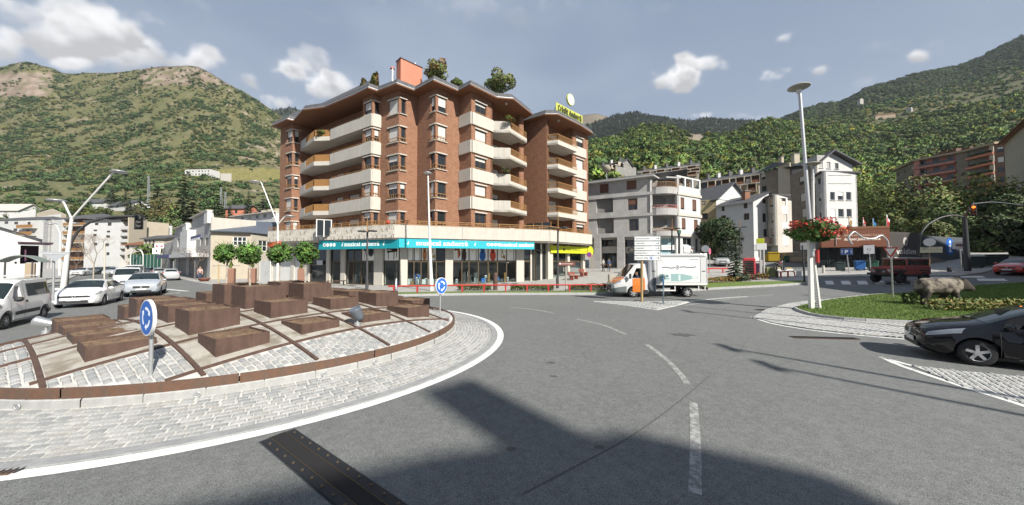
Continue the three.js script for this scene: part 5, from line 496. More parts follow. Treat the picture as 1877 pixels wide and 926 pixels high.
{
const B=bld('car_showroom','grey showroom with stepped parapet, cream side wall and blue slate roof on the left street','showroom');const W=Wall.px(297,78,385,44.8),S=Wall.px(385.5,44.8,460,46.5),S2=Wall.px(460,46.5,490,48.5),h=7.75;const u=(px)=>W.u(px);
const wn=[[316,437,321.5,453],[324,437,329.5,453],[332,436.5,338,453],[357.5,434,361,450],[366,436,371,450],[375,436,381,450]].map((r)=>W.rect(...r));const gf=[[312,472,322,500],[327,473,341,505],[347,473,358,506],[364,473,380,509]].map((r)=>W.rect(...r));
wall(B,W,0.1,h,[...wn,...gf],M.greyWall,{top:[[0,6.6],[u(318),6.8],[u(319),8.7],[u(338),8.9],[u(344),8.9],[u(345),8.2],[u(350),8.2],[u(351),9.55],[u(384),9.25],[W.len,7.9]]});wn.forEach((r)=>win(B,W,r,{depth:0.4,mull:0,frame:M.whiteMetal}));gf.forEach((r)=>win(B,W,r,{depth:0.2,frame:M.whiteMetal,name:'shop_window'}));
for(const[a,b,y0,y1]of[[338,345,7.6,9.1],[378,384.5,7.8,9.5]])new MB(W.M).box((u(a)+ u(b))/ 2,(y0+y1)/ 2,0.12,u(b)- u(a),y1-y0,0.5).build('parapet_pier',M.white,B);for(const[a,b,y]of[[319,344,8.92],[351,384,9.5]])new MB(W.M).box((u(a)+ u(b))/ 2,y+0.06,0.1,u(b)- u(a),0.12,0.7).build('coping',M.offwhite,B);
new MB(W.M).box((u(344)+ u(358))/ 2,(3.9+7.5)/ 2,0.5,u(358)- u(344),3.6,1.0).build('facade_box',M.white,B);new MB(W.M).box((u(310)+ u(382))/ 2,3.45,0.9,u(382)- u(310),0.55,1.8).build('canopy',M.white,B);const dkb=STD({color:C(0.03,0.04,0.16),roughness:0.5});new MB(W.M).box((u(311)+ u(336))/ 2,3.5,1.86,u(336)- u(311),0.62,0.1).build('sign_band',dkb,B);
{const q=W.rect(366,433,383.5,441);const s=new MB(W.M).box((q[0]+ q[1])/ 2,(q[2]+ q[3])/ 2,1.0,q[1]- q[0],q[3]- q[2],0.12).build('shop_sign',dkb,B);new MB(W.M).box((q[0]+ q[1])/ 2,q[2]+ 0.1,1.07,q[1]- q[0],0.3,0.06).build('sign_strip',M.signWhite,s);}
{const q=W.rect(297.5,455,309,466.5),p=W.p(W.u(303),1.4);const s=thing('hanging_sign','square white sign with a black prancing horse at the far end of the showroom','sign',V(p[0],(q[2]+ q[3])/ 2,p[1]),0.6);new MB().box(0,0,0,1.25,1.25,0.14).build('panel',M.signWhite,s);const g=new THREE.PlaneGeometry(1.2,1.2).translate(0,0,0.074);put('emblem',plain(g),printed(96,96,(c)=>{c.fillStyle='#efeee8';c.fillRect(0,0,96,96);c.fillStyle='#17171a';c.beginPath();c.moveTo(36,82);c.lineTo(46,58);c.lineTo(36,48);c.lineTo(44,34);c.lineTo(42,18);c.lineTo(54,24);c.lineTo(60,38);c.lineTo(72,40);c.lineTo(58,48);c.lineTo(62,62);c.lineTo(54,84);c.lineTo(50,66);c.fill();}),s);new MB().box(0,0,-0.4,0.08,0.08,0.7).build('bracket',M.darkMetal,s);}
face(B,S,0.1,6.7,[[425.5,434,451,450.5]],M.cream,{win:{mull:2,cross:1,frame:M.signWhite,blind:0,t:0.1}});new MB(S.M).box(S.len/2-0.5,2.0,0.03,S.len-1.5,0.06,0.08).build('wall_band',M.greyWall,B);faceU(B,S2,0.1,6.6,[[0.9,2.6,4.0,5.6]],M.beige,{win:{mull:2,cross:1,frame:M.signWhite}});
{const q=(p,y)=>V(p[0],y,p[1]);const m=new MB();const a=S.p(-0.2,0.4),b=S.p(S.len,0.4),c=S2.p(S2.len,0.4),f=(p)=>[p[0]+ 0.5,p[1]- 5.5];m.quad(q(a,6.65),q(b,6.6),q(f(b),8.7),q(f(a),8.7)).quad(q(b,6.6),q(c,6.5),q(f(c),8.6),q(f(b),8.7));m.quad(q(f(a),8.7),q(f(c),8.6),q(f(f(c)),6.6),q(f(f(a)),6.6));m.build('slate_roof',M.slateBlue,B);const t=new MB();t.bar(q(S.p(0,0.45),6.62),q(S.p(S.len,0.45),6.58),0.14);t.build('gutter',M.darkMetal,B);}hull(B,[W.p(0.5,-0.3),S.p(-0.02,-0.1),S.p(0.1,-0.28),S2.p(S2.len,-0.3),S2.p(S2.len,-9),W.p(0,-9)],0.1,6.45,M.greyDark);wall(B,new Wall(S.p(0.02,0),W.p(W.len-0.1,-5)),6.5,8.6,[],M.offwhite);
}
{const B=bld('garage_gate','white sliding yard gate with graffiti between the showroom and the brick block','gate');const W=Wall.px(476,39.5,496,38.4);new MB(W.M).box(W.len/2,1.35,0,W.len,2.5,0.08).build('leaf',M.white,B);new MB(W.M).box(0.05,1.5,0,0.22,2.8,0.22).build('post',M.offwhite,B);const g=new THREE.PlaneGeometry(0.5,0.9).applyMatrix4(W.M.clone().multiply(new THREE.Matrix4().setPosition(W.len*0.6,1.1,0.046)));put('graffiti',plain(g),printed(64,96,(c)=>{c.fillStyle='#c9c8c5';c.fillRect(0,0,64,96);c.strokeStyle='#2a2c38';c.lineWidth=4;c.beginPath();c.moveTo(10,80);c.bezierCurveTo(60,60,0,40,40,16);c.moveTo(40,70);c.lineTo(52,30);c.stroke();}),B);}
function flats(label,x0,d0,x1,d1,yt,yb,mat,holesPx,{depth=14,roof='hip',sideMat=mat,over=0.8,rh=2.2}={}){const B=bld('apartment_block',label,'apartment block');const W=Wall.px(x0,d0,x1,d1),Yt=W.y(W.len/2,yt),Yb=Math.max(0,W.y(W.len/2,yb));face(B,W,0,Yt,holesPx,mat,{win:{frame:M.woodDark,blind:0}});const[k0,k1]=BK(W,depth);hull(B,[W.p(0.01,-0.3),W.p(W.len-0.01,-0.3),k1,k0],0,Yt-0.05,sideMat);if(roof==='hip')hip(B,[W.p(0,0),W.p(W.len,0),k1,k0],Yt,Yt+rh,over,W.len*0.3,M.slate);else new MB().prism([W.p(-0.3,0.4),W.p(W.len+0.3,0.4),k1,k0],Yt,Yt+0.4).build('roof',M.slate,B);return[B,W,Yt];}
function balconies(B,W,list,wood=M.wood){for(const r of list){const h=W.rect(...r);new MB(W.M).box((h[0]+ h[1])/ 2,h[2]- 0.05,0.7,h[1]- h[0],0.2,1.3).build('balcony_slab',M.offwhite,B);new MB(W.M).box((h[0]+ h[1])/ 2,(h[2]+ h[3])/ 2+0.05,1.3,h[1]- h[0],h[3]- h[2],0.1).build('balcony_railing',wood,B);}}
{const[B,W,y]=flats('white flats with a dark hipped roof and timber balconies behind the bus shelter',-60,125,80,118,404,490,M.white,[[4.5,406,12,410.5],[22.5,406.5,30,411.5],[47,407,53,414],[4,420,11,424.5],[21.5,419,29,424],[46,421,53,428],[22,433,29,438]]);balconies(B,W,[[38,413,67,418.5],[37,425.5,66,432]]);
const W2=Wall.px(80,116,112,112),y2=W2.y(W2.len/2,404);face(B,W2,0,y2,[[90.5,411,94.5,416],[90.5,421,94.5,426],[90,433,94,438],[74,410,77,414]],M.white);new MB(W2.M).box(1.8,y2/2,0.1,3.4,y2,0.5).build('stair_tower',M.greyWall,B);new MB(W2.M).box(5.5,y2/2,0.11,1.2,y2+0.4,0.6).build('stair_tower',M.greyWall,B);const W3=Wall.px(112,112,152,110);wall(B,W3.back(-1.4),0,y2,[],M.woodDark);for(let k=0;k<5;k++){const yy=y2-1.6-k*2.9;new MB(W3.M).box(W3.len*0.5,yy,-0.1,W3.len,0.9,0.16).build('balcony_railing',M.wood,B);new MB(W3.M).box(W3.len*0.5,yy-0.58,-0.7,W3.len,0.24,1.4).build('balcony_slab',M.offwhite,B);}hull(B,[W2.p(0,-0.3),W2.p(W2.len,-0.3),W3.p(0,-1.7),W3.p(W3.len,-1.7),W3.p(W3.len,-14),W2.p(0,-14)],0,y2-0.05,M.white);hip(B,[W2.p(-1,0),W3.p(W3.len,0.3),W3.p(W3.len,-14),W2.p(-1,-14)],y2+0.02,y2+3.0,0.7,6,M.slate);
const Wq=Wall.px(12,140,60,140);wall(B,Wq,y-1,y+4,[],M.white,{top:[[0,Wq.y(0,394)],[Wq.len*0.95,Wq.y(1,383.5)],[Wq.len,Wq.y(1,383.5)]]});const Wr=Wall.px(63,135,116,132);wall(B,Wr,y-2,y+4,[],M.cream,{top:[[0,Wr.y(0,391)],[Wr.len*0.52,Wr.y(1,383.5)],[Wr.len,Wr.y(2,395)]]});const Ws=Wall.px(63,131,106,129);wall(B,Ws,y-2,Ws.y(2,396),[],M.white,{top:[[0,Ws.y(0,398)],[Ws.len,Ws.y(1,393.5)]]});}
{const[B,W,y]=flats('plain white flats with few windows and a cream blank wing beyond the bare street tree',153,106,219,104,406,490,M.white,[[171,409,178,413],[168.5,429,175.5,433.5],[169,421,176,424],[194.5,408,202,414],[193.5,423,200,426.5],[192.5,431.5,200,436],[191.5,446,199,451.5],[194,462.5,200,468],[170,445,177,450]],{roof:'flat'});const W2=Wall.px(219,104,234,103);wall(B,W2.back(-1.6),0,y-0.2,[],M.woodDark);for(let k=0;k<5;k++){const yy=y-2.2-k*2.0;new MB(W2.M).box(W2.len/2,yy,0,W2.len,0.95,0.2).build('balcony_front',M.white,B);new MB(W2.M).box(W2.len/2,yy-0.55,-0.7,W2.len,0.14,1.5).build('balcony_slab',M.offwhite,B);}const W3=Wall.px(234,102,267,108);wall(B,W3,0,W3.y(1,399),[],M.cream,{});hull(B,[W2.p(0,-1.8),W3.p(0,-0.3),W3.p(W3.len,-0.3),W3.p(W3.len,-10),W2.p(0,-12)],0,y+0.6,M.cream);new MB().prism([W2.p(-10,1),W2.p(W2.len,0.6),W3.p(W3.len*0.8,0.4),W3.p(W3.len,-9),W2.p(-10,-12)],W3.y(1,398.5),W3.y(1,397)+ 0.2).build('roof_slab',M.slate,B);}
function cottage(name,label,x0,x1,d,ye,yr,yb,mat,{rects=[],roofM=M.slate,D=8,flip=0}={}){const B=bld(name,label,'house'),W=Wall.px(x0,d,x1,d-flip),y0=W.y(W.len/2,yb),y1=W.y(W.len/2,ye),y2=W.y(W.len/2,yr);face(B,W,y0-3,y1,rects,mat);hull(B,[W.p(0.01,-0.28),W.p(W.len-0.01,-0.28),W.p(W.len-0.01,-D),W.p(0.01,-D)],y0-3,y1-0.05,mat);gable(B,W.p(0,-D),W.e,W.len,W.n,D,y1,y2,roofM,{endMat:mat,over:0.6});return B;}
cottage('house','small stone house with a dark roof left of the showroom',262,285,88,438,431,462,M.beige,{rects:[[265,440,268,450],[272,440,275,450],[279,440,282,450]]});cottage('house','cream gabled house beside the showroom end',284,300,84,437,430,462,M.cream);cottage('house','low house with a brown roof under the cream blank wing',228,262,92,449,443,460,M.offwhite,{rects:[[231,450,236,457],[241,450,246,457],[252,450,257,457]],roofM:M.soffit});
cottage('hill_house','white villa with a wide dark roof on the slope above the flats',194,234,170,376,366,384,M.white,{rects:[[199,377,203,381],[210,377,214,381]],flip:6});cottage('hill_house','small white house half hidden by trees beside the wide dark roof villa',148,182,175,371,363,380,M.white,{rects:[[156,372,160,376]]});cottage('hill_house','white-walled house under the rounded tan tree',268,286,150,395,390,402,M.white);cottage('hill_house','pink-fronted chalet with balconies behind the tall conifers',411,447,145,382,374,398,M.salmon,{rects:[[415,385,420,391],[428,385,433,391]]});cottage('hill_house','white house at the left border with a light roof',-30,30,150,385,372,398,M.white,{rects:[[4,387,10,392]],roofM:M.offwhite});
{const B=bld('long_white_terrace','long low white building with a row of openings above the blue slate roof');const W=Wall.px(426,112,504,100),y0=W.y(1,410),y1=W.y(1,398);const hs=rowsOf(W,1.5,W.len-1.5,6,[y0+0.9],1.9,1.0);faceU(B,W,0,y1,hs,M.white,{win:{mull:0}});hull(B,[W.p(0,-0.3),W.p(W.len,-0.3),W.p(W.len,-9),W.p(0,-9)],0,y1-0.1,M.white);new MB().prism([W.p(-0.5,1),W.p(W.len,1),W.p(W.len,-9),W.p(-0.5,-9)],y1,y1+0.3).build('roof',M.offwhite,B);for(let k=0;k<4;k++){const p=W.p(W.len*(0.45+k*0.16),-4);new MB().box(p[0],y1+1.1,p[1],1.6,1.7 +(k===3?2:0),1.6).build('roof_box',M.cream,B);}}
{const B=bld('white_factory','long white two-storey building among fields high on the left mountain');const W=Wall.px(334,326,381,324),y0=W.y(1,323),y1=W.y(1,311.5);faceU(B,W,y0-8,y1,[...rowsOf(W,2,W.len-2,8,[y0+1,y0+4],1.5,1.4)],M.white,{win:{mull:0,t:0.2}});hull(B,[W.p(0,-0.3),W.p(W.len,-0.3),W.p(W.len,-10),W.p(0,-10)],y0-8,y1+0.3,M.white);const W2=Wall.px(400,325,420,325);wall(B,W2,y0-8,W2.y(1,318),[],M.offwhite);}
{
const B=bld('service_station','bright white building with a sloping parapet and dark open bay behind the white van','building');const W=Wall.px(-306,31.7,36,40),W2=Wall.px(36,40,76,41.3);wall(B,W,0,9,[],M.white,{top:[[0,8.2],[W.u(0),W.y(W.u(0),417)],[W.len,W.y(W.len,432)]]});wall(B,W2,W2.y(1,446),6,[],M.white,{top:[[0,W2.y(0,432)],[W2.len,W2.y(W2.len,441)]]});const dk=STD({color:C(0.05,0.025,0.045)});wall(B,W2.back(-4),0,4.6,[],dk);wall(B,new Wall(W2.p(0,0),W2.p(0,-4)),0,4.6,[],M.white);new MB(W2.M).box(W2.len/2+0.3,W2.y(1,445.5),-2,W2.len+1,0.2,4.4).build('soffit',dk,B);const t=new MB();t.bar(V(...[W.p(W.u(-5),0.1)[0],W.y(W.u(-5),416.5),W.p(W.u(-5),0.1)[1]]),V(W2.p(W2.len,0.1)[0],W2.y(W2.len,440.5),W2.p(W2.len,0.1)[1]),0.5,0.14);t.build('roof_edge',M.darkMetal,B);new MB(W2.M).box(W2.len*0.6,1.6,-1.2,W2.len*0.7,1.6,1.0).build('kiosk',M.white,B);hull(B,[W.p(0,-0.4),W.p(W.len,-0.4),W.p(W.len,-8),W.p(0,-8)],0,5.4,M.white);}
{const B=bld('corner_house_behind','rendered house with a rooftop chimney standing behind the viewpoint','house');hull(B,[[5.2,12.6],[8.2,10.6],[10.7,9.6],[13.3,9.0],[15.2,10.0],[17,17],[6.5,19]],0,14,M.offwhite);new MB().box(12.5,15.1,8.95+0.75,1.15,2.5,1.2,0.7).build('chimney',M.brick,B);new MB().prism([[5,12.5],[8.1,10.5],[10.6,9.5],[13.3,8.9],[15.3,9.9],[17.2,17.2],[6.4,19.2]],14.01,14.15).build('roof',M.slate,B);const W=new Wall([5.2,12.6],[8.2,10.6]);}
{const B=bld('side_building','tall rendered building to the right of the viewpoint that shades the crossing','building');const P=[[34,-20],[36,-4],[54,-5],[54,-19]];hull(B,P,0,13,M.offwhite);new MB().prism([[33.8,-20.3],[35.8,-3.7],[54.3,-4.7],[54.3,-19.3]],13.01,13.4).build('roof',M.slate,B);const Q=[[55,-26],[55,-6],[92,-6],[92,-30]];hull(B,Q,0,17,M.beige);new MB().prism(Q.map(([x,z])=>[x+Math.sign(x-70)*0.3,z+Math.sign(z+15)*0.3]),17.01,17.4).build('roof',M.slate,B);}
function pickColor(cols,j=0.15){const c=cols[Math.floor(rnd()*cols.length)% cols.length],k=rr(1-j,1+j);return[c[0]*k,c[1]*k,c[2]*k];}
function hillSheet(name,x0,x1,step,ridge,prof,ybase,amp,colorAt,rows=44){
const ds=prof.map((p)=>p[0]),d0=ds[0],d1=ds[ds.length-1],pos=[],col=[],idx=[];const cols=[];for(let px=x0;px<=x1;px+=step)cols.push(px);
const P=(px,d)=>{const f=interp(prof,d),yr=interp(ridge,px),yb=interp(ybase,px);const p=at(px,lerp(yb,yr,f),d);const s=Math.min(1,(d-d0)/(d1-d0)*4);p.y+=s*amp*d*(fbm(p.x/60,p.z/60,2,5)+ 0.35*fbm(p.x/14,p.z/14,7,3));return p;};
for(let j=-1;j<=rows+2;j++)for(const px of cols){if(j<0){const p=P(px,d0);pos.push(p.x,Math.min(p.y,terr(p.x,p.z))- 3,p.z+0.01);col.push(...colorAt(px,0,p));continue;}const t=j/rows,d=j<=rows?d0 +(d1-d0)*t:d1*(1+0.12*(j-rows));const p=j<=rows?P(px,d):P(px,d1).multiply(V(d/d1,1,d/d1)).setY(P(px,d1).y -(j-rows)*d1*0.06);pos.push(p.x,p.y,p.z);const c=colorAt(px,Math.min(t,1),p);col.push(...c);}
const n=cols.length;for(let j=0;j<rows+3;j++)for(let i=0;i+1<n;i++){const a=j*n+i;idx.push(a,a+1,a+n+1,a,a+n+1,a+n);}
const g=new THREE.BufferGeometry();g.setAttribute('position',new THREE.Float32BufferAttribute(pos,3));g.setAttribute('color',new THREE.Float32BufferAttribute(col,3));g.setIndex(idx);g.computeVertexNormals();metreUV(g);
const o=structure(put(name,g,M.earth));o.castShadow=true;return P;
}
M.earth=new THREE.MeshStandardMaterial({vertexColors:true,roughness:1,map:tex(256,(u,v,i,j)=>0.72+0.35*(G1[j*512+i]- 0.5)+ 0.7*tileNoise(u,v,14,3),26)});
function crownGeo(n,r,leaf,{clumps=14,flat=1,seedCols=[[0.06,0.11,0.03]],hollow=0.55,droop=0,soft=0.5}={}){
const pos=[],col=[],C0=[];for(let k=0;k<clumps;k++){const a=rnd()*6.283,c=rr(-1,1),s=Math.sqrt(1-c*c),q=rr(0.45,0.85);C0.push([q*s*Math.cos(a),q*c,q*s*Math.sin(a),rr(0.28,0.5),pickColor(seedCols,0.25)]);}
for(let i=0;i<n;i++){const K=C0[i % clumps],a=rnd()*6.283,c=rr(-1,1),s=Math.sqrt(1-c*c),q=K[3]*Math.pow(rr(hollow,1),0.5);const x=(K[0]+ q*s*Math.cos(a))*r[0],y=(K[1]+ q*c)*r[1]- droop*q,z=(K[2]+ q*s*Math.sin(a))*r[2];const l=leaf*rr(0.6,1.35),t1=V(rr(-1,1),rr(-1,1)*flat,rr(-1,1)).normalize(),t2=V(rr(-1,1),rr(-1,1),rr(-1,1)).cross(t1).normalize().multiplyScalar(l*0.55);t1.multiplyScalar(l);const o=V(x,y,z),A=o.clone().add(t1),B=o.clone().add(t2),D=o.clone().sub(t2),E=o.clone().sub(t1);for(const p of[A,B,E,A,E,D])pos.push(p.x,p.y,p.z);const cc=K[4].map((v)=>v*rr(0.75,1.3));for(let q2=0;q2<6;q2++)col.push(...cc);}
const g=new THREE.BufferGeometry();g.setAttribute('position',new THREE.Float32BufferAttribute(pos,3));g.setAttribute('color',new THREE.Float32BufferAttribute(col,3));g.computeVertexNormals();roundN(g,soft);return metreUV(g);
}
function roundN(g,k,cy=0){if(!k)return;const p=g.attributes.position,n=g.attributes.normal,v=V(0,0,0),o=V(0,0,0);for(let i=0;i<p.count;i++){o.set(p.getX(i),p.getY(i)- cy,p.getZ(i)).normalize();v.set(n.getX(i),n.getY(i),n.getZ(i));if(v.dot(o)<0)v.negate();v.lerp(o,k).normalize();n.setXYZ(i,v.x,v.y,v.z);}windTo(g);}
function windTo(g){const P=g.attributes.position.array,N=g.attributes.normal.array;for(let i=0;i+8<P.length;i+=9){const ax=P[i+3]- P[i],ay=P[i+4]- P[i+1],az=P[i+5]- P[i+2],bx=P[i+6]- P[i],by=P[i+7]- P[i+1],bz=P[i+8]- P[i+2];if((ay*bz-az*by)*(N[i]+ N[i+3]+ N[i+6])+(az*bx-ax*bz)*(N[i+1]+ N[i+4]+ N[i+7])+(ax*by-ay*bx)*(N[i+2]+ N[i+5]+ N[i+8])<0)for(const A of[P,N,g.attributes.color?.array])if(A)for(let c=0;c<3;c++){const q=A[i+3+c];A[i+3+c]=A[i+6+c];A[i+6+c]=q;}}}
M.leaves=new THREE.MeshStandardMaterial({vertexColors:true,roughness:0.8,side:THREE.DoubleSide});
M.leafInst=new THREE.MeshStandardMaterial({vertexColors:true,roughness:0.85,side:THREE.DoubleSide});
const white3=[[1,1,1],[0.8,0.85,0.8],[1.15,1.1,0.9],[0.68,0.74,0.68]];
const WILD=[0,1,2].map(()=>crownGeo(190,[1,0.82,1],0.2,{clumps:9,seedCols:white3,soft:0.8}));
const CONI=(()=>{const pos=[],col=[];for(let i=0;i<200;i++){const t=Math.pow(rnd(),0.75),y=2.2*(1-t),R=0.12+0.62*t*rr(0.6,1),a=rnd()*6.283,l=0.24;const o=V(R*Math.cos(a),y-1,R*Math.sin(a)),d=V(Math.cos(a),-0.45,Math.sin(a)).multiplyScalar(l),s=V(-Math.sin(a),rr(-0.3,0.3),Math.cos(a)).multiplyScalar(l*0.5);const A=o.clone().add(d),B=o.clone().add(s),D=o.clone().sub(s),E=o.clone().sub(d);for(const p of[A,B,E,A,E,D])pos.push(p.x,p.y,p.z);const k=rr(0.7,1.25);for(let q=0;q<6;q++)col.push(k,k,k);}const g=new THREE.BufferGeometry();g.setAttribute('position',new THREE.Float32BufferAttribute(pos,3));g.setAttribute('color',new THREE.Float32BufferAttribute(col,3));g.computeVertexNormals();roundN(g,0.7,-0.6);return metreUV(g);})();
function woods(name,label,geos,list){geos.forEach((g,k)=>{const L=list.filter((_,i)=>i % geos.length===k);const I=new THREE.InstancedMesh(g,M.leafInst,L.length),m=new THREE.Matrix4(),c=new THREE.Color();L.forEach((t,i)=>{m.makeRotationY(rnd()*6.3).scale(V(t.s*rr(0.85,1.2),t.s*rr(0.8,1.15)*(t.h??1),t.s*rr(0.85,1.2))).setPosition(t.p.x,t.p.y+t.s*0.45,t.p.z);I.setMatrixAt(i,m);I.setColorAt(i,c.setRGB(...t.c));});I.name=numbered(name);I.userData.kind='stuff';I.userData.category='woodland';I.userData.label=label +(k?[', second growth',', third growth'][k-1]:'');I.castShadow=I.receiveShadow=true;scene.add(I);});}
const GREENS=[[0.10,0.155,0.036],[0.08,0.135,0.038],[0.13,0.178,0.042],[0.16,0.19,0.046],[0.065,0.11,0.04],[0.105,0.145,0.05]],AUT=[[0.27,0.23,0.035],[0.23,0.2,0.04],[0.2,0.22,0.04]];
{
const SK=1;const ridge=[[-900,190],[-400,140],[-200,128],[-60,126],[0,124],[40,112],[92,124],[115,134],[200,134],[262,126],[300,121],[362,121],[420,153],[470,182],[500,202],[530,225],[600,268],[760,330]];
const prof=[[134,0],[150,0.10],[170,0.145],[250,0.255],[350,0.355],[480,0.55],[600,0.78],[720,1]],yb=[[-900,445],[200,428],[430,420],[500,420],[760,430]];
const colr=(px,t,p)=>{const n=fbm(p.x/42,p.z/42,1,4),n2=fbm(p.x/13,p.z/13,5,3);let c=mix3([0.122,0.13,0.044],[0.165,0.152,0.062],sst(-0.3,0.35,n+n2*0.6));const py=480 -(p.y-EYE)/ -p.z*F;const rock=sst(0.12,0.4,n2+0.25*n +(px<95&&py>128&&py<172?0.5:0)+(px>255&&px<440&&py<152?0.42:0)+(px>440&&py>255&&py<310?0.2:0)- 0.05);c=mix3(c,n2>0.1?[0.36,0.29,0.22]:[0.27,0.2,0.15],rock);if(px>400&&px<540&&py>308&&py<330)c=mix3(c,[0.25,0.22,0.06],0.8);if(px>240&&px<420&&py>326&&py<348)c=mix3(c,[0.16,0.17,0.05],0.6);return c;};
const P=hillSheet('mountain',-900,760,8,ridge,prof,yb,0.011,colr,60);
const L=[];for(let k=0;k<90000&&L.length<15000;k++){const px=rr(-260,640),d=lerp(136,716,Math.pow(rnd(),0.72)),p=P(px,d),n=fbm(p.x/34+9,p.z/34,4,4);const py=480 -(p.y-EYE)/ -p.z*F;let want=0.42+n*1.6 -(px<95&&py>126&&py<175?0.45:0)-(px>400&&px<545&&py>305&&py<332?0.7:0)+(py>330?-0.32:0)-(px>260&&px<430&&py<150&&py>124?0.25:0);if(rnd()>want)continue;const g=pickColor(n>0?[[0.068,0.112,0.042],[0.08,0.128,0.045],[0.09,0.125,0.05]]:[[0.13,0.14,0.045],[0.11,0.12,0.042],[0.14,0.15,0.05],[0.15,0.14,0.05]],0.2);L.push({p,s:(rnd()<0.15?rr(2.6,3.6):rr(0.9,2.3))*(d<200?0.8:1)*(n>0.15?1.25:1),c:g});}woods('scrub','green and ochre scrub covering the left mountain side',WILD,L);
}
{const ridge=[[300,300],[430,262],[480,214],[505,200],[530,197],[560,204],[620,235],[800,330]];const P=hillSheet('far_ridge',300,800,8,ridge,[[780,0],[1400,1]],[[300,330],[800,340]],0.006,()=>[0.045,0.06,0.03],16);const L=[];for(let k=0;k<1500;k++){const px=rr(420,620);L.push({p:P(px,rr(900,1400)),s:rr(4,6.5),h:1.3,c:pickColor([[0.055,0.082,0.036],[0.07,0.092,0.04]])});}woods('far_woodland','dark conifer wood on the ridge left of the brick block',[CONI],L);}
{
const tan=hillSheet('far_peak',980,1240,6,[[980,260],[1045,216],[1090,207],[1112,212],[1150,232],[1240,270]],[[1500,0],[2300,1]],[[980,300],[1240,300]],0.008,(px,t,p)=>mix3([0.24,0.19,0.12],[0.16,0.13,0.08],sst(-0.3,0.3,fbm(p.x/90,p.z/90,2,4))),18);
const ridge=[[960,270],[1060,234],[1100,222],[1130,211],[1160,206],[1200,213],[1240,219],[1268,222],[1290,217],[1330,219],[1385,222],[1420,240],[1520,300]];const P=hillSheet('far_ridge',960,1520,7,ridge,[[520,0],[900,0.55],[1450,1]],[[960,330],[1520,330]],0.007,()=>[0.05,0.062,0.03],26);const L=[];for(let k=0;k<6500;k++){const d=lerp(560,1450,Math.sqrt(rnd())),px=rr(1040,1450);L.push({p:P(px,d),s:rr(3.2,5.8),h:1.35,c:pickColor([[0.055,0.085,0.038],[0.07,0.1,0.042],[0.085,0.11,0.045]],0.2)});}woods('far_woodland','conifer wood on the blue-green ridges at the head of the valley',[CONI],L);
}
let hillR;
{
const ridge=[[900,330],[1000,300],[1060,272],[1085,260],[1130,250],[1180,230],[1220,231],[1245,238],[1270,246],[1335,246],[1378,226],[1411,219],[1450,223],[1520,232],[1600,232],[1700,212],[1800,190],[1877,170],[2100,110],[2500,60]];
const yb=[[900,360],[1060,335],[1300,352],[1400,372],[1600,400],[1750,395],[1877,380],[2500,380]],prof=[[88,0],[150,0.3],[260,0.65],[420,1]];
const colr=(px,t,p)=>{const n=fbm(p.x/30,p.z/30,3,4);const py=480 -(p.y-EYE)/ -p.z*F;return mix3(mix3([0.07,0.075,0.03],[0.14,0.12,0.05],sst(-0.2,0.35,n)),[0.30,0.25,0.19],Math.max(sst(0.15,0.4,n+fbm(p.x/9,p.z/9,1,3)),px>1262&&px<1290&&py>236&&py<262?0.9:0));};
const P=hillR=hillSheet('wooded_hill',900,2500,8,ridge,prof,yb,0.012,colr,44);const L=[];
for(let k=0;k<60000&&L.length<9500;k++){const px=rr(980,2050),d=lerp(92,424,Math.pow(rnd(),0.62)),p=P(px,d),n=fbm(p.x/26+3,p.z/26,4,4);const py=480 -(p.y-EYE)/ -p.z*F;if(rnd()>0.85+n*1.3 -(px>1258&&px<1292&&py>236&&py<260?0.75:0)-(px>1380&&px<1420&&py>290?0.4:0))continue;const tone=clamp(1+1.5*fbm(p.x/75+5,p.z/75,6,3),0.6,1.35);L.push({p,s:rnd()<0.12?rr(3.4,4.6):rr(1.4,3.2),c:mul(rnd()<0.03?pickColor(AUT,0.2):pickColor(n>0.06?GREENS:GREENS.slice(0,4),0.16),tone)});}woods('woodland','mixed green and yellow woodland on the hill right of the brick block',WILD,L);
}
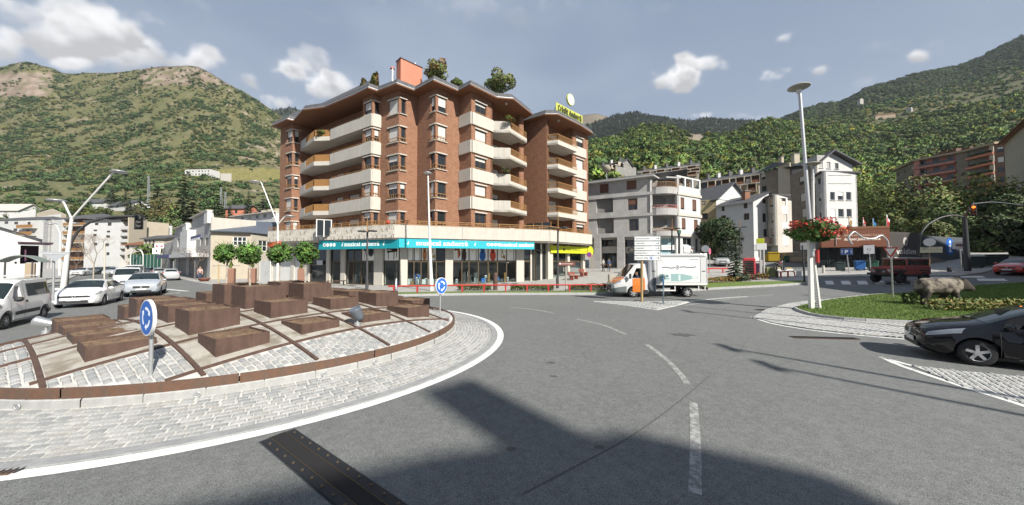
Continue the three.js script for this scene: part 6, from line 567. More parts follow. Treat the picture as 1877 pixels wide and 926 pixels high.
{
const ridge=[[1340,262],[1400,236],[1420,226],[1445,214],[1479,197],[1538,188],[1581,165],[1674,137],[1759,120],[1823,92],[1877,65],[2000,20],[2300,-50],[2700,-60]];
const P=hillSheet('mountain',1340,2700,9,ridge,[[430,0],[600,0.5],[900,1]],[[1340,280],[1500,262],[1700,240],[1877,215],[2700,160]],0.008,(px,t,p)=>mix3([0.075,0.082,0.03],[0.18,0.15,0.06],sst(-0.1,0.4,fbm(p.x/50,p.z/50,3,4))),34);const L=[];for(let k=0;k<40000&&L.length<7000;k++){const px=rr(1380,2050),d=lerp(440,900,Math.sqrt(rnd())),p=P(px,d),n=fbm(p.x/60,p.z/60,8,3);if(rnd()>0.72+n*1.4 +(d>700?0.2:0))continue;L.push({p,s:rr(2.6,4.8)*(d>650?1.1:1),c:rnd()<(d<640?0.09:0.01)?pickColor(AUT,0.2):pickColor(d>680?[[0.06,0.092,0.035],[0.075,0.105,0.038]]:GREENS,0.22)});}woods('mountain_woodland','woodland high on the right mountain under the sky line',WILD,L);
for(const[px,py,d,w,h,l]of[[1675,203,560,10,5,'tiny white house high on the right mountain'],[1632,213,545,34,3.4,'long brown-roofed farm shed high on the right mountain'],[1583,186,640,6,4,'tiny pale house at the upper left of the right mountain woods']]){const B=bld('hill_house',l,'house');const W=Wall.px(px-w/2/d*F,d,px+w/2/d*F,d-6),y=Y(py,d);faceU(B,W,y-8,y+h/2,rowsOf(W,1,W.len-1,4,[y-1],1,1.2),w>20?M.tan:M.white,{});hull(B,[W.p(0,-0.3),W.p(W.len,-0.3),W.p(W.len,-6),W.p(0,-6)],y-8,y+h/2-0.1,M.offwhite);gable(B,W.p(0,-6),W.e,W.len,W.n,6,y+h/2,y+h/2+1.6,w>20?M.soffit:M.slate,{endMat:M.white});}
}
function tree(name,label,pos,H,R,o={}){
const{trunk=0.35,leaf=0.16,n=2600,cols=GREENS,ry=1,clumps=16,tr=0.14,bark=M.bark,lean=0,group,cat='tree',flat=1}=o;const t=thing(name,label,cat,pos,rnd()*6.3,group);const th=H*trunk,cy=th +(H-th)*0.5,RY=(H-th)*0.56*ry;const b=new MB();b.cone(V(0,-0.3,0),V(lean,th+RY*0.4,0),tr,tr*0.55,8);for(let k=0;k<6;k++){const a=k*1.05+rnd(),q=rr(0.5,0.8);b.cone(V(lean*0.8,th+rr(-0.1,0.3)*RY,0),V(Math.cos(a)*R*q,cy+rr(-0.2,0.6)*RY,Math.sin(a)*R*q),tr*0.4,tr*0.12,5);}b.build('trunk',bark,t);const c=put('crown',crownGeo(n,[R,RY,R],leaf,{clumps,seedCols:cols,flat}),M.leaves,t,V(lean,cy,0));return t;}
function conifer(label,pos,H,R,cols=[[0.03,0.05,0.022],[0.04,0.06,0.025]],n=1500,group,name='conifer'){const t=thing(name,label,'conifer',pos,rnd()*6,group);new MB().cone(V(0,-0.3,0),V(0,H*0.9,0),R*0.09+0.05,0.03,7).build('trunk',M.bark,t);const P=[],K=[];const tiers=Math.max(9,Math.round(H /(R*0.24)));for(let i=0;i<n;i++){const k=Math.floor(Math.sqrt(rnd())*tiers),tt=(k+0.6)/ tiers,y=H*(1-tt*0.93),br=5 +(k % 3),a=Math.floor(rnd()*br)/ br*6.283+k*1.3+rr(-0.28,0.28),q=Math.sqrt(rnd()),r=R*tt*q*(0.85+0.25*Math.sin(k*2.3+Math.floor(a*2))),l=R*0.17*rr(0.6,1.3)*(1-0.3*q);const o=V(r*Math.cos(a),y-r*0.28,r*Math.sin(a)),d=V(Math.cos(a),rr(-0.7,0.1),Math.sin(a)).normalize().multiplyScalar(l),s=V(-Math.sin(a),rr(-0.5,0.5),Math.cos(a)).multiplyScalar(l*0.5);const A=o.clone().add(d),B=o.clone().add(s),D=o.clone().sub(s),E=o.clone().sub(d);for(const p of[A,B,E,A,E,D])P.push(p.x,p.y,p.z);const c=pickColor(cols,0.3);for(let u=0;u<6;u++)K.push(...c);}const g=new THREE.BufferGeometry();g.setAttribute('position',new THREE.Float32BufferAttribute(P,3));g.setAttribute('color',new THREE.Float32BufferAttribute(K,3));g.computeVertexNormals();roundN(g,0.55,H*0.2);put('crown',metreUV(g),M.leaves,t);return t;}
const atImg=(px,py,d)=>at(px,py,d);
function coniferPx(label,px,yt,yb,d,wpx,cols,n){if(d<140)d=118+d*0.2;const b=at(px,yb,d),t=at(px,yt,d);return conifer(label,b,t.y-b.y,wpx/2/F*d,cols,n);}
function treePx(name,label,px,yt,yb,d,wpx,o={}){const b=at(px,yb,d),t=at(px,yt,d);return tree(name,label,b,t.y-b.y,wpx/2/F*d,o);}
const DK=[[0.038,0.068,0.03],[0.052,0.084,0.034],[0.065,0.095,0.038]],BL=[[0.05,0.075,0.055],[0.065,0.09,0.065]];
coniferPx('very tall slender conifer rising above the showroom parapet',335,318,425,118,46,DK,3200);coniferPx('broad cedar standing left of the very tall conifer',288,340,385,150,44,DK,1800);coniferPx('narrow fir left of the broad cedar on the slope',257,350,374,160,18,DK,900);coniferPx('dark fir just right of the wide dark roof villa',230,346,378,160,24,DK,900);coniferPx('bluish fir above the wide dark roof villa',204,344,370,178,22,BL,900);coniferPx('dense column conifer between the tall conifer and the pink chalet',398,352,408,122,34,DK,1800);coniferPx('slim conifer right of the pink chalet',455,344,398,128,22,DK,1200);coniferPx('blue-grey cedar beside the brick block edge',481,358,402,124,40,BL,1600);coniferPx('wide drooping conifer at the foot of the very tall one',352,362,425,112,56,[[0.05,0.065,0.024],[0.065,0.075,0.03]],2200);coniferPx('small dark fir in front of the pink chalet',421,372,405,120,20,DK,800);
treePx('tree','rounded tan-green tree above the cream blank wing',297,366,420,146,46,{cols:[[0.12,0.11,0.035],[0.15,0.13,0.045],[0.1,0.1,0.035]],leaf:0.4,n:2200,trunk:0.2});treePx('tree','dark bushy tree right of the cream blank wing',287,392,486,128,50,{cols:DK,leaf:0.4,n:2400,trunk:0.12});treePx('tree','green tree filling the gap behind the showroom parapet',320,384,486,128,46,{cols:GREENS,leaf:0.4,n:1800,trunk:0.12});treePx('tree','dark olive tree above the plain white flats',258,376,412,146,40,{cols:[[0.05,0.06,0.022],[0.07,0.075,0.025]],leaf:0.45,n:1800,trunk:0.15});treePx('tree','green hedge tree behind the tennis court netting',268,452,478,82,46,{cols:[[0.09,0.14,0.03],[0.11,0.16,0.035]],leaf:0.3,n:1500,trunk:0.1});treePx('tree','yellow-green tree on the bank above the white flats',175,378,402,140,50,{cols:[[0.11,0.12,0.03],[0.08,0.1,0.03]],leaf:0.5,n:1500,trunk:0.12});
for(const[px,yt,yb,d,w,l,c]of[[1668,338,470,62,118,'large dark spreading tree between the gabled block and the pink flats',[[0.08,0.115,0.03],[0.10,0.14,0.035],[0.13,0.155,0.04]]],[1600,334,440,82,74,'yellow-green tree beside the white front tower',[[0.16,0.2,0.04],[0.2,0.22,0.045],[0.12,0.16,0.04]]],[1790,328,460,66,120,'light green tree in front of the pink flats',[[0.17,0.215,0.045],[0.2,0.225,0.05],[0.12,0.165,0.04]]],[1730,372,470,56,90,'dark tree in the middle of the shaded grove',[[0.06,0.09,0.03],[0.08,0.11,0.03]]],[1852,352,470,54,84,'dark tree at the right border under the cream block',[[0.06,0.085,0.03],[0.08,0.11,0.035]]],[1825,400,480,48,80,'low dark tree behind the red car',[[0.055,0.08,0.026],[0.07,0.1,0.03]]],[1690,408,478,49,66,'low bushy tree behind the dark printed wall',[[0.08,0.1,0.03],[0.12,0.135,0.035]]],[1637,392,474,58,50,'small tree rising behind the pavilion roof',[[0.1,0.13,0.035],[0.15,0.155,0.04]]],[1900,395,490,40,90,'dark tree at the right border beyond the red car',[[0.03,0.045,0.018],[0.04,0.055,0.02]]]])treePx('tree',l,px,yt,yb,d,w,{cols:c,leaf:0.26,n:7000,trunk:0.16,clumps:30,tr:0.22});
treePx('street_tree','dense round dark green street tree beside the grey corner building',1317,398,498,46,74,{cols:[[0.035,0.062,0.02],[0.05,0.085,0.026],[0.028,0.048,0.018]],leaf:0.17,n:6000,trunk:0.3,clumps:26,tr:0.18});
{const p=onGround(1349,30.5,0.14),h=at(1349,438,30.5).y-p.y;conifer('young grey-green fir tree in the flower bed right of the truck',p,h,1.02,[[0.12,0.16,0.10],[0.095,0.135,0.08],[0.15,0.185,0.12]],9000,undefined,'fir_tree');}
function bareTree(label,pos,H,R,bark,leafC,nl){const t=thing('bare_tree',label,'tree',pos);const b=new MB(),tips=[];const grow=(p,d,l,r,k)=>{const q=p.clone().addScaledVector(d,l);b.cone(p,q,r,r*0.65,5,false);if(k===0){tips.push(q);return;}for(let i=0;i<3;i++){const nd=d.clone().add(V(rr(-0.7,0.7),rr(0,0.35),rr(-0.7,0.7))).normalize();grow(q,nd,l*rr(0.6,0.8),r*0.6,k-1);}};grow(V(0,0,0),V(0,1,0),H*0.36,H*0.018,5);b.build('trunk',bark,t);const P=[],K=[];tips.forEach((q)=>{for(let i=0;i<nl;i++){const o=q.clone().add(V(rr(-0.2,0.2),rr(-0.2,0.2),rr(-0.2,0.2))),a=V(rr(-1,1),rr(-1,1),rr(-1,1)).multiplyScalar(0.07),c=V(rr(-1,1),rr(-1,1),rr(-1,1)).multiplyScalar(0.05);for(const p of[o.clone().add(a),o.clone().add(c),o.clone().sub(a)])P.push(p.x,p.y,p.z);const cc=pickColor(leafC,0.2);for(let u=0;u<3;u++)K.push(...cc);}});const g=new THREE.BufferGeometry();g.setAttribute('position',new THREE.Float32BufferAttribute(P,3));g.setAttribute('color',new THREE.Float32BufferAttribute(K,3));g.computeVertexNormals();put('crown',metreUV(g),M.leaves,t);return t;}
bareTree('nearly bare pale street tree in front of the plain white flats',onGround(172,47),at(172,436,47).y,2,M.barkPale,[[0.34,0.28,0.24],[0.16,0.07,0.06],[0.28,0.22,0.17]],3);bareTree('small reddish bare tree in front of the showroom windows',onGround(357,44,0.13),at(357,458,44).y,1.2,M.bark,[[0.12,0.05,0.05],[0.16,0.09,0.08]],2);bareTree('thin reddish bare tree behind the tall forked lamp',onGround(140,60),at(140,455,60).y,2,M.bark,[[0.16,0.08,0.07],[0.22,0.17,0.15]],2);
{const cols=[[0.085,0.17,0.032],[0.11,0.205,0.04],[0.06,0.125,0.025]],pl=globalThis.planterTops;for(const[k,px,l]of[['0,3',416,'first from the left, with a blue sign behind it'],['0,2',459,'second from the left, nearest and fullest'],['1,3',512,'third from the left, in front of the flower basket'],['1,2',560,'rightmost, nearest the music shop']]){const p=pl[k];const d=-p.z,x=X(px,d);const t=thing('clipped_tree','ball-clipped green tree, '+l,'tree',V(x,p.y-0.06,p.z),rnd()*6,'clipped trees on the roundabout');const H=at(px,447,d).y-p.y+0.06;new MB().cone(V(0,0,0),V(0.02,H*0.62,0),0.03,0.024,8).build('trunk',M.barkPale,t);const R=19/F*d;const P=crownGeo(1700,[R,R*0.94,R],0.05,{clumps:30,seedCols:cols,hollow:0.4});put('crown',P,M.leaves,t,V(0.02,H-R*0.95,0));const sp=new MB();for(let i=0;i<90;i++){const a=rnd()*6.3,e=rr(0.1,1.4),dir=V(Math.cos(a)*Math.cos(e),Math.sin(e),Math.sin(a)*Math.cos(e)),o=V(0.02,H-R*0.95,0).addScaledVector(dir,R*0.8);sp.tri(o,o.clone().add(V(rr(-0.03,0.03),0.02,rr(-0.03,0.03))),o.clone().addScaledVector(dir,rr(0.1,0.26)).add(V(rr(-0.05,0.05),0,rr(-0.05,0.05))));}sp.build('shoots',STD({color:C(0.09,0.17,0.035),side:THREE.DoubleSide}),t).userData.kind='stuff';}}
for(const[px,l]of[[424,'first from the left'],[463,'second from the left'],[553,'third, in front of the white panels']]){const d=31.5,b=onGround(px,d,0.13),t=thing('potted_topiary','small clipped cone bush in a square brick-red pot, '+l,'potted plant',b,0.4,'cone bushes in pots on the pavement');const w=11/F*d,h0=Math.max(0.5,at(px,507,d).y-b.y),h1=at(px,492,d).y-b.y;new MB().rbox(0,h1/2,0,w,h1,w,0.03).build('pot',M.plastic(0.24,0.125,0.085,0.8),t);const g=crownGeo(500,[w*0.5,0.2,w*0.5],0.06,{clumps:10,seedCols:[[0.09,0.10,0.02],[0.07,0.08,0.02]]});const H=at(px,476,d).y-b.y-h1;const p=g.attributes.position;for(let i=0;i<p.count;i++){const y=rnd();const k=Math.floor(i/6);const yy=clamp((p.getY(i)/ 0.2+1)/ 2);p.setXYZ(i,p.getX(i)*(1.05-yy),h1+yy*H,p.getZ(i)*(1.05-yy));}g.computeVertexNormals();put('bush',g,M.leaves,t);}
for(const[px,yt,yb,d,w,cols,l]of[[801,112,152,35.5,44,[[0.24,0.14,0.05],[0.19,0.19,0.05],[0.14,0.17,0.05]],'russet and green bush on the brick block roof above the middle bay'],[838,147,164,35.5,22,[[0.1,0.13,0.03],[0.08,0.11,0.025]],'small green shrub on the brick block roof between two bays'],[917,130,172,37,56,[[0.12,0.145,0.045],[0.155,0.17,0.055]],'big round olive bush on the brick block roof near the tower'],[687,135,166,35.2,14,[[0.1,0.12,0.03],[0.15,0.1,0.03]],'narrow tall plant beside the salmon parapet on the roof'],[666,145,170,36.3,11,[[0.12,0.09,0.03],[0.08,0.09,0.03]],'thin reddish plant at the roof edge left of the salmon parapet']])treePx('roof_plant',l,px,yt,yb,d,w,{cat:'roof plant',cols,leaf:0.13,n:2600,trunk:0.05,tr:0.04,clumps:26});
for(const[px,py,d,w,cols,l]of[[936,218,34.9,26,[[0.3,0.09,0.02],[0.1,0.13,0.03]],'orange and green flowers along the top right balcony'],[590,243,37.6,18,[[0.08,0.12,0.03],[0.2,0.1,0.03]],'green plants on the top left balcony'],[926,312,35,24,[[0.14,0.13,0.05],[0.1,0.1,0.04]],'dry plants on the middle right balcony']]){const p=at(px,py,d);const t=thing('balcony_plant',l,'balcony plant',p,0.75);put('foliage',crownGeo(420,[w/2/F*d,0.34,0.28],0.09,{seedCols:cols,clumps:16}),M.leaves,t);}
function hedge(name,label,pts,h,w,cols,leaf=0.07,dens=650,cat='hedge'){const t=thing(name,label,cat,null);const P=[],K=[];for(let i=0;i+1<pts.length;i++){const a=pts[i],b=pts[i+1],L=a.distanceTo(b),n=Math.round(L*dens),dir=b.clone().sub(a).normalize(),s=V(-dir.z,0,dir.x);for(let k=0;k<n;k++){const u=rnd(),v=rr(-1,1),y=Math.pow(rnd(),0.55),bump=0.8+0.5*fbm(u*L*0.9+i*9,3,1,3);const o=a.clone().lerp(b,u).addScaledVector(s,v*w/2).add(V(0,y*h*bump*(1-0.2*v*v),0)),l=leaf*rr(0.6,1.4),d=V(rr(-1,1),rr(-0.4,1),rr(-1,1)).normalize().multiplyScalar(l),q=V(rr(-1,1),rr(-1,1),rr(-1,1)).normalize().multiplyScalar(l*0.5);for(const p of[o.clone().add(d),o.clone().add(q),o.clone().sub(d),o.clone().add(d),o.clone().sub(d),o.clone().sub(q)])P.push(p.x,p.y,p.z);const c=pickColor(cols,0.3);for(let e=0;e<6;e++)K.push(...c);}}const g=new THREE.BufferGeometry();g.setAttribute('position',new THREE.Float32BufferAttribute(P,3));g.setAttribute('color',new THREE.Float32BufferAttribute(K,3));g.computeVertexNormals();{const n=g.attributes.normal;for(let i=0;i<n.count;i++){const v=V(n.getX(i),n.getY(i),n.getZ(i));if(v.y<0)v.negate();v.lerp(V(0,0.8,0.6),0.55).normalize();n.setXYZ(i,v.x,v.y,v.z);}windTo(g);}put('foliage',metreUV(g),M.leaves,t);return t;}
const HG=[[0.06,0.10,0.025],[0.085,0.12,0.028],[0.045,0.075,0.02],[0.12,0.10,0.03]];
const hp=(L,d)=>L.map((px)=>onGround(px,d,0.14));
hedge('hedge','low hedge in front of the shop windows, left of the rusty bollard',hp([839,900],27.4),0.6,0.8,HG);hedge('hedge','low hedge between the rusty bollard and the brown arrow sign',hp([936,1015],27.4),0.55,0.8,HG);hedge('hedge','low reddish hedge running behind the truck cab',hp([1042,1100,1135],27.4),0.6,0.9,[...HG,[0.16,0.08,0.03]]);
hedge('flower_bed','bed of orange and yellow flowers between the truck and the fir',[...hp([1285,1330],30),...hp([1345],30.5)],0.55,1.5,[[0.42,0.22,0.02],[0.09,0.11,0.025],[0.16,0.09,0.02],[0.1,0.12,0.03],[0.3,0.1,0.02]],0.07,420,'flower bed');hedge('flower_bed','clump of dark plants and orange flowers by the white totem',hp([1385,1402],30.5),0.75,1.1,[[0.07,0.06,0.025],[0.4,0.2,0.02],[0.1,0.1,0.03]],0.08,500,'flower bed');hedge('hedge','green shrub right of the young fir',hp([1360,1378],30.5),0.7,0.9,[[0.08,0.10,0.05],[0.06,0.085,0.03]],0.08,400);
{const gq=(px,py)=>gp(px,py,0.13);hedge('hedge','long mixed hedge with reddish tips behind the black car',[gq(1700,566),gq(1750,569),gq(1800,569),gq(1860,570),gq(1940,574)],0.7,1.3,[[0.09,0.13,0.03],[0.13,0.165,0.035],[0.2,0.14,0.04],[0.18,0.18,0.045]],0.08,520);hedge('hedge','small green bush at the left feet of the statue',[gq(1657,557),gq(1680,558)],0.8,0.9,[[0.07,0.105,0.025],[0.09,0.12,0.03]],0.08,700);}
function skinGeo(bones,cell,colour){
const bb=new THREE.Box3();for(const[a,b,ra,rb]of bones){const m=Math.max(ra,rb)+ cell*2;bb.expandByPoint(a.clone().addScalar(m)).expandByPoint(a.clone().addScalar(-m)).expandByPoint(b.clone().addScalar(m)).expandByPoint(b.clone().addScalar(-m));}
const s=bb.getSize(V(0,0,0)),S=Math.max(s.x,s.y,s.z),n=Math.min(140,Math.ceil(S/cell)+ 4),c0=bb.getCenter(V(0,0,0)),h=S/2*1.06,mc=new MarchingCubes(n,undefined,false,false,200000),k=cell*1.6;
const p=V(0,0,0),ba=V(0,0,0),pa=V(0,0,0);const lim=[0,1,2].map((i)=>s.getComponent(i)/ 2+cell);
for(let z=0;z<n;z++)for(let y=0;y<n;y++)for(let x=0;x<n;x++){p.set((x-n/2)/(n/2)*h,(y-n/2)/(n/2)*h,(z-n/2)/(n/2)*h);let d=9;if(Math.abs(p.x)<lim[0]&&Math.abs(p.y)<lim[1]&&Math.abs(p.z)<lim[2]){p.add(c0);for(const[a,b,ra,rb]of bones){ba.subVectors(b,a);pa.subVectors(p,a);const t=clamp(pa.dot(ba)/ Math.max(ba.lengthSq(),1e-9));const q=pa.addScaledVector(ba,-t).length()- lerp(ra,rb,t);const m=clamp(0.5+0.5*(d-q)/ k);d=lerp(d,q,m)- k*m*(1-m);}}mc.field[x+y*n+z*n*n]=-d;}
mc.isolation=0;mc.update();const cnt=mc.count,pos=Array.from(mc.positionArray.subarray(0,cnt*3)),nor=Array.from(mc.normalArray.subarray(0,cnt*3)),col=[];
for(let i=0;i<cnt;i++){pos[3*i]=pos[3*i]*h+c0.x;pos[3*i+1]=pos[3*i+1]*h+c0.y;pos[3*i+2]=pos[3*i+2]*h+c0.z;if(colour)col.push(...colour(V(pos[3*i],pos[3*i+1],pos[3*i+2])));}
const g=new THREE.BufferGeometry();g.setAttribute('position',new THREE.Float32BufferAttribute(pos,3));g.setAttribute('normal',new THREE.Float32BufferAttribute(nor,3));if(colour)g.setAttribute('color',new THREE.Float32BufferAttribute(col,3));return metreUV(g);
}
M.skinV=new THREE.MeshStandardMaterial({vertexColors:true,roughness:0.75});
const SKIN=[0.42,0.25,0.17];
function person(label,pos,turn,{shirt,trousers,hair=[0.05,0.035,0.025],pose='walk',H=1.72}){
const t=thing('person',label,'person',pos,turn),k=H/1.72,v=(x,y,z)=>V(x*k,y*k,z*k),B=[];const seat=pose==='sit';const hy=seat?0.28:0.92;const dy=hy-0.92;const w=(x,y,z)=>v(x,y+dy,z);
B.push([w(0,0.95,0),w(0,1.12,0.0),0.135,0.125],[w(-0.06,1.2,0),w(0.06,1.2,0),0.13,0.13],[w(-0.12,1.36,-0.01),w(0.12,1.36,-0.01),0.1,0.1],[w(0,1.38,0),w(0,1.52,0.01),0.06,0.055]);
B.push([w(0,1.6,0.01),w(0,1.64,0.015),0.092,0.1],[w(0,1.56,0.05),w(0,1.58,0.05),0.06,0.06],[w(0,1.605,0.1),w(0,1.585,0.115),0.014,0.018]);for(const s of[-1,1])B.push([w(s*0.098,1.6,0),w(s*0.1,1.63,-0.01),0.018,0.02]);
const legs=seat?[[-0.1,0.45],[0.1,0.45]]:pose==='walk'?[[-0.09,0.22],[0.09,-0.2]]:[[-0.1,0.03],[0.1,-0.03]];
for(const[x,z]of legs){if(seat){B.push([w(x,0.93,0),w(x*1.3,0.93,z),0.085,0.065],[w(x*1.3,0.93,z),w(x*1.3,0.55,z+0.1),0.06,0.045]);continue;}B.push([w(x,0.92,0),w(x,0.5,z*0.6),0.088,0.06],[w(x,0.5,z*0.6),w(x,0.09,z),0.058,0.04],[w(x,0.05,z-0.03),w(x*1.1,0.04,z+0.17),0.045,0.036]);}
const arms={walk:[[-1,-0.12,0],[1,0.16,0]],stand:[[-1,0.02,0],[1,0.05,0.1]],sit:[[-1,0.33,0.25],[1,0.33,0.2]]}[pose];const hands=[];
for(const[s,z,up]of arms){const sh=w(s*0.19,1.37,0),el=w(s*0.25,1.1+up*0.3,z*0.35),ha=w(s*(seat?0.16:0.25),(seat?1.12:0.86)+ up*0.2,z +(seat?0.08:0.04));B.push([sh,el,0.058,0.046],[el,ha,0.043,0.03]);hands.push([ha,el]);const d=ha.clone().sub(el).normalize();const palm=ha.clone().addScaledVector(d,0.07);B.push([ha,palm,0.028,0.03]);for(let f=0;f<4;f++){const o=V((f-1.5)*0.018,0,0);const a=palm.clone().add(o),b=a.clone().addScaledVector(d,0.075-Math.abs(f-1.3)*0.008).add(V(0,-0.015,0.01));B.push([a,b,0.0095,0.008]);}B.push([ha.clone().addScaledVector(d,0.03),palm.clone().add(V(-s*0.045,0,0.02)),0.012,0.009]);}
const col=(p)=>{const y=p.y/k-dy;if(y>1.46)return y<1.6&&p.z/k>0.095?mul(SKIN,0.95):SKIN;if(hands.some(([h])=>p.distanceTo(h)<0.2*k))return SKIN;if(!seat&&y<0.09)return[0.03,0.025,0.02];return y<0.98?trousers:shirt;};
put('body',skinGeo(B,0.019,col),M.skinV,t);const hg=new THREE.SphereGeometry(0.108*k,16,10,0,6.3,0,1.75).rotateX(-0.35).translate(0,(1.655+dy)*k,-0.005*k);put('hair',metreUV(plain(hg)),STD({color:C(...hair),roughness:0.9}),t);for(const s of[-1,1])put('eye',new THREE.SphereGeometry(0.011,8,6),M.black,t,w(s*0.034,1.622,0.098));put('mouth',new THREE.BoxGeometry(0.045*k,0.008,0.012),M.plastic(0.25,0.08,0.07),t,w(0,1.557,0.107));return t;}
const CSG=new Evaluator();CSG.attributes=['position','normal','uv'];CSG.useGroups=false;
class Car{
constructor(st){this.st=st;}
sec(x){const S=this.st;let i=0;while(i<S.length-2&&x<S[i+1][0])i++;const a=S[i],b=S[i+1],t=clamp((a[0]- x)/(a[0]- b[0]));const g=(k)=>lerp(a[k],b[k],t),yb=g(1),ym=g(2),yt=g(3),w=g(4),wr=g(5);return[[yb,0],[yb,w*0.86],[yb+0.1,w*0.97],[lerp(yb,ym,0.55),w],[ym,w*0.965],[yt-0.05*Math.min(1,(yt-ym)/ 0.12+0.2),wr],[yt-0.004,wr*0.8],[yt+0.012,0]];}
pt(x,v,side){const s=this.sec(x),i=Math.min(6,Math.floor(v)),t=v-i;return V(x,lerp(s[i][0],s[i+1][0],t),side*lerp(s[i][1],s[i+1][1],t));}
body(wheels,cuts=[]){
const xs=[];for(let i=0;i+1<this.st.length;i++){const a=this.st[i][0],b=this.st[i+1][0],n=Math.max(1,Math.ceil((a-b)/ 0.14));for(let k=0;k<n;k++)xs.push(lerp(a,b,k/n));}xs.push(this.st[this.st.length-1][0]);const P=[],idx=[],nr=14;for(const x of xs){const s=this.sec(x);for(let i=0;i<8;i++)P.push(x,s[i][0],-s[i][1]);for(let i=6;i>0;i--)P.push(x,s[i][0],s[i][1]);}
for(let j=0;j+1<xs.length;j++)for(let i=0;i<nr;i++){const a=j*nr+i,b=j*nr +(i+1)% nr,c=a+nr,d=b+nr;idx.push(a,c,b,b,c,d);}const n=xs.length-1;for(let i=1;i+1<nr;i++){idx.push(0,i,i+1);idx.push(n*nr,n*nr+i+1,n*nr+i);}
let g=new THREE.BufferGeometry();g.setAttribute('position',new THREE.Float32BufferAttribute(P,3));g.setIndex(idx);g.computeVertexNormals();g.setAttribute('uv',new THREE.Float32BufferAttribute(new Float32Array(P.length/3*2),2));
let br=new Brush(g);br.updateMatrixWorld();for(const[x,y,r]of wheels){const c=new Brush(new THREE.CylinderGeometry(r,r,6,28).rotateX(Math.PI/2));c.position.set(x,y,0);c.updateMatrixWorld();br=CSG.evaluate(br,c,SUBTRACTION);br.updateMatrixWorld();}for(const[x0,x1,y0,y1,z0,z1,bevel]of cuts){const s=new THREE.Shape([new THREE.Vector2(x0,y0),new THREE.Vector2(x1,y0),new THREE.Vector2(x1 -(bevel||0),y1),new THREE.Vector2(x0,y1)]);const c=new Brush(new THREE.ExtrudeGeometry(s,{depth:z1-z0,bevelEnabled:false}).translate(0,0,z0));c.updateMatrixWorld();br=CSG.evaluate(br,c,SUBTRACTION);br.updateMatrixWorld();}
g=toCreasedNormals(plain(br.geometry),0.62);g.clearGroups?.();return metreUV(g);
}
patch(xb0,xb1,v0,v1,side,{off=0.008,xt0=xb0,xt1=xb1,n=8}={}){
const P=[];const f=(u,w)=>{let v,s=side,x;if(side===0){const q=(w*2-1),a=Math.abs(q);s=q<0?-1:1;v=7-a*(7-v0);x=lerp(lerp(xb0,xt0,1-a),lerp(xb1,xt1,1-a),u);}else{v=lerp(v0,v1,w);x=lerp(lerp(xb0,xt0,w),lerp(xb1,xt1,w),u);}const p=this.pt(x,v,s),e=0.01,a=this.pt(x+e,v,s).sub(this.pt(x-e,v,s)),b=this.pt(x,Math.min(7,v+0.02),s).sub(this.pt(x,Math.max(0,v-0.02),s));let nrm=a.cross(b).normalize();const outw=p.clone().sub(V(x,0.75,0));outw.x=0;if(nrm.dot(outw)<0)nrm.negate();return p.addScaledVector(nrm,off);};
for(let i=0;i<n;i++)for(let j=0;j<n;j++){const a=f(i/n,j/n),b=f((i+1)/ n,j/n),c=f((i+1)/ n,(j+1)/ n),d=f(i/n,(j+1)/ n);for(const p of[a,b,c,a,c,d])P.push(p.x,p.y,p.z);}let g=new THREE.BufferGeometry();g.setAttribute('position',new THREE.Float32BufferAttribute(P,3));g=mergeVertices(g);g.computeVertexNormals();return metreUV(plain(g));
}
}
const M_TYRE=STD({color:C(0.02,0.02,0.021),roughness:0.85}),M_LAMP=new THREE.MeshPhysicalMaterial({color:C(0.26,0.28,0.30),roughness:0.15,metalness:0.3,clearcoat:1}),M_TAIL=new THREE.MeshPhysicalMaterial({color:C(0.35,0.02,0.02),roughness:0.2,clearcoat:1}),M_TRIM=STD({color:C(0.028,0.028,0.03),roughness:0.6}),M_PLATE=STD({color:C(0.6,0.6,0.58),roughness:0.5});
function wheelGeo(r,w){return metreUV(plain(new THREE.LatheGeometry([[r*0.62,-w/2],[r*0.9,-w/2],[r*0.985,-w*0.36],[r,-w*0.2],[r,w*0.2],[r*0.985,w*0.36],[r*0.9,w/2],[r*0.62,w/2]].map((p)=>new THREE.Vector2(...p)),32).rotateX(Math.PI/2)));}
function addWheel(t,x,z,r,w=0.2,spokes=5,rimM=M.steel){const wh=put('wheel',wheelGeo(r,w),M_TYRE,t,V(x,r,z)),s=z<0?-1:1,b=new MB();b.add(new THREE.CylinderGeometry(r*0.64,r*0.64,w*0.3,28).rotateX(Math.PI/2));b.build('rim_back',M_TRIM,wh);const q=new MB(),zo=s*w*0.34;q.add(new THREE.TorusGeometry(r*0.64,r*0.045,6,32),new THREE.Matrix4().setPosition(0,0,zo));q.add(new THREE.CylinderGeometry(r*0.16,r*0.18,0.05,16).rotateX(Math.PI/2),new THREE.Matrix4().setPosition(0,0,zo));for(let k=0;k<spokes;k++)q.add(new THREE.BoxGeometry(r*0.6,r*(spokes>6?0.1:0.2),0.03),new THREE.Matrix4().makeRotationZ(k/spokes*6.2832+0.3).multiply(new THREE.Matrix4().setPosition(r*0.34,0,zo)));q.build('rim',rimM,wh);return wh;}
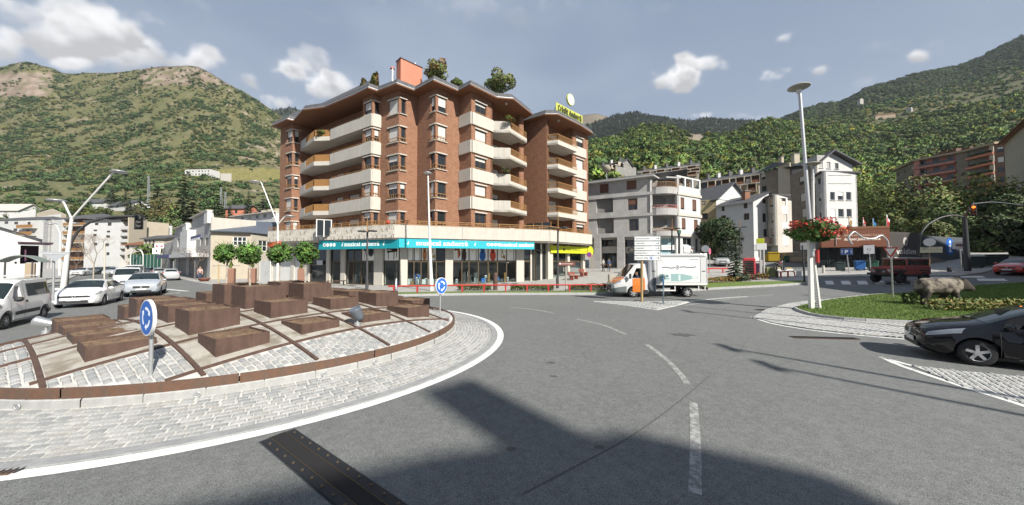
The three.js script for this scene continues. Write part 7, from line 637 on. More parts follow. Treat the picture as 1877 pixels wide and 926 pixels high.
function carParts(t,C0,paint,o){
const{cowl,roof,rearRoof,tail,bp,cp=null,belt=4.12,front,low=M_TRIM}=o;const P=(name,m,...a)=>put(name,C0.patch(...a),m,t);
P('windscreen',M.carGlass,cowl-0.04,roof-0.0,5.15,7,0,{off:0.008,n:12});if(tail!==undefined)P('rear_window',M.carGlass,rearRoof,tail,5.2,7,0,{off:0.008,n:10});
for(const s of[-1,1]){const ax0=cowl-0.22,ax1=roof-0.1;if(!(o.open&&s<0))P('side_window',M.carGlass,ax0,bp+0.03,belt,4.86,s,{xt0:ax1,xt1:bp+0.03});P('side_window',M.carGlass,bp-0.05,rearRoof +(o.sw??0.1),belt,4.86,s,{xt0:bp-0.05,xt1:rearRoof +(o.swt??0.3)});
P('door_seam',M_TRIM,bp-0.002,bp-0.014,1.6,4.1,s,{off:0.004});P('door_seam',M_TRIM,ax0+0.05,ax0+0.038,1.6,4.1,s,{off:0.004});if(o.doors4)P('door_seam',M_TRIM,o.doors4,o.doors4-0.012,2.2,4.1,s,{off:0.004});P('sill',o.sill??M_TRIM,front-0.95,-front+0.95,1.0,1.75,s,{off:0.006});
const hy=C0.pt(bp+0.22,3.75,s);put('door_handle',new RoundedBoxGeometry(0.16,0.03,0.03,1,0.01),o.handle??paint,t,hy);if(o.doors4)put('door_handle',new RoundedBoxGeometry(0.16,0.03,0.03,1,0.01),paint,t,C0.pt(o.doors4+0.18,3.75,s));
const mp=C0.pt(ax0-0.02,4.05,s);const mm=put('mirror',metreUV(plain(new THREE.SphereGeometry(0.1,14,10).scale(0.75,0.78,1.1))),o.mirror??paint,t,V(mp.x-0.02,mp.y+0.07,mp.z+s*0.12));put('mirror_glass',new THREE.CircleGeometry(0.07,12).rotateY(-Math.PI/2),M_LAMP,mm,V(-0.077,0,0));
P('headlight',M_LAMP,front-0.06,front -(o.hl??0.55),o.hv?.[0]??3.7,o.hv?.[1]??4.75,s,{off:0.008,xt0:front-0.12,xt1:front -(o.hl??0.55)*1.15});P('tail_light',M_TAIL,-front+0.34,-front+0.05,3.5,4.6,s,{off:0.01});}
}
const facing=(fx,fz)=>Math.atan2(-fz,fx);
function frontFace(t,x,yG,hG,wG,yL,hL,wL,yP,o={}){const b=new MB();b.rbox(x,yG,0,0.04,hG,wG,0.015,0,1);b.build('grille',o.grille??M_TRIM,t);new MB().rbox(x+0.01,yL,0,0.05,hL,wL,0.02,0,1).build('lower_grille',M_TRIM,t);new MB().box(x+0.035,yP,0,0.012,0.11,0.5).build('number_plate',M_PLATE,t);const e=put('emblem',new THREE.TorusGeometry(0.055,0.014,6,16).rotateY(Math.PI/2),M.steel,t,V(x+0.03,yG+0.01,0));if(o.diamond)e.scale.set(1,1.3,0.75);}
const HATCH=(L,H,W)=>{const l=L/2,w=W/2,h=(v)=>v*H/1.45;return[[l,h(0.34),h(0.62),h(0.70),w*0.64,w*0.54],[l-0.05,h(0.25),h(0.66),h(0.765),w*0.82,w*0.7],[l-0.2,h(0.2),h(0.72),h(0.835),w*0.93,w*0.8],[l-0.45,h(0.18),h(0.80),h(0.915),w*0.98,w*0.85],[l-0.75,h(0.17),h(0.86),h(0.975),w,w*0.86],[l-1.0,h(0.17),h(0.885),h(1.025),w,w*0.84],[l-1.4,h(0.17),h(0.9),h(1.22),w,w*0.75],[l-1.8,h(0.17),h(0.915),h(1.385),w,w*0.67],[l-2.12,h(0.17),h(0.925),h(1.44),w,w*0.655],[l-2.7,h(0.17),h(0.94),h(1.45),w,w*0.65],[-l+0.75,h(0.18),h(0.965),h(1.40),w*0.995,w*0.63],[-l+0.42,h(0.19),h(0.985),h(1.32),w*0.98,w*0.6],[-l+0.2,h(0.22),h(0.985),h(1.12),w*0.93,w*0.62],[-l+0.05,h(0.27),h(0.93),h(0.98),w*0.86,w*0.62],[-l,h(0.36),h(0.84),h(0.9),w*0.76,w*0.58]];};
function hatch(name,label,pos,turn,paint,{L=4.06,H=1.45,W=1.74,r=0.31,wb=2.58,cat='car',cuts=[],open=false,spokes=5,...o}={}){
const t=thing(name,label,cat,pos,turn),C0=new Car(HATCH(L,H,W)),fx=L/2-0.84,rx=fx-wb;put('body',C0.body([[fx,r+0.01,r+0.055],[rx,r+0.01,r+0.055]],cuts),paint,t);new MB().box(0,H*0.28,0,L-1.2,0.25,W-0.42).build('underbody',M.black,t);const l=L/2;
carParts(t,C0,paint,{cowl:l-0.99,roof:l-1.86,rearRoof:-l+0.42,tail:-l+0.17,bp:l-2.12,front:l,doors4:o.doors4===false?null:-l+0.95,open,...o});for(const x of[fx,rx])for(const s of[-1,1])addWheel(t,x,s*(W/2-0.13),r,0.2,spokes);frontFace(t,l-0.005,H*0.42,H*0.075,W*(o.gw??0.5),H*0.24,H*0.09,W*0.55,H*0.31,o);put('bonnet_seam',C0.patch(l-0.42,l-0.43,4.3,7,0,{off:0.003}),M_TRIM,t);return[t,C0];}
{
const fx=-0.8,fz=-0.6;const p=V(12.62,0,-7.9);const l=2.03;
const[t,C0]=hatch('car','shiny black hatchback with silver five-spoke wheels at the right border',p,facing(fx,fz),new THREE.MeshPhysicalMaterial({color:C(0.004,0.004,0.006),roughness:0.9,specularIntensity:0.02,clearcoat:1,clearcoatRoughness:0.03}),{diamond:true,open:true,cuts:[[-0.08,0.6,0.94,1.31,-1.2,-0.05,0.32]],hl:0.6,hv:[3.75,4.45],W:1.74});const li=new MB();li.box(0.22,1.1,-0.06,0.9,0.45,0.01);li.build('cabin_lining',M.black,t);put('fog_lamp',new THREE.TorusGeometry(0.07,0.015,6,16).rotateY(-0.7),M.steel,t,V(l-0.14,0.36,-0.62));put('door_strip',C0.patch(0.62,-0.9,1.72,1.86,-1,{off:0.016}),M.steel,t);
const dr=V(0.14,0.36,-0.36).applyAxisAngle(V(0,1,0),facing(fx,fz)).add(p);person('driver in a dark blue top inside the black hatchback',dr,facing(fx,fz)+ Math.PI/2,{shirt:[0.02,0.03,0.10],trousers:[0.03,0.03,0.04],pose:'sit',H:1.55});
}
hatch('car','white hatchback with dark windscreen waiting behind the left of the roundabout',V(-24.85,0,-19.5),facing(0.59,0.81),paintOf(0.70,0.70,0.70),{L:4.25,H:1.46,W:1.8,r:0.315,wb:2.63,hl:0.5,hv:[4.0,4.7],gw:0.62,sill:paintOf(0.5,0.5,0.5)});
{const p=onGround(1868,28.5);hatch('car','red hatchback coming down the street at the right border',p,facing(-0.96,0.28),paintOf(0.5,0.03,0.02),{L:4.0,H:1.42});}
const SUVst=(st)=>st.map((s)=>[s[0],s[1]*1.35,s[2]*1.02,s[3],s[4],s[5]*1.06]);
{const p=onGround(270,25);const t=thing('car','silver sport utility car with roof rails beside the white hatchback','car',p,facing(0.66,0.75));const L=4.6,H=1.7,W=1.86,C0=new Car(SUVst(HATCH(L,H,W))),r=0.36,pt=paintOf(0.36,0.39,0.43),fx=L/2-0.9;put('body',C0.body([[fx,r,r+0.07],[fx-2.68,r,r+0.07]]),pt,t);new MB().box(0,0.45,0,L-1.2,0.3,W-0.42).build('underbody',M.black,t);carParts(t,C0,pt,{cowl:L/2-0.99,roof:L/2-1.86,rearRoof:-L/2+0.42,tail:-L/2+0.17,bp:L/2-2.2,front:L/2,doors4:-L/2+1.1,hl:0.4});for(const x of[fx,fx-2.68])for(const s of[-1,1])addWheel(t,x,s*(W/2-0.14),r,0.23);frontFace(t,L/2-0.005,0.72,0.16,0.8,0.42,0.14,1.0,0.56);for(const s of[-1,1])new MB().tube([V(0.1,H+0.01,s*0.62),V(-0.4,H+0.06,s*0.6),V(-1.3,H+0.01,s*0.58)],0.02).build('roof_rail',M.galv,t);}
const VANST=(L,H,W)=>{const l=L/2,w=W/2,k=H/1.82;return[[l,0.3,0.68*k,0.72*k,w*0.7,w*0.6],[l-0.1,0.22,0.76*k,0.84*k,w*0.88,w*0.76],[l-0.4,0.2,0.88*k,1.0*k,w*0.97,w*0.86],[l-0.78,0.2,0.97*k,1.12*k,w,w*0.88],[l-1.15,0.2,1.0*k,1.4*k,w,w*0.86],[l-1.52,0.2,1.02*k,1.70*k,w,w*0.83],[l-1.9,0.2,1.03*k,1.8*k,w,w*0.83],[-l+0.3,0.2,1.04*k,H,w,w*0.83],[-l+0.1,0.24,1.04*k,1.76*k,w*0.985,w*0.8],[-l,0.32,1.0*k,1.6*k,w*0.95,w*0.78]];};
function van(label,pos,turn,paint,{L=4.0,H=1.82,W=1.66,r=0.31,wb=2.6,stripe=true,cuts=[],open=false,panel=false}={}){const t=thing('van',label,'van',pos,turn),C0=new Car(VANST(L,H,W)),l=L/2,fx=l-0.8,rx=fx-wb;put('body',C0.body([[fx,r,r+0.07],[rx,r,r+0.07]],cuts),paint,t);new MB().box(0,0.4,0,L-1.2,0.3,W-0.42).build('underbody',M.black,t);const P=(n,m,...a)=>put(n,C0.patch(...a),m,t);P('windscreen',M.carGlass,l-0.82,l-1.5,5.15,7,0,{n:12});for(const s of[-1,1]){if(!(open&&s<0))P('side_window',M.carGlass,l-1.08,l-1.78,4.1,4.8,s,{xt0:l-1.5,xt1:l-1.78});if(!panel)P('side_window',M.carGlass,l-2.12,-l+0.22,4.12,4.82,s,{off:0.01,xt0:l-2.12,xt1:-l+0.3});if(stripe)P('rubbing_strip',M_TRIM,rx+r+0.12,fx-r-0.14,2.45,2.85,s,{off:0.016});for(const x of[l-1.9,l-1.0])P('door_seam',M_TRIM,x,x-0.012,1.7,4.9,s,{off:0.004});put('door_handle',new RoundedBoxGeometry(0.13,0.09,0.04,1,0.015),M_TRIM,t,C0.pt(l-2.02,3.75,s));const mp=C0.pt(l-1.12,4.05,s);put('mirror',metreUV(plain(new THREE.SphereGeometry(0.12,14,10).scale(0.8,0.85,1))),M_TRIM,t,V(mp.x,mp.y+0.06,mp.z+s*0.14));P('headlight',M_LAMP,l-0.1,l-0.5,3.8,4.6,s,{off:0.01});put('tail_light',C0.patch(-l+0.14,-l+0.01,3.2,4.3,s,{off:0.012}),M_TAIL,t);P('bumper',M_TRIM,-l+0.35,-l+0.02,1.2,2.4,s,{off:0.012});}for(const x of[fx,rx])for(const s of[-1,1])addWheel(t,x,s*(W/2-0.12),r,0.19,7,M.galv);frontFace(t,l-0.005,0.6,0.14,0.8,0.36,0.14,1.1,0.48);return[t,C0];}
{const p=V(-20.1,0,-12.75),a=facing(0.6,0.8);const[t]=van('white passenger van with dark side strip and roof bars at the left border',p,a,paintOf(0.72,0.72,0.73),{open:true,cuts:[[0.28,0.82,1.1,1.56,-1.2,-0.06,0.28]]});new MB().box(0.5,1.3,-0.07,0.9,0.6,0.01).build('cabin_lining',M.black,t);for(const x of[0.0,-1.1]){const b=new MB();b.tube([V(x,1.84,-0.66),V(x,1.93,-0.62),V(x,1.93,0.62),V(x,1.84,0.66)],0.018);b.build('roof_bar',M.galv,t);}const dr=V(0.36,0.46,-0.38).applyAxisAngle(V(0,1,0),a).add(p);person('driver in an orange-brown top with an arm at the window of the white van',dr,a+Math.PI/2,{shirt:[0.3,0.12,0.05],trousers:[0.04,0.05,0.08],pose:'sit',H:1.6});}
van('white panel van queuing behind the silver sport utility car',onGround(236,33),facing(0.72,0.69),paintOf(0.62,0.62,0.62),{L:4.75,H:1.95,W:1.9,r:0.33,wb:3.2,stripe:false,panel:true});
van('white van with a red roof sign further back in the left queue',onGround(247,44),facing(0.72,0.69),paintOf(0.62,0.6,0.6),{L:4.7,H:2.1,W:1.9,r:0.33,wb:3.0,stripe:false,panel:true});
hatch('car','grey estate car parked nearest the horse sign',onGround(293,50),facing(-0.72,-0.69),paintOf(0.2,0.2,0.21),{H:1.6,L:4.4,W:1.8});hatch('car','pale silver car with red tail lights parked by the showroom pavement',onGround(313,45),facing(-0.74,-0.67),paintOf(0.4,0.41,0.42),{H:1.6,L:4.2,W:1.78});
for(const[px,d,l,c]of[[178,66,'leftmost dark car in the far parked row',[0.03,0.03,0.035]],[188,70,'second dark car in the far parked row',[0.05,0.05,0.06]],[199,74,'third car, bluish, in the far parked row',[0.06,0.09,0.14]],[208,62,'pale car at the right end of the far parked row',[0.4,0.4,0.42]],[267,60,'dark car in front of the green netting',[0.04,0.045,0.05]],[152,60,'white car by the glass front beyond the bare pale tree',[0.55,0.55,0.55]]])hatch('car',l,onGround(px,d),facing(0.5,0.86),paintOf(...c),{});
{const p=onGround(1322,45,0.13);hatch('car','silver car parked under the round street tree',p,facing(-0.45,0.89),paintOf(0.42,0.43,0.45),{H:1.5});}
{
const f=[-0.983,0.18],a=facing(...f);const wheel=onGround(1650,25.6);const p=wheel.clone().add(V(-f[0]*1.18,0,-f[1]*1.18)).add(V(f[1]*-0.75*-1,0,0));const c=V(-1.18,0,0.76).applyAxisAngle(V(0,1,0),a).add(wheel);c.y=terr(c.x,c.z)+ 0.02;const t=thing('off_road_car','dark red boxy off-road car with pale roof and big black tyres at the crossing','off-road car',c,a);const P=paintOf(0.26,0.026,0.026),Q=paintOf(0.28,0.03,0.03);
const b=new MB();b.rbox(-0.55,1.0,0,2.75,0.66,1.6,0.04);b.rbox(1.32,0.98,0,1.1,0.5,1.36,0.06);b.rbox(-0.72,1.62,0,2.36,0.6,1.5,0.05);b.build('body',P,t);new MB().rbox(1.3,1.25,0,1.12,0.06,1.2,0.02).build('bonnet',Q,t);new MB().rbox(-0.75,1.955,0,2.5,0.09,1.54,0.04).build('roof',STD({color:C(0.36,0.34,0.34),roughness:0.5}),t);
new MB().box(0.475,1.63,0,0.02,0.44,1.36,0,0,0.12).build('windscreen',M.carGlass,t);for(const s of[-1,1]){for(const[x,w]of[[0.05,0.62],[-0.68,0.62],[-1.42,0.66]])new MB().rbox(x,1.62,s*0.752,w,0.4,0.012,0.005,0,1).build('side_window',M.carGlass,t);for(const x of[-0.29,-1.02])new MB().box(x,1.25,s*0.803,0.014,1.1,0.008).build('door_seam',M_TRIM,t);new MB().rbox(1.18,0.98,s*0.78,1.05,0.14,0.22,0.04).build('wing',M_TRIM,t);new MB().rbox(-1.22,1.0,s*0.8,1.0,0.12,0.14,0.04).build('wheel_flare',M_TRIM,t);put('headlight',new THREE.CylinderGeometry(0.1,0.1,0.06,18).rotateZ(Math.PI/2),M_LAMP,t,V(1.88,1.0,s*0.5));new MB().box(-0.1,0.62,s*0.8,1.5,0.12,0.06).build('sill',M_TRIM,t);}new MB().rbox(1.86,0.99,0,0.05,0.26,0.66,0.02).build('grille',M_TRIM,t);new MB().rbox(1.98,0.72,0,0.16,0.18,1.6,0.03).build('bumper',M_TRIM,t);for(const z of[-0.3,0.3])put('spot_lamp',new THREE.CylinderGeometry(0.09,0.09,0.08,16).rotateZ(Math.PI/2),M_LAMP,t,V(2.06,0.9,z));new MB().box(-0.3,0.6,0,3.4,0.2,1.1).build('chassis',M.black,t);for(const x of[1.18,-1.2])for(const s of[-1,1])addWheel(t,x,s*0.76,0.42,0.3,8,M_TRIM);new MB().add(wheelGeo(0.38,0.24).rotateY(Math.PI/2),new THREE.Matrix4().setPosition(-2.05,1.1,0)).build('spare_wheel',M_TYRE,t);
}
{
const zc=-24.0,x0=X(1125,22.9),T=thing('box_truck','white box truck with orange bonnet and doors and a bottle picture on its side','truck',V(x0,0,zc),Math.PI);
const st=[[0,0.36,0.82,0.9,0.74,0.6],[-0.1,0.3,0.95,1.05,0.88,0.74],[-0.35,0.28,1.08,1.22,0.96,0.82],[-0.8,0.28,1.2,1.42,0.99,0.86],[-1.15,0.28,1.24,1.86,0.99,0.84],[-1.5,0.28,1.26,2.28,0.99,0.82],[-1.75,0.28,1.27,2.39,0.99,0.81],[-2.45,0.28,1.28,2.40,0.99,0.81]];const C0=new Car(st),W=paintOf(0.53,0.53,0.53),O=paintOf(0.56,0.16,0.014),fxw=-1.42,rxw=-5.2;
put('cab',C0.body([[fxw,0.36,0.46]],[[-2.12,-1.32,1.36,2.05,-1.4,-0.2,0.34]]),W,T);new MB().box(-1.8,1.7,-0.21,1.0,0.85,0.01).build('cabin_lining',M.black,T);const P=(n,m,...a)=>put(n,C0.patch(...a),m,T);P('bonnet',O,-0.06,-0.78,4.75,7,0,{n:12});P('windscreen',M.carGlass,-0.84,-1.5,5.12,7,0,{n:12});
for(const s of[-1,1]){P('door',O,-1.34,-2.2,2.0,4.08,s,{off:0.01});P('door',O,-1.9,-2.2,1.0,1.8,s,{off:0.011});P('rubbing_strip',M_TRIM,-1.9,-2.42,1.95,2.35,s,{off:0.02});P('headlight',M_LAMP,-0.1,-0.55,3.9,4.7,s,{off:0.012});P('bumper',STD({color:C(0.12,0.14,0.14),roughness:0.6}),0,-0.92,1.0,3.0,s,{off:0.014});if(s>0)P('side_window',M.carGlass,-1.3,-2.1,4.1,4.85,s,{});put('mirror',new RoundedBoxGeometry(0.12,0.34,0.2,2,0.04),M_TRIM,T,V(-1.12,1.5,s*1.16));new MB().bar(V(-1.2,1.38,s*0.95),V(-1.14,1.45,s*1.1),0.04).build('mirror_arm',M_TRIM,T);put('door_handle',new RoundedBoxGeometry(0.16,0.05,0.03,1,0.01),M_TRIM,T,V(-2.05,1.15,s*1.0));}
frontFace(T,0.0,0.74,0.24,0.9,0.5,0.2,1.2,0.42);new MB().box(-1.6,0.5,0,1.6,0.35,1.4).build('underbody',M.black,T);
const L0=-2.5,L1=-6.55,yb=0.95,yt=3.06,hw=1.06;new MB().rbox((L0+L1)/ 2,(yb+yt)/ 2,0,L0-L1,yt-yb,hw*2,0.03).build('box',W,T);new MB().box(L0+0.02,(yb+yt)/ 2-0.1,0,0.06,yt-yb-0.25,hw*2-0.1).build('front_panel',STD({color:C(0.33,0.34,0.36)}),T);
for(const s of[-1,1]){new MB().box((L0+L1)/ 2,yt-0.12,s*(hw+0.02),L0-L1-0.3,0.14,0.05).build('awning_case',M.galv,T);for(const x of[L0-0.08,L0-0.52,L1+0.5,L1+0.06])new MB().box(x,(yb+yt)/ 2-0.08,s*(hw+0.006),0.03,yt-yb-0.35,0.02).build('side_rail',M.galv,T);new MB().box((L0+L1)/ 2-0.1,yb-0.02,s*(hw-0.02),L0-L1-0.3,0.1,0.06).build('lower_rail',M.whiteMetal,T);for(const x of[L0-0.28,L1+0.28])new MB().box(x,1.85,s*(hw+0.012),0.24,0.045,0.02).build('latch',M_TRIM,T);}
const pw=L0-L1-1.1,g=new THREE.PlaneGeometry(pw,yt-yb-0.4).rotateY(Math.PI).translate((L0+L1)/ 2,(yb+yt)/ 2-0.06,-hw-0.012);put('side_print',metreUVkeep(g),printed(768,440,(c,w,h)=>{c.fillStyle='#cfcecb';c.fillRect(0,0,w,h);c.strokeStyle='#556';c.lineWidth=4;c.beginPath();c.ellipse(60,62,44,32,0,0,7);c.stroke();c.fillStyle='#556';c.fillRect(34,58,52,7);c.fillStyle='#4a5a78';for(let k=0;k<6;k++)c.fillRect(590+k*26,26,17,16);c.strokeStyle='#39405a';c.lineWidth=16;c.beginPath();c.moveTo(80,186);c.bezierCurveTo(170,150,200,215,320,178);c.moveTo(400,178);c.bezierCurveTo(500,150,560,205,700,165);c.stroke();c.lineWidth=9;c.beginPath();c.ellipse(360,178,26,34,0,0,7);c.stroke();c.fillStyle='#39405a';c.beginPath();c.ellipse(362,178,9,22,0.4,0,7);c.fill();c.fillStyle='#86a3a3';c.beginPath();c.moveTo(30,300);c.lineTo(60,292);c.lineTo(380,292);c.bezierCurveTo(520,296,580,336,730,342);c.lineTo(730,376);c.bezierCurveTo(590,384,520,420,380,426);c.lineTo(60,426);c.lineTo(30,418);c.fill();c.fillStyle='#c9d6cf';c.fillRect(110,296,130,128);c.fillStyle='#5d7c86';c.beginPath();c.ellipse(176,335,30,24,0.3,0,7);c.fill();c.fillRect(128,372,96,14);c.fillRect(140,398,70,8);c.fillStyle='#bdd4cc';c.fillRect(380,310,34,100);c.fillStyle='#d9e4da';c.fillRect(620,344,90,28);}),T);
for(const s of[-1,1]){put('wheel_arch',new THREE.CylinderGeometry(0.5,0.5,0.3,24,1,false,0,Math.PI).rotateX(Math.PI/2).rotateZ(0),STD({color:C(0.09,0.1,0.12)}),T,V(-2.95,0.9,s*0.93));new MB().rbox(rxw,0.86,s*0.86,0.98,0.08,0.42,0.03).build('mudguard',M_TRIM,T);for(const x of[-4.3,-5.95,-6.4])new MB().box(x,0.72,s*0.96,0.06,0.4,0.05).build('guard_post',M.whiteMetal,T);new MB().box(-3.6,0.5,s*0.96,1.5,0.09,0.04).build('side_guard',M.whiteMetal,T);new MB().box(-4.0,0.72,s*0.35,5.2,0.18,0.1).build('chassis_rail',M.black,T);}for(const[x,r]of[[fxw,0.35],[rxw,0.35]])for(const s of[-1,1])addWheel(T,x,s*0.85,r,0.24,6,M.galv);for(const s of[-1,1])addWheel(T,rxw,s*0.62,0.35,0.2,6,M.galv);new MB().rbox(-6.6,0.62,0,0.08,0.16,1.9,0.02).build('rear_bumper',M_TRIM,T);
const dr=V(-1.82,0.72,-0.5).applyAxisAngle(V(0,1,0),Math.PI).add(V(x0,0,zc));person('driver in a navy top behind the open window of the box truck',dr,-Math.PI/2,{shirt:[0.015,0.03,0.08],trousers:[0.03,0.03,0.04],pose:'sit'});
}
function metreUVkeep(g){return plain(g);}
{const p=onGround(1428,37,0.13);const t=thing('motorbike','dark motorcycle with a maroon tank parked by the pavilion glass','motorcycle',p,0.4);for(const x of[-0.65,0.65])put('wheel',wheelGeo(0.3,0.12),M_TYRE,t,V(x,0.3,0));const b=new MB();b.rbox(0,0.62,0,0.7,0.3,0.28,0.08);b.rbox(-0.45,0.8,0,0.6,0.12,0.26,0.05);b.build('frame',M_TRIM,t);new MB().rbox(0.15,0.86,0,0.45,0.24,0.3,0.1).build('tank',M.plastic(0.14,0.02,0.04,0.3),t);const h=new MB();h.bar(V(0.65,0.3,0),V(0.4,1.05,0),0.06);h.bar(V(0.4,1.08,-0.35),V(0.4,1.08,0.35),0.04);h.build('fork',M.steel,t);put('headlight',new THREE.SphereGeometry(0.1,12,8),M_LAMP,t,V(0.55,0.95,0));}
person('pedestrian in a pale pink top and blue jeans on the showroom pavement',onGround(367,43,0.13),0.7,{shirt:[0.45,0.30,0.26],trousers:[0.05,0.07,0.13],pose:'walk'});
person('pedestrian in a blue top standing at the grey building shop door',onGround(1116,43.5,0.13),2.6,{shirt:[0.06,0.09,0.18],trousers:[0.05,0.055,0.07],pose:'stand'});person('pedestrian in a pale top at the left of the grey building shop door',onGround(1106,44,0.13),-2.4,{shirt:[0.36,0.35,0.33],trousers:[0.06,0.06,0.06],pose:'walk'});
{
const p=gp(1722,560,0.12),d=-p.z,k=0.84;const a=-0.3;const t=thing('bear_statue','pale mottled bear statue walking with its dark head lowered in the shrubs','statue',p,a);const B=[[V(-0.75,1.0,0),V(0.2,1.02,0),0.46,0.44],[V(0.2,1.02,0),V(0.75,1.08,0),0.44,0.40],[V(0.75,1.1,0),V(1.25,1.12,0),0.38,0.31],[V(1.25,1.13,0),V(1.55,1.0,0),0.30,0.19],[V(1.55,0.98,0),V(1.72,0.92,0),0.16,0.12],[V(-0.95,0.95,0),V(-1.12,0.85,0),0.34,0.2]];for(const s of[-1,1]){B.push([V(0.6,0.9,s*0.2),V(0.55+s*0.18,0.45,s*0.22),0.22,0.15],[V(0.55+s*0.18,0.45,s*0.22),V(0.58+s*0.22,0.1,s*0.22),0.15,0.13],[V(0.58+s*0.22,0.06,s*0.22),V(0.76+s*0.22,0.05,s*0.22),0.1,0.08],[V(-0.8,0.85,s*0.2),V(-0.68-s*0.16,0.5,s*0.22),0.27,0.18],[V(-0.68-s*0.16,0.5,s*0.22),V(-0.86-s*0.16,0.28,s*0.22),0.17,0.13],[V(-0.86-s*0.16,0.28,s*0.22),V(-0.84-s*0.16,0.08,s*0.22),0.13,0.12],[V(-0.84-s*0.16,0.05,s*0.22),V(-0.66-s*0.16,0.05,s*0.22),0.1,0.08],[V(1.18,1.36,s*0.16),V(1.16,1.43,s*0.18),0.08,0.06]);}
const g=skinGeo(B.map(([x,y,m,n])=>[x.multiplyScalar(k),y.multiplyScalar(k),m*k,n*k]),0.035,(q)=>{const n=fbm(q.x*4,q.y*4,q.z*4,4),n2=fbm(q.x*14,q.y*14,q.z*14,3);return mul(mix3([0.29,0.25,0.20],[0.06,0.048,0.04],sst(-0.15,0.25,n +(q.x>0.85?0.45:0)+(q.y<0.6?0.35:0))),1+n2*0.7);});const m=M.skinV.clone();m.roughness=0.95;m.bumpMap=bumpGrain;m.bumpScale=0.03;t.scale.set(0.9,1.18,1.05);put('body',g,m,t);for(const s of[-1,1])put('eye',new THREE.SphereGeometry(0.02,8,6),M.black,t,V(1.42*k,1.14*k,s*0.17*k));put('nose',new THREE.SphereGeometry(0.05,10,8),M.black,t,V(1.79*k,0.93*k,0));
}
const cyl=(r0,r1,h,n=12)=>new THREE.CylinderGeometry(r1,r0,h,n);
const roundSign=printed(256,256,(c)=>{c.fillStyle='#2b63b4';c.fillRect(0,0,256,256);c.strokeStyle='#e9eef4';c.fillStyle='#e9eef4';c.lineWidth=22;for(let k=0;k<3;k++){const a=-1.9+k*2.094;c.beginPath();c.arc(128,128,70,a,a+1.25);c.stroke();const e=a+1.3,x=128+70*Math.cos(e),y=128+70*Math.sin(e);c.save();c.translate(x,y);c.rotate(e+Math.PI/2);c.beginPath();c.moveTo(30,0);c.lineTo(-4,-28);c.lineTo(-4,28);c.fill();c.restore();}});
function blueSign(label,p,ny,H,R=0.31,lean=0){const t=thing('roundabout_sign',label,'road sign',p,ny);new MB().cone(V(0,-0.1,-0.05),V(lean,H+0.1,-0.05),0.03,0.03,12).build('pole',M.galv,t);const d=put('disc',metreUV(plain(cyl(R,R,0.045,40).rotateX(Math.PI/2))),M.signWhite,t,V(lean,H,0));const f=put('face',new THREE.CircleGeometry(R*0.93,40),roundSign,d,V(0,0,0.026));put('back',new THREE.CircleGeometry(R*0.92,32).rotateY(Math.PI),M.darkGrey,d,V(0,0,-0.026));for(const y of[-0.12,0.12])put('clamp',new RoundedBoxGeometry(0.12,0.04,0.05,1,0.01),M.galv,t,V(lean,H+y,-0.05));return t;}
blueSign('blue roundabout arrow sign nearest the camera, standing on the left cobbles',domeP(268,690),-27.5*Math.PI/180,1.02,0.315,0.0);
{const b=V(X(809,12.6),0.47,-12.6);blueSign('blue roundabout arrow sign at the right tip of the roundabout rim',b,1.05,at(809,524,12.6).y-b.y,0.315);const q=V(X(727,15.6),0.45,-15.6);blueSign('blue sign turned edge-on with its dark back towards us at the far rim',q,1.85,at(727,523,15.6).y-q.y,0.315);}
function spot(label,p,yaw,tilt,L,R,mat){const t=thing('spotlight',label,'spotlight',p,yaw);new MB().cone(V(0,-0.02,0),V(0,0.1,0),0.09,0.08,14).cone(V(0,0.1,0),V(0,0.2,0),0.03,0.03,8).build('base',M.galv,t);const h=new MB().add(new THREE.LatheGeometry([[0,0],[R*0.62,0.01],[R*0.8,L*0.25],[R,L*0.9],[R*1.05,L],[R*0.9,L+0.005],[R*0.86,L-0.03],[0,L-0.035]].map((q)=>new THREE.Vector2(...q)),24).translate(0,-L/2,0),new THREE.Matrix4().makeRotationZ(tilt)).build('head',mat,t);h.position.set(0,0.32,0);return t;}
spot('silver barrel spotlight among the planters at the left border',domeP(84,612),0.35,1.25,0.46,0.13,M.steel);spot('grey-blue round spotlight seen from behind on the right of the planters',domeP(655,598),0.9,0.5,0.36,0.15,STD({color:C(0.16,0.185,0.22),roughness:0.4,metalness:0.4}));spot('small grey spotlight at the far side of the roundabout by the red rail',V(X(691,15.2),0.45,-15.2),2.2,0.4,0.34,0.15,STD({color:C(0.16,0.185,0.22),roughness:0.4,metalness:0.4}));
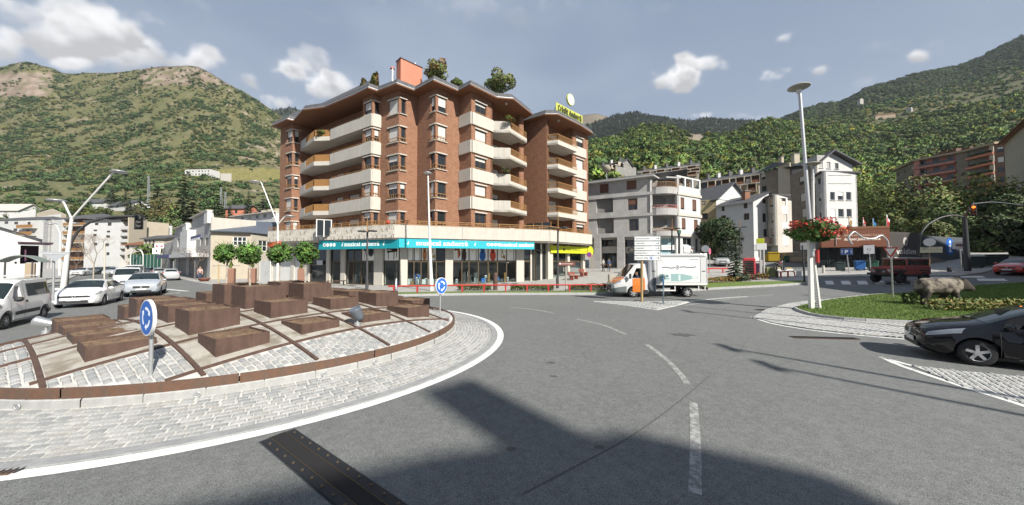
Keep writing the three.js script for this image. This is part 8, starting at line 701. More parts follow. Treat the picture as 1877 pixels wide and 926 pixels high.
{const d=16.75,q=(x,y,o=0)=>at(x,y,d+o),b=gp(1497,571,0.1);const t=thing('flower_lamp','tall disc lamp on a white tapered mast carrying a basket of red flowers','street lamp');const A=[q(1487,571),q(1507,571)],T=[q(1484.5,440),q(1491,440)];const w=0.16;
new MB().solid([A[0],A[0].clone().setX(A[0].x+0.2),T[0].clone().setX(T[0].x+0.13),T[0],...[A[0],A[0].clone().setX(A[0].x+0.2),T[0].clone().setX(T[0].x+0.13),T[0]].map((p)=>p.clone().add(V(0,0,-w)))],[[0,1,2,3],[7,6,5,4],[0,3,7,4],[1,5,6,2]]).build('mast_flange',M.whiteMetal,t);new MB().solid([A[1].clone().setX(A[1].x-0.1),A[1],T[1],T[1].clone().setX(T[1].x-0.06),...[A[1].clone().setX(A[1].x-0.1),A[1],T[1],T[1].clone().setX(T[1].x-0.06)].map((p)=>p.clone().add(V(0,0,-w)))],[[0,1,2,3],[7,6,5,4],[0,3,7,4],[1,5,6,2]]).build('mast_flange',M.whiteMetal,t);
for(let k=0;k<30;k++){const y=lerp(566,446,k/29),x=lerp(1496.5,1488,k/29),wd=lerp(0.26,0.08,k/29);const c=q(x+3.0-k*0.07,y,w/2);new MB().box(c.x,c.y,c.z,wd,0.03,w*0.7,0,0,0.25).build('slat',M.galv,t);}
new MB().cone(q(1489,470),q(1466,168),0.10,0.07,14).build('pole',M.galv,t);const h=q(1464.5,161);const dsk=new MB().add(new THREE.LatheGeometry([[0,-0.12],[0.2,-0.12],[0.36,-0.05],[0.46,0.0],[0.47,0.04],[0.4,0.09],[0.2,0.14],[0,0.15]].map((p)=>new THREE.Vector2(...p)),32));dsk.build('lamp_head',STD({color:C(0.27,0.26,0.22),roughness:0.6}),t).position.copy(h);new MB().cone(V(0,-0.3,0),V(0,-0.1,0),0.085,0.13,14).build('collar',M.steel,t).position.copy(h);
new MB().tube([q(1490,330),q(1489.5,310),q(1486,303),q(1478,300)],0.045,8).build('side_arm',M.galv,t);new MB().cone(q(1492,470,0.1),q(1490,318,0.1),0.06,0.06,10).build('side_pole',M.whiteMetal,t);new MB().add(new THREE.LatheGeometry([[0,-0.08],[0.28,-0.04],[0.4,0],[0.3,0.06],[0,0.09]].map((p)=>new THREE.Vector2(...p)),24)).build('lamp_head',STD({color:C(0.27,0.26,0.22),roughness:0.6}),t).position.copy(q(1488,301));
const c=q(1491,423);const fl=thing('flower_basket','large round basket of red and orange flowers fixed to the white lamp mast','flower basket',c,0.3);new MB().lathe([[0.2,-0.34],[0.55,-0.22],[0.65,-0.06],[0.6,-0.06],[0.2,-0.24]],V(0,0,0),24).build('bowl',M.darkGrey,fl);put('foliage',crownGeo(3400,[1.05,0.56,1.05],0.095,{clumps:34,seedCols:[[0.07,0.13,0.025],[0.10,0.17,0.03],[0.05,0.09,0.02]],hollow:0.4}),M.leaves,fl);put('flowers',crownGeo(1500,[1.12,0.58,1.12],0.07,{clumps:40,seedCols:[[0.52,0.06,0.03],[0.55,0.12,0.05],[0.45,0.05,0.05]],hollow:0.75}),M.leaves,fl,V(0,0.08,0)).userData.kind='stuff';const band=new MB();band.cone(q(1499,482,-0.05),q(1498.5,458,-0.05),0.075,0.075,12);band.build('red_band',M.red,t);}
function doubleLamp(label,px,yt,yb,d,tip){const b=at(px,yb,d),T=at(px+0.8,yt,d);const t=thing('plaza_lamp',label,'street lamp');new MB().cone(b.clone().add(V(0,-0.3,0)),b.clone().add(V(0,0.9,0)),0.14,0.12,12).cone(b,T,0.1,0.075,12).build('pole',M.darkGrey,t);new MB().cone(T,at(px+1.2,tip,d),0.045,0.02,8).build('finial',M.wood,t);for(const s of[-1,1]){const h=T.clone().add(V(s*0.52,0.05,s*0.12));new MB().bar(T,h,0.06,0.05).build('arm',M.darkGrey,t);new MB().add(new THREE.LatheGeometry([[0,-0.07],[0.3,-0.05],[0.42,0],[0.3,0.07],[0,0.1]].map((p)=>new THREE.Vector2(...p)),20)).build('lamp_head',M.darkGrey,t).position.copy(h);}return t;}
doubleLamp('dark double-headed lamp in front of the music shop door, left one',672.5,425,531,28.5,397);doubleLamp('dark double-headed lamp beside the brown arrow sign',1022,419,528,29,385);doubleLamp('dark double-headed lamp right behind the directional sign',1231,420,500,37,400);doubleLamp('dark double-headed lamp between the round tree and the white house',1356,417,500,44,402);
{const t=thing('lamp_post','slim dark post without a head beside the white shop windows','street lamp');new MB().cone(at(1245,505,36.5),at(1245,425,36.5),0.13,0.11,10).build('pole',M.darkMetal,t);new MB().rbox(0,0,0,0.34,0.4,0.3,0.05).build('cap',STD({color:C(0.05,0.12,0.1)}),t).position.copy(at(1245,425,36.5));}
function discHead(t,p,R=0.4,mat=M.galv){new MB().add(new THREE.LatheGeometry([[0,-0.09],[R*0.7,-0.06],[R,0],[R*0.75,0.07],[0,0.11]].map((q)=>new THREE.Vector2(...q)),22)).build('lamp_head',mat,t).position.copy(p);}
{const d=27,t=thing('tall_lamp','tall slender white lamp with one disc head in front of the music shop','street lamp');new MB().cone(at(791,533,d),at(787,424,d),0.17,0.085,14).cone(at(787,424,d),at(784.5,322,d),0.085,0.06,12).build('pole',M.whiteMetal,t);discHead(t,at(784,317.5,d),0.36);}
function forked(label,base,fork,arms,d,r){const t=thing('forked_lamp',label,'street lamp');new MB().cone(at(...base,d),at(...fork,d),r,r*0.55,14).build('pole',M.whiteMetal,t);for(const[p,h,R]of arms){new MB().tube([at(...fork,d),at(...p,d),at(lerp(p[0],h[0],0.6),lerp(p[1],h[1],0.75),d),at(...h,d)],r*0.36,8,20).build('arm',M.whiteMetal,t);discHead(t,at(h[0]+ Math.sign(h[0]- p[0])*6,h[1]- 0.5,d),R);}return t;}
forked('big white forked lamp with a long right arm, near the left border',[113,548],[131,401],[[[204,320],[212,315.5],0.44],[[117,372],[110,368.5],0.5]],22,0.15);forked('white lamp forking against the left edge of the brick block',[509,530],[509,412],[[[480,338],[474,334],0.46],[[520,399],[526,397],0.4]],28,0.13);forked('smaller white forked lamp behind the traffic light at the left',[109,505],[110,428],[[[127,412],[131,410],0.4],[[104,414],[99,411],0.5]],40,0.12);
{const p=at(509,452,27.6),t=thing('flower_basket','small basket of orange-red flowers on the lamp before the brick block edge','flower basket',p);new MB().lathe([[0.2,-0.3],[0.5,-0.15],[0.55,0]],V(0,0,0),16).build('bowl',M.darkGrey,t);put('foliage',crownGeo(600,[0.72,0.34,0.72],0.08,{clumps:18,seedCols:[[0.45,0.09,0.03],[0.07,0.11,0.03],[0.4,0.06,0.03]]}),M.leaves,t,V(0,0.1,0));}
for(const[x0,hx,y,l]of[[239,246,459,'left of two'],[262,254,457,'right of two']]){const d=74,t=thing('street_lamp',`white hooked street lamp by the green netting, ${l}`,'street lamp',null,0,'hooked lamps by the netting');new MB().tube([at(x0,494,d),at(x0,y+12,d),at(lerp(x0,hx,0.3),y+4,d),at(hx,y,d)],0.1,8,24).build('pole',M.whiteMetal,t);new MB().rbox(0,0,0,0.9,0.12,0.3,0.05).build('lamp_head',M.whiteMetal,t).position.copy(at(hx-Math.sign(x0-hx)*1.5*-1,y,d));}
function signalHead(t,p,ry,lit=-1,d=0.22){const m=new MB().rbox(0,0,0,0.34,1.0,d,0.05).build('signal_head',M.black,t);m.position.copy(p);m.rotation.y=ry;for(let k=0;k<3;k++){const y=0.3-k*0.3;const on=k===lit;const l=put('signal_lens',new THREE.CircleGeometry(0.11,20),on?new THREE.MeshStandardMaterial({color:C(0.3,0.06,0.01),emissive:C(1,0.22,0.03),emissiveIntensity:1.1}):M.darkGrey,m,V(0,y,d/2+0.012));put('visor',metreUV(plain(new THREE.CylinderGeometry(0.13,0.13,0.16,16,1,true,0,Math.PI).rotateX(Math.PI/2).rotateZ(Math.PI/2-Math.PI))),STD({color:C(0.015,0.015,0.016),side:THREE.DoubleSide}),m,V(0,y,d/2+0.07));}}
{const d=25,t=thing('traffic_light','dark traffic light hanging from a long curved arm above the left street','traffic light');new MB().cone(at(120,548,d),at(124,470,d),0.12,0.11,12).tube([at(124,470,d),at(130,446,d),at(143,424,d),at(166,407,d),at(205,397.5,d),at(256,396.5,d)],0.085,10,50).build('mast',M.darkGrey,t);signalHead(t,at(253,407,d),0.9,-1);new MB().rbox(0,0,-0.05,0.7,1.15,0.03,0.05).build('backboard',M.black,t).position.copy(at(253,407,d+0.2));}
{const d=30,t=thing('traffic_light','dark mast with an amber light on a curved arm in front of the shaded grove','traffic light');new MB().cone(at(1774,497,d),at(1768,396,d),0.22,0.15,14).tube([at(1768,398,d),at(1745,395,d),at(1722,400,d),at(1700,413,d),at(1687,432,d),at(1684,470,d+0.6)],0.075,8,40).tube([at(1785,374,d),at(1820,371,d),at(1880,378,d),at(1960,400,d)],0.075,8,40).cone(at(1768,398,d),at(1785,372,d),0.1,0.08,10).build('mast',M.darkMetal,t);signalHead(t,at(1785,386,d-0.3),-0.9,0,0.24);const hd=at(1785,380.5,d-0.75);const lp=new THREE.PointLight(new THREE.Color(1,0.25,0.04),0.6);lp.name='signal_glow';lp.position.copy(hd);lp.castShadow=true;lp.shadow.radius=5;scene.add(lp);}
{const K=new THREE.CatmullRomCurve3(kerbLine.slice(6,10).map((p)=>V(p.x,0,p.z)),false,'centripetal'),P=K.getSpacedPoints(40).map((p)=>V(p.x,terr(p.x,p.z),p.z-1.15));const t=thing('red_rail','long low red tubular rail along the grass verge before the music shop','railing');new MB().tube(P.map((p)=>p.clone().add(V(0,0.66,0))),0.06,10,120).build('rail',M.red,t);for(let k=1;k<40;k+=4)new MB().box(P[k].x,P[k].y+0.38,P[k].z,0.12,0.52,0.1).build('post',M.red,t);}
{const a=onGround(1428,31.5,0.14),b=onGround(1457,31.5,0.14);const t=thing('red_rail','short curved red rail by the rusty bollard right of the green box','railing');new MB().tube([a.clone().add(V(0,0.5,0)),b.clone().add(V(-0.4,0.55,0)),b.clone().add(V(-0.1,0.45,0)),b],0.05,8,30).build('rail',M.red,t);for(const f of[0.1,0.55]){const p=a.clone().lerp(b,f);new MB().box(p.x,p.y+0.25,p.z,0.1,0.5,0.1).build('post',M.red,t);}}
{const p=onGround(1320,37,0.14);const t=thing('red_rail','dark red low rail behind the orange flower bed','railing');new MB().bar(p.clone().add(V(-1.6,0.5,0)),p.clone().add(V(2.2,0.5,0)),0.12,0.16).build('rail',M.red,t);for(const x of[-1.4,0.3,2])new MB().box(p.x+x,p.y+0.25,p.z,0.1,0.5,0.1).build('post',M.red,t);}
const stub=(name,label,cat,px,d,yt,w,mat,o={})=>{const b=onGround(px,d,0.13),h=at(px,yt,d).y-b.y,t=thing(name,label,cat,b,o.ry??0.1);const W2=w/F*d;if(o.round){new MB().cone(V(0,-0.05,0),V(0,h*0.94,0),W2/2,W2/2,16).build('shaft',mat,t);new MB().cone(V(0,h*0.94,0),V(0,h,0),W2/2*1.06,W2/2*0.9,16).build('cap',mat,t);}else{new MB().rbox(0,h/2,0,W2,h,W2*(o.dz??0.6),0.03).build('block',mat,t);new MB().rbox(0,0.05,0,W2*1.04,0.1,W2*(o.dz??0.6)*1.04,0.02).build('plinth',M.graniteDark,t);}return t;};
stub('bollard','rusty cylindrical bollard between two hedges before the shop','bollard',908,27.6,500,8,M.corten,{round:1});stub('stone_block','pale square stone block in the plaza right behind the truck bonnet','stone block',1121,28.6,503,12,M.beige);stub('bollard','reddish bollard beside the olive box','bollard',1423,31.5,496,6,M.cortenRim,{round:1});stub('bollard','dark bollard on the pavement corner right of the off-road car','bollard',1740,31,490,6,M.darkGrey,{round:1});stub('bollard','small pale bollard by the motorcycle','bollard',1509,33.5,487,4,M.offwhite,{round:1});
{const t=stub('utility_box','olive green utility cabinet left of the reddish bollard','cabinet',1409,31.5,490,17,M.plastic(0.17,0.18,0.07,0.7));const d=stub('white_post','white low cylinder at the right end of the short red rail','bollard',1464,31.5,497,8,M.white,{round:1});}
function bench(label,px,d,ry,mat,L=1.6){const b=onGround(px,d,0.13),t=thing('bench',label,'bench',b,ry,null);for(let k=0;k<3;k++)new MB().rbox(0,0.46,-0.16+k*0.15,L,0.05,0.12,0.015,0,1).build('seat_slat',mat,t);for(let k=0;k<2;k++)new MB().rbox(0,0.62+k*0.16,0.27,L,0.12,0.04,0.015,0,1).build('back_slat',mat,t);for(const s of[-1,1]){const m=new MB();m.box(s*L*0.36,0.22,0,0.1,0.44,0.42);m.box(s*L*0.36,0.6,0.3,0.08,0.5,0.05);m.build('leg',mat,t);}return t;}
const benchRed=STD({color:C(0.27,0.07,0.045),roughness:0.6});bench('red slatted bench in the plaza left of the other, near the tower columns',1052,36,-2.2,benchRed);bench('red slatted bench in the plaza furthest right, under the lime sign disc',1070,39,-2.2,benchRed);{const b=onGround(616,33,0.13);b.y+=0.0;const t=thing('bench','brown wooden bench before the dark shop window left of the entrance','bench',b,0.4);for(let k=0;k<3;k++)new MB().rbox(0,0.46,-0.16+k*0.16,1.8,0.06,0.13,0.02,0,1).build('seat_slat',M.woodDark,t);for(const s of[-0.7,0.7])new MB().box(s,0.22,0,0.1,0.42,0.4).build('leg',M.darkMetal,t);}
function pole(t,a,b,r=0.035,mat=M.galv){new MB().cone(a,b,r,r,10).build('pole',mat,t);}
function board(t,p,w,h,face,ry=0,th=0.04,name='panel',edge=M.galv){const m=new MB().rbox(0,0,0,w,h,th,0.008,0,1).build(name,edge,t);m.position.copy(p);m.rotation.y=ry;if(face)put('face',new THREE.PlaneGeometry(w*0.97,h*0.94),face,m,V(0,0,th/2+0.004));return m;}
{
const d=20.4,t=thing('direction_sign','stack of five white direction boards with black arrows on a tan pole before the truck','direction sign');pole(t,at(1176.5,554,d),at(1176.5,434,d),0.075,STD({color:C(0.34,0.24,0.11),roughness:0.6}));const txt=['Naturlandia','CERTERS','JUBERRI','AIXIRIVALL','Centre Vila'];
for(let k=0;k<5;k++){const c=at(1186.5,437.5+k*8.9,d-0.12),w=46/F*d,h=8.0/F*d;board(t,c,w,h,printed(384,66,(g,W,H)=>{g.fillStyle='#d6d8d9';g.fillRect(0,0,W,H);g.strokeStyle='#8b9094';g.lineWidth=3;g.strokeRect(3,3,W-6,H-6);g.fillStyle='#24282c';g.font=`bold ${k === 0 || k === 4 ? 36 : 34}px sans-serif`;g.textBaseline='middle';g.fillText(txt[k],14,H/2);g.lineWidth=6;g.strokeStyle='#24282c';g.beginPath();g.moveTo(318,H/2);g.lineTo(366,H/2);g.moveTo(350,H/2-16);g.lineTo(367,H/2);g.lineTo(350,H/2+16);g.stroke();if(k===4){g.fillStyle='#2a4f8f';g.fillRect(226,14,36,38);g.fillStyle='#b8c4d4';g.fillRect(270,16,34,34);g.fillStyle='#fff';g.font='bold 30px sans-serif';g.fillText('P',234,H/2);}}),-0.12,0.05,'direction_board');}}
{const d=20.0,b=gp(1216,556,0.03),t=thing('keep_right_sign','round sign turned edge-on on a grey post at the cobbled island','road sign');pole(t,b,at(1216,512,d),0.045,STD({color:C(0.16,0.22,0.24),roughness:0.5}));const m=new MB().add(cyl(0.3,0.3,0.03,28).rotateX(Math.PI/2)).build('disc',M.blue,t);m.position.copy(at(1216,518,d-0.05));m.rotation.y=1.22;}
{const d=26.8,t=thing('brown_sign','brown arrow-shaped sign with white writing pointing right on a pale post','direction sign');pole(t,at(1037,541,d),at(1037,479,d),0.06,M.beige);const c=at(1039.5,483.6,d-0.1),w=1.42,h=0.32;const s=new THREE.Shape([new THREE.Vector2(-w/2,-h/2),new THREE.Vector2(w/2-0.16,-h/2),new THREE.Vector2(w/2,0),new THREE.Vector2(w/2-0.16,h/2),new THREE.Vector2(-w/2,h/2)]);const m=put('arrow_panel',metreUV(plain(new THREE.ExtrudeGeometry(s,{depth:0.03,bevelEnabled:false}))),STD({color:C(0.16,0.06,0.04)}),t,c);put('face',new THREE.PlaneGeometry(w-0.22,h-0.06).translate(-0.07,0,0.034),printed(256,60,(g,W,H)=>{g.fillStyle='#6e4032';g.fillRect(0,0,W,H);g.fillStyle='#eee';g.fillRect(8,16,26,26);g.font='bold 21px sans-serif';g.textBaseline='middle';g.fillText('Sant Serni de Nagol',44,H/2);}),m);}
function discSign(label,px,py,yb,d,R,face,o={}){const t=thing(o.name??'road_sign',label,'road sign');pole(t,at(px +(o.dx??0),yb,d),at(px,py-R/d*F*0.8,d),0.035,o.pole??M.galv);const m=new MB().add(cyl(R,R,0.03,32).rotateX(Math.PI/2)).build('disc',o.edge??M.signWhite,t);m.position.copy(at(px,py,d-0.08));m.rotation.y=o.ry??0;if(face)put('face',new THREE.CircleGeometry(R*0.97,32),face,m,V(0,0,0.019));return t;}
const noPark=printed(96,96,(g)=>{g.fillStyle='#a32a3c';g.fillRect(0,0,96,96);g.fillStyle='#3b2f80';g.beginPath();g.arc(48,48,36,0,7);g.fill();g.strokeStyle='#a32a3c';g.lineWidth=10;g.beginPath();g.moveTo(24,24);g.lineTo(72,72);g.stroke();});
discSign('purple-red no parking sign under the lime disc',1080,467,503,38,0.3,noPark);discSign('pink no parking sign turned half away right of the truck box',1301,461,505,37,0.34,printed(96,96,(g)=>{g.fillStyle='#c96a86';g.fillRect(0,0,96,96);g.fillStyle='#b8506f';g.beginPath();g.arc(48,48,36,0,7);g.fill();}),{ry:0.7});discSign('grey back of a round sign just above the truck box end',1293,456,500,36,0.38,null,{edge:M.galv,ry:-0.6});
{const d=30.8,t=discSign('white round sign back above two cream plates on a tan post',1704,444,494,d,0.37,null,{edge:M.signWhite,ry:-0.85,pole:STD({color:C(0.3,0.22,0.12)})});for(const y of[455.5,461])board(t,at(1706,y,d-0.1),1.35,0.25,null,-0.8,0.03,'name_plate',STD({color:C(0.42,0.40,0.30)}));}
{const d=20,t=thing('give_way_sign','white triangle give way sign with a red border on a grey post behind the lawn','road sign');pole(t,gp(1637,546,0.1),at(1633,452,d),0.04);const tri=(r,th)=>{const s=new THREE.Shape([0,1,2].map((k)=>new THREE.Vector2(r*Math.sin(k*2.094+Math.PI),r*Math.cos(k*2.094+Math.PI))));return metreUV(plain(new THREE.ExtrudeGeometry(s,{depth:th,bevelEnabled:false})));};const m=put('red_border',tri(0.42,0.025),M.red,t,at(1633,460,d-0.1));m.rotation.y=-1.4;put('white_field',tri(0.28,0.006),M.signWhite,m,V(0,0,0.0255));}
{const d=17,t=thing('give_way_sign','grey back of a triangular sign on a post left of the big forked lamp','road sign');pole(t,at(97,552,d),at(98.5,462,d),0.045);const s=new THREE.Shape([new THREE.Vector2(-0.5,0),new THREE.Vector2(0,-0.5),new THREE.Vector2(0.5,0)]);const m=put('plate',metreUV(plain(new THREE.ExtrudeGeometry(s,{depth:0.03,bevelEnabled:false}))),STD({color:C(0.3,0.32,0.34),roughness:0.6}),t,at(101,461.5,d-0.1));m.rotation.y=0.75;new MB().box(0,-0.12,0.02,0.7,0.05,0.05).build('brace',M.galv,m);}
{const d=33,t=thing('parking_sign','square blue parking sign with a white letter in front of the pavilion','road sign');pole(t,onGround(1556,d,0.1),at(1552,459,d),0.04);board(t,at(1552,461.5,d-0.08),0.86,0.62,printed(128,96,(g)=>{g.fillStyle='#2d4f8c';g.fillRect(0,0,128,96);g.fillStyle='#eef2f6';g.font='bold 78px sans-serif';g.textAlign='center';g.fillText('P',62,76);g.fillRect(12,20,6,56);g.fillRect(110,20,6,56);}),-0.75,0.03);const u=thing('white_sign','white rectangular sign with a small symbol in front of the pavilion glass','road sign');pole(u,onGround(1596,d,0.1),at(1593,452,d),0.04);board(u,at(1593,457.5,d-0.08),0.76,0.9,printed(96,112,(g)=>{g.fillStyle='#eeeeec';g.fillRect(0,0,96,112);g.strokeStyle='#7a8794';g.lineWidth=6;g.beginPath();g.arc(46,54,14,0,5);g.moveTo(56,44);g.lineTo(66,36);g.stroke();g.fillStyle='#555';g.fillRect(26,96,24,5);}),-0.75,0.03);}
{const d=31,t=thing('white_sign','grey-white square plate on a dark post between the flower lamp and the white house','road sign');pole(t,onGround(1474,28,0.12),at(1471,450,28),0.07,M.darkMetal);board(t,at(1474.5,451.5,27.9),0.52,0.6,STD({color:C(0.4,0.4,0.38)}),-0.7,0.03);const u=thing('white_sign','small pale sign with a dark picture in front of the blue information disc','road sign');pole(u,onGround(1763,d,0.1),at(1759,444,d),0.04);board(u,at(1758.5,450,d-0.1),0.8,0.66,printed(96,80,(g)=>{g.fillStyle='#c9c7c6';g.fillRect(0,0,96,80);g.fillStyle='#6b4a4a';g.fillRect(24,22,50,30);}),-0.9,0.03);}
{const d=75,t=thing('shop_pole_sign','white sign with a red double peak on a pole left of the horse sign','sign');pole(t,at(292,492,d),at(292,446,d),0.12,M.whiteMetal);board(t,at(292,451,d-0.3),1.5,1.05,printed(96,66,(g)=>{g.fillStyle='#eeeceb';g.fillRect(0,0,96,66);g.fillStyle='#c2262e';g.beginPath();g.moveTo(12,10);g.lineTo(40,40);g.lineTo(40,50);g.lineTo(12,50);g.fill();g.beginPath();g.moveTo(84,10);g.lineTo(56,40);g.lineTo(56,50);g.lineTo(84,50);g.fill();}),0.6,0.2);}
for(const[px,yt,yb,d,c,l]of[[191,446,528,30,[0.5,0.48,0.4],'thin cream pole standing in the left street before the plain white flats'],[400.5,484,521,35,[0.4,0.3,0.13],'thin yellowish pole on the pavement before the cream side wall'],[357,478,514,42,[0.12,0.12,0.12],'dark post by the showroom glass'],[46.5,458,512,32,[0.1,0.04,0.07],'dark pole right of the bus shelter']]){const t=thing('post',l,'post');pole(t,at(px,yb,d),at(px,yt,d),0.055,STD({color:C(...c),roughness:0.6}));new MB().cone(V(0,0,0),V(0,0.06,0),0.1,0.08,10).build('foot',M.galv,t).position.copy(at(px,yb,d));}
for(const[px,yt,yb,d,l]of[[272,322,372,160,'pale lattice pylon rising left of the broad cedar'],[405,344,372,170,'thin pale mast left above the pink chalet'],[413,352,376,165,'thin pale mast right above the pink chalet']]){const a=at(px,yb,d),b=at(px,yt,d),t=thing('mast',l,'mast');for(const[x,z]of[[-0.4,-0.4],[0.4,-0.4],[0,0.5]])new MB().bar(a.clone().add(V(x,-2,z)),b.clone().add(V(x*0.4,0,z*0.4)),0.16).build('leg',M.galv,t);const m=new MB();for(let k=0;k<9;k++){const p=a.clone().lerp(b,k/9);m.box(p.x,p.y,p.z,0.9-k*0.05,0.12,0.12);}m.build('cross_bars',M.galv,t);}
{const d=77,a=at(238,493,d),b=at(295,493,72),h=at(240,467,d).y,t=thing('green_netting','tall dark green netting fence at the end of the left street','fence');const n=9;for(let k=0;k<=n;k++){const p=a.clone().lerp(b,k/n);new MB().cone(p,p.clone().setY(h),0.07,0.06,8).build('post',M.galv,t);if(k<n){const q=a.clone().lerp(b,(k+1)/ n);new MB().bar(p.clone().setY(h/2),q.clone().setY(h/2),0.03,h-0.1).build('net',STD({map:tex(64,(u,v)=>(u*16 % 1<0.2||v*16 % 1<0.2)?[0.01,0.07,0.045]:[0.015,0.115,0.075],1)}),t);}}}
{const t=thing('bus_shelter','bus shelter with an arched grey-green roof and white back panel left of the lamps','bus shelter');const d=30,L=at(6,506,d),R=at(63,506,d+1);const y0=0.12,e=R.clone().sub(L).setY(0),len=e.length();t.position.set(L.x,y0,L.z);t.rotation.y=Math.atan2(-e.z,e.x);const P=[];for(let k=0;k<=12;k++){const a=k/12;P.push([a*(len+0.8)- 0.4,2.35+0.62*Math.sin(Math.PI*a)]);}const b=new MB();for(let k=0;k<12;k++)b.bar(V(P[k][0],P[k][1],-0.7),V(P[k+1][0],P[k+1][1],-0.7),1.9,0.06,V(0,1,0));b.build('arched_roof',STD({color:C(0.2,0.24,0.22),roughness:0.4}),t);new MB().box(len*0.48,1.25,-0.4,len*0.72,1.9,0.05).build('back_panel',M.white,t);for(const x of[0.1,len-0.1])for(const z of[0.1,-1.4])new MB().box(x,1.2,z,0.1,2.4,0.1).build('post',M.darkGrey,t);new MB().box(len-0.25,1.15,0.0,0.55,2.2,0.25).build('brown_pier',M.tan,t);new MB().rbox(len*0.45,0.5,-0.1,len*0.5,0.06,0.4,0.02).build('seat',M.wood,t);}
{const d=31.2,p=onGround(1373,d,0.14),h=at(1373,473,d).y-p.y,t=thing('vending_machine','red rounded vending machine with dark shelves beside the fir','vending machine',p,-0.5);new MB().rbox(0,h/2,0,0.95,h,0.6,0.08,0,3).build('cabinet',M.plastic(0.5,0.05,0.06,0.4),t);new MB().rbox(-0.02,h*0.56,0.3,0.7,h*0.62,0.03,0.03,0,1).build('window',M.glass,t);for(let k=0;k<5;k++)new MB().box(-0.02,h*(0.3+k*0.12),0.325,0.66,0.03,0.02).build('shelf',STD({color:C(0.2,0.07,0.05)}),t);put('badge',new THREE.CircleGeometry(0.11,20),M.signWhite,t,V(-0.18,h*0.18,0.304));const u=thing('information_totem','white slatted totem with a lime and white sign, right of the red machine','totem',onGround(1397,d+0.3,0.14),-0.5);const h2=at(1397,458,d).y-u.position.y;for(const s of[-1,1])new MB().rbox(s*0.14,h2/2,0,0.1,h2,0.22,0.02).build('upright',M.white,u);for(let k=0;k<14;k++)new MB().box(0,0.2+k*(h2-0.3)/ 14,0,0.2,0.05,0.14).build('slat',M.galv,u);new MB().rbox(-0.05,h2+0.3,0,0.82,0.62,0.2,0.04).build('sign_box',M.signWhite,u);new MB().rbox(-0.1,h2+0.86,0,0.6,0.48,0.18,0.04).build('sign_box',M.lime,u);const v=thing('advert_column','dark purple panel standing between the vending machine and the totem','panel',onGround(1386,d+0.2,0.14),-0.5);new MB().rbox(0,0.75,0,0.5,1.4,0.12,0.03).build('panel',M.plastic(0.05,0.02,0.05),v);new MB().box(0,0.05,0,0.6,0.1,0.3).build('foot',M.galv,v);}
for(const[px,d,yt,w,c,l]of[[1418,47,462,16,[0.5,0.33,0.02],'bright yellow bin under the balcony of the white house'],[1408,47.5,466,10,[0.45,0.3,0.03],'yellow bin half hidden at the left of the bright yellow one'],[1445,46,470,14,[0.03,0.09,0.06],'dark green bin by the low stone wall'],[1576,34.5,478,13,[0.02,0.12,0.36],'blue bin in front of the pavilion glass'],[1600,34.8,481,13,[0.02,0.10,0.06],'green bin right of the blue bin'],[1540,35,482,12,[0.03,0.05,0.05],'dark bin left of the blue bin'],[1783,33,470,22,[0.03,0.05,0.045],'dark green container nearest the traffic light mast'],[1806,33.5,470,22,[0.035,0.045,0.04],'dark container second from the traffic light mast'],[1828,34.5,466,20,[0.03,0.04,0.04],'dark container furthest from the traffic light mast']]){const b=onGround(px,d,0.13),h=Math.max(0.9,at(px,yt,d).y-b.y),w2=w/F*d,t=thing('waste_bin',l,'waste bin',b,-0.6);const m=M.plastic(...c,0.55);new MB().rbox(0,h*0.46,0,w2,h*0.8,w2*0.8,0.06).build('body',m,t);new MB().rbox(0,h*0.92,0,w2*1.06,h*0.14,w2*0.88,0.05).build('lid',m,t);for(const s of[-1,1])put('wheel',new THREE.CylinderGeometry(0.09,0.09,0.06,12).rotateX(Math.PI/2),M.rubber,t,V(s*w2*0.35,0.09,w2*0.36));}
{const W=Wall.px(1428,48,1500,41),t=thing('stone_wall','low rough stone wall between the white house and the pavilion','wall');const y=W.y(W.len/2,462),n=16;for(let k=0;k<n;k++)for(let r=0;r<4;r++){const h=(y-1.2)/ 4;new MB(W.M).rbox((k+0.5 +(r % 2)*0.3)*W.len/n,1.2 +(r+0.5)*h,rr(-0.03,0.03),W.len/n-0.03,h-0.03,0.4,0.04,0,1).build('stone',r % 2?M.stone:M.tan,t);}new MB(W.M).box(W.len/2,(y+1)/ 2,-0.06,W.len,y-1,0.34).build('core',M.stone,t);}
for(const[px,yt,yb,cols,sw,l]of[[1532,398,424,['#3a332f','#c7a24a','#6b2a26'],6,'dark and gold flag drooping at the left of the flag row'],[1556,396,424,['#b59a6a','#c9b184','#7c4b34'],9,'tan flag second from the left in the flag row'],[1582,398,426,['#b9433a','#d9d2c8','#8a3028'],7,'faded red and white flag third in the flag row'],[1600,400,428,['#3d82b8','#2b6ea6','#3b7a4a'],12,'light blue flag with a green edge fourth in the flag row'],[1625,393,424,['#e6e6e6','#c22f37','#d23a40'],12,'white and red flag at the right end of the flag row']]){const d=37,t=thing('flag',l,'flag'),a=at(px,yb,d),b=at(px,yt,d);new MB().cone(a.clone().add(V(0,-1.6,0)),b,0.035,0.03,8).build('pole',M.galv,t);const g=new THREE.PlaneGeometry(1.5,1.0,12,6),p=g.attributes.position;for(let i=0;i<p.count;i++){const u=(p.getX(i)+ 0.75)/ 1.5,v=p.getY(i);p.setXYZ(i,u*sw*0.062,v*0.95-u*u*0.55,0.16*Math.sin(u*7+v)*u);}g.computeVertexNormals();const m=put('cloth',g,printed(96,64,(c)=>{c.fillStyle=cols[0];c.fillRect(0,0,96,22);c.fillStyle=cols[1];c.fillRect(0,21,96,22);c.fillStyle=cols[2];c.fillRect(0,42,96,22);},{side:THREE.DoubleSide}),t,b.clone().add(V(0.03,-0.5,0)));m.rotation.y=0.6;}
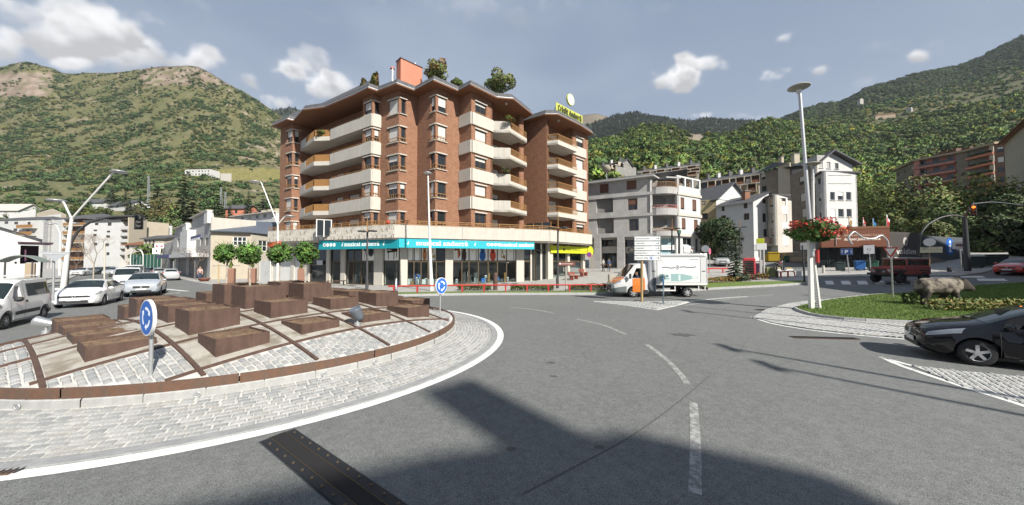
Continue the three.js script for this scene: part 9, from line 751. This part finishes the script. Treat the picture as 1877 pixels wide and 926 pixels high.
{const q=at(594,410,33.0),t=thing('terrace_screen','white framed glass screen on the terrace above the rough parapet','screen',V(q.x,5.0,q.z),0.38);for(const x of[-0.65,0.0,0.65])new MB().box(x,0.85,0,0.09,1.7,0.07).build('post',M.whiteMetal,t);for(const s of[-1,1])new MB().box(s*0.325,0.9,0,0.55,1.5,0.015).build('pane',M.glass,t);new MB().box(0,1.72,0,1.39,0.07,0.075).build('rail',M.whiteMetal,t);const b=at(711,407.5,31.3),u=thing('red_ball','bright red ball-shaped lantern by the terrace railing','lantern',b);put('shade',new THREE.SphereGeometry(0.19,18,12),M.plastic(0.55,0.02,0.02),u);new MB().cone(V(0,-0.9,0),V(0,-0.17,0),0.02,0.02,6).build('stem',M.darkMetal,u);const g=at(942,406,38.5),w=thing('terrace_screen','brown framed glass screen on the terrace between the main block and the tower','screen',at(985,416,37.6).setY(5.0),-0.55);for(const x of[-1.6,-0.5,0.6,1.7])new MB().box(x,1.0,0,0.08,2.0,0.07).build('post',M.wood,w);for(const x of[-1.05,0.05,1.15])new MB().box(x,1.0,0,1.0,1.9,0.015).build('pane',M.glass,w);const c=at(938,411,36.2),ch=thing('terrace_chair','white folded chair leaning on the terrace of the right bay','chair',V(c.x,5.0,c.z),-0.5);new MB().box(0,0.75,0,0.5,1.0,0.06,0,-0.25).build('back',M.signWhite,ch);new MB().box(0,0.42,0.2,0.5,0.06,0.45).build('seat',M.signWhite,ch);for(const s of[-1,1])new MB().bar(V(s*0.22,0,0.4),V(s*0.22,0.9,-0.1),0.04).build('leg',M.signWhite,ch);}
{const p=onGround(375,40,0.13),t=thing('bowl_planter','low reddish-brown bowl planter on the showroom pavement corner','planter',p);new MB().lathe([[0,0.02],[0.38,0.02],[0.62,0.38],[0.56,0.38],[0.34,0.1],[0,0.1]],V(0,0,0),24).build('bowl',M.plastic(0.24,0.09,0.06,0.8),t);new MB().add(new THREE.CylinderGeometry(0.55,0.5,0.05,20),new THREE.Matrix4().setPosition(0,0.33,0)).build('soil',M.soil,t);}
for(const[tx,ty,H]of[[1203,556,12],[1262,571,8.2],[1336,638,8.2],[1412,671,8.2]]){const g=gp(tx,ty),k=H/Math.tan(SUN_EL),b=V(g.x+k*Math.sin(SUN_AZ),0,g.z+k*Math.cos(SUN_AZ));const t=thing('lamp_post',`slim road lamp post right of the viewpoint, ${H === 12 ? 'tallest, by the lawn' : ty < 600 ? 'second from the lawn' : ty < 650 ? 'third from the lawn' : 'nearest the viewpoint'}`,'street lamp',b);new MB().cone(V(0,-0.1,0),V(0,H,0),0.11,0.06,12).build('pole',M.galv,t);new MB().rbox(0,H+0.02,0,0.24,0.12,0.9,0.05).build('lamp_head',M.galv,t);}
scene.fog=new THREE.FogExp2(new THREE.Color(0.75,0.83,0.95),0.00007);
renderer.render(scene,camera);
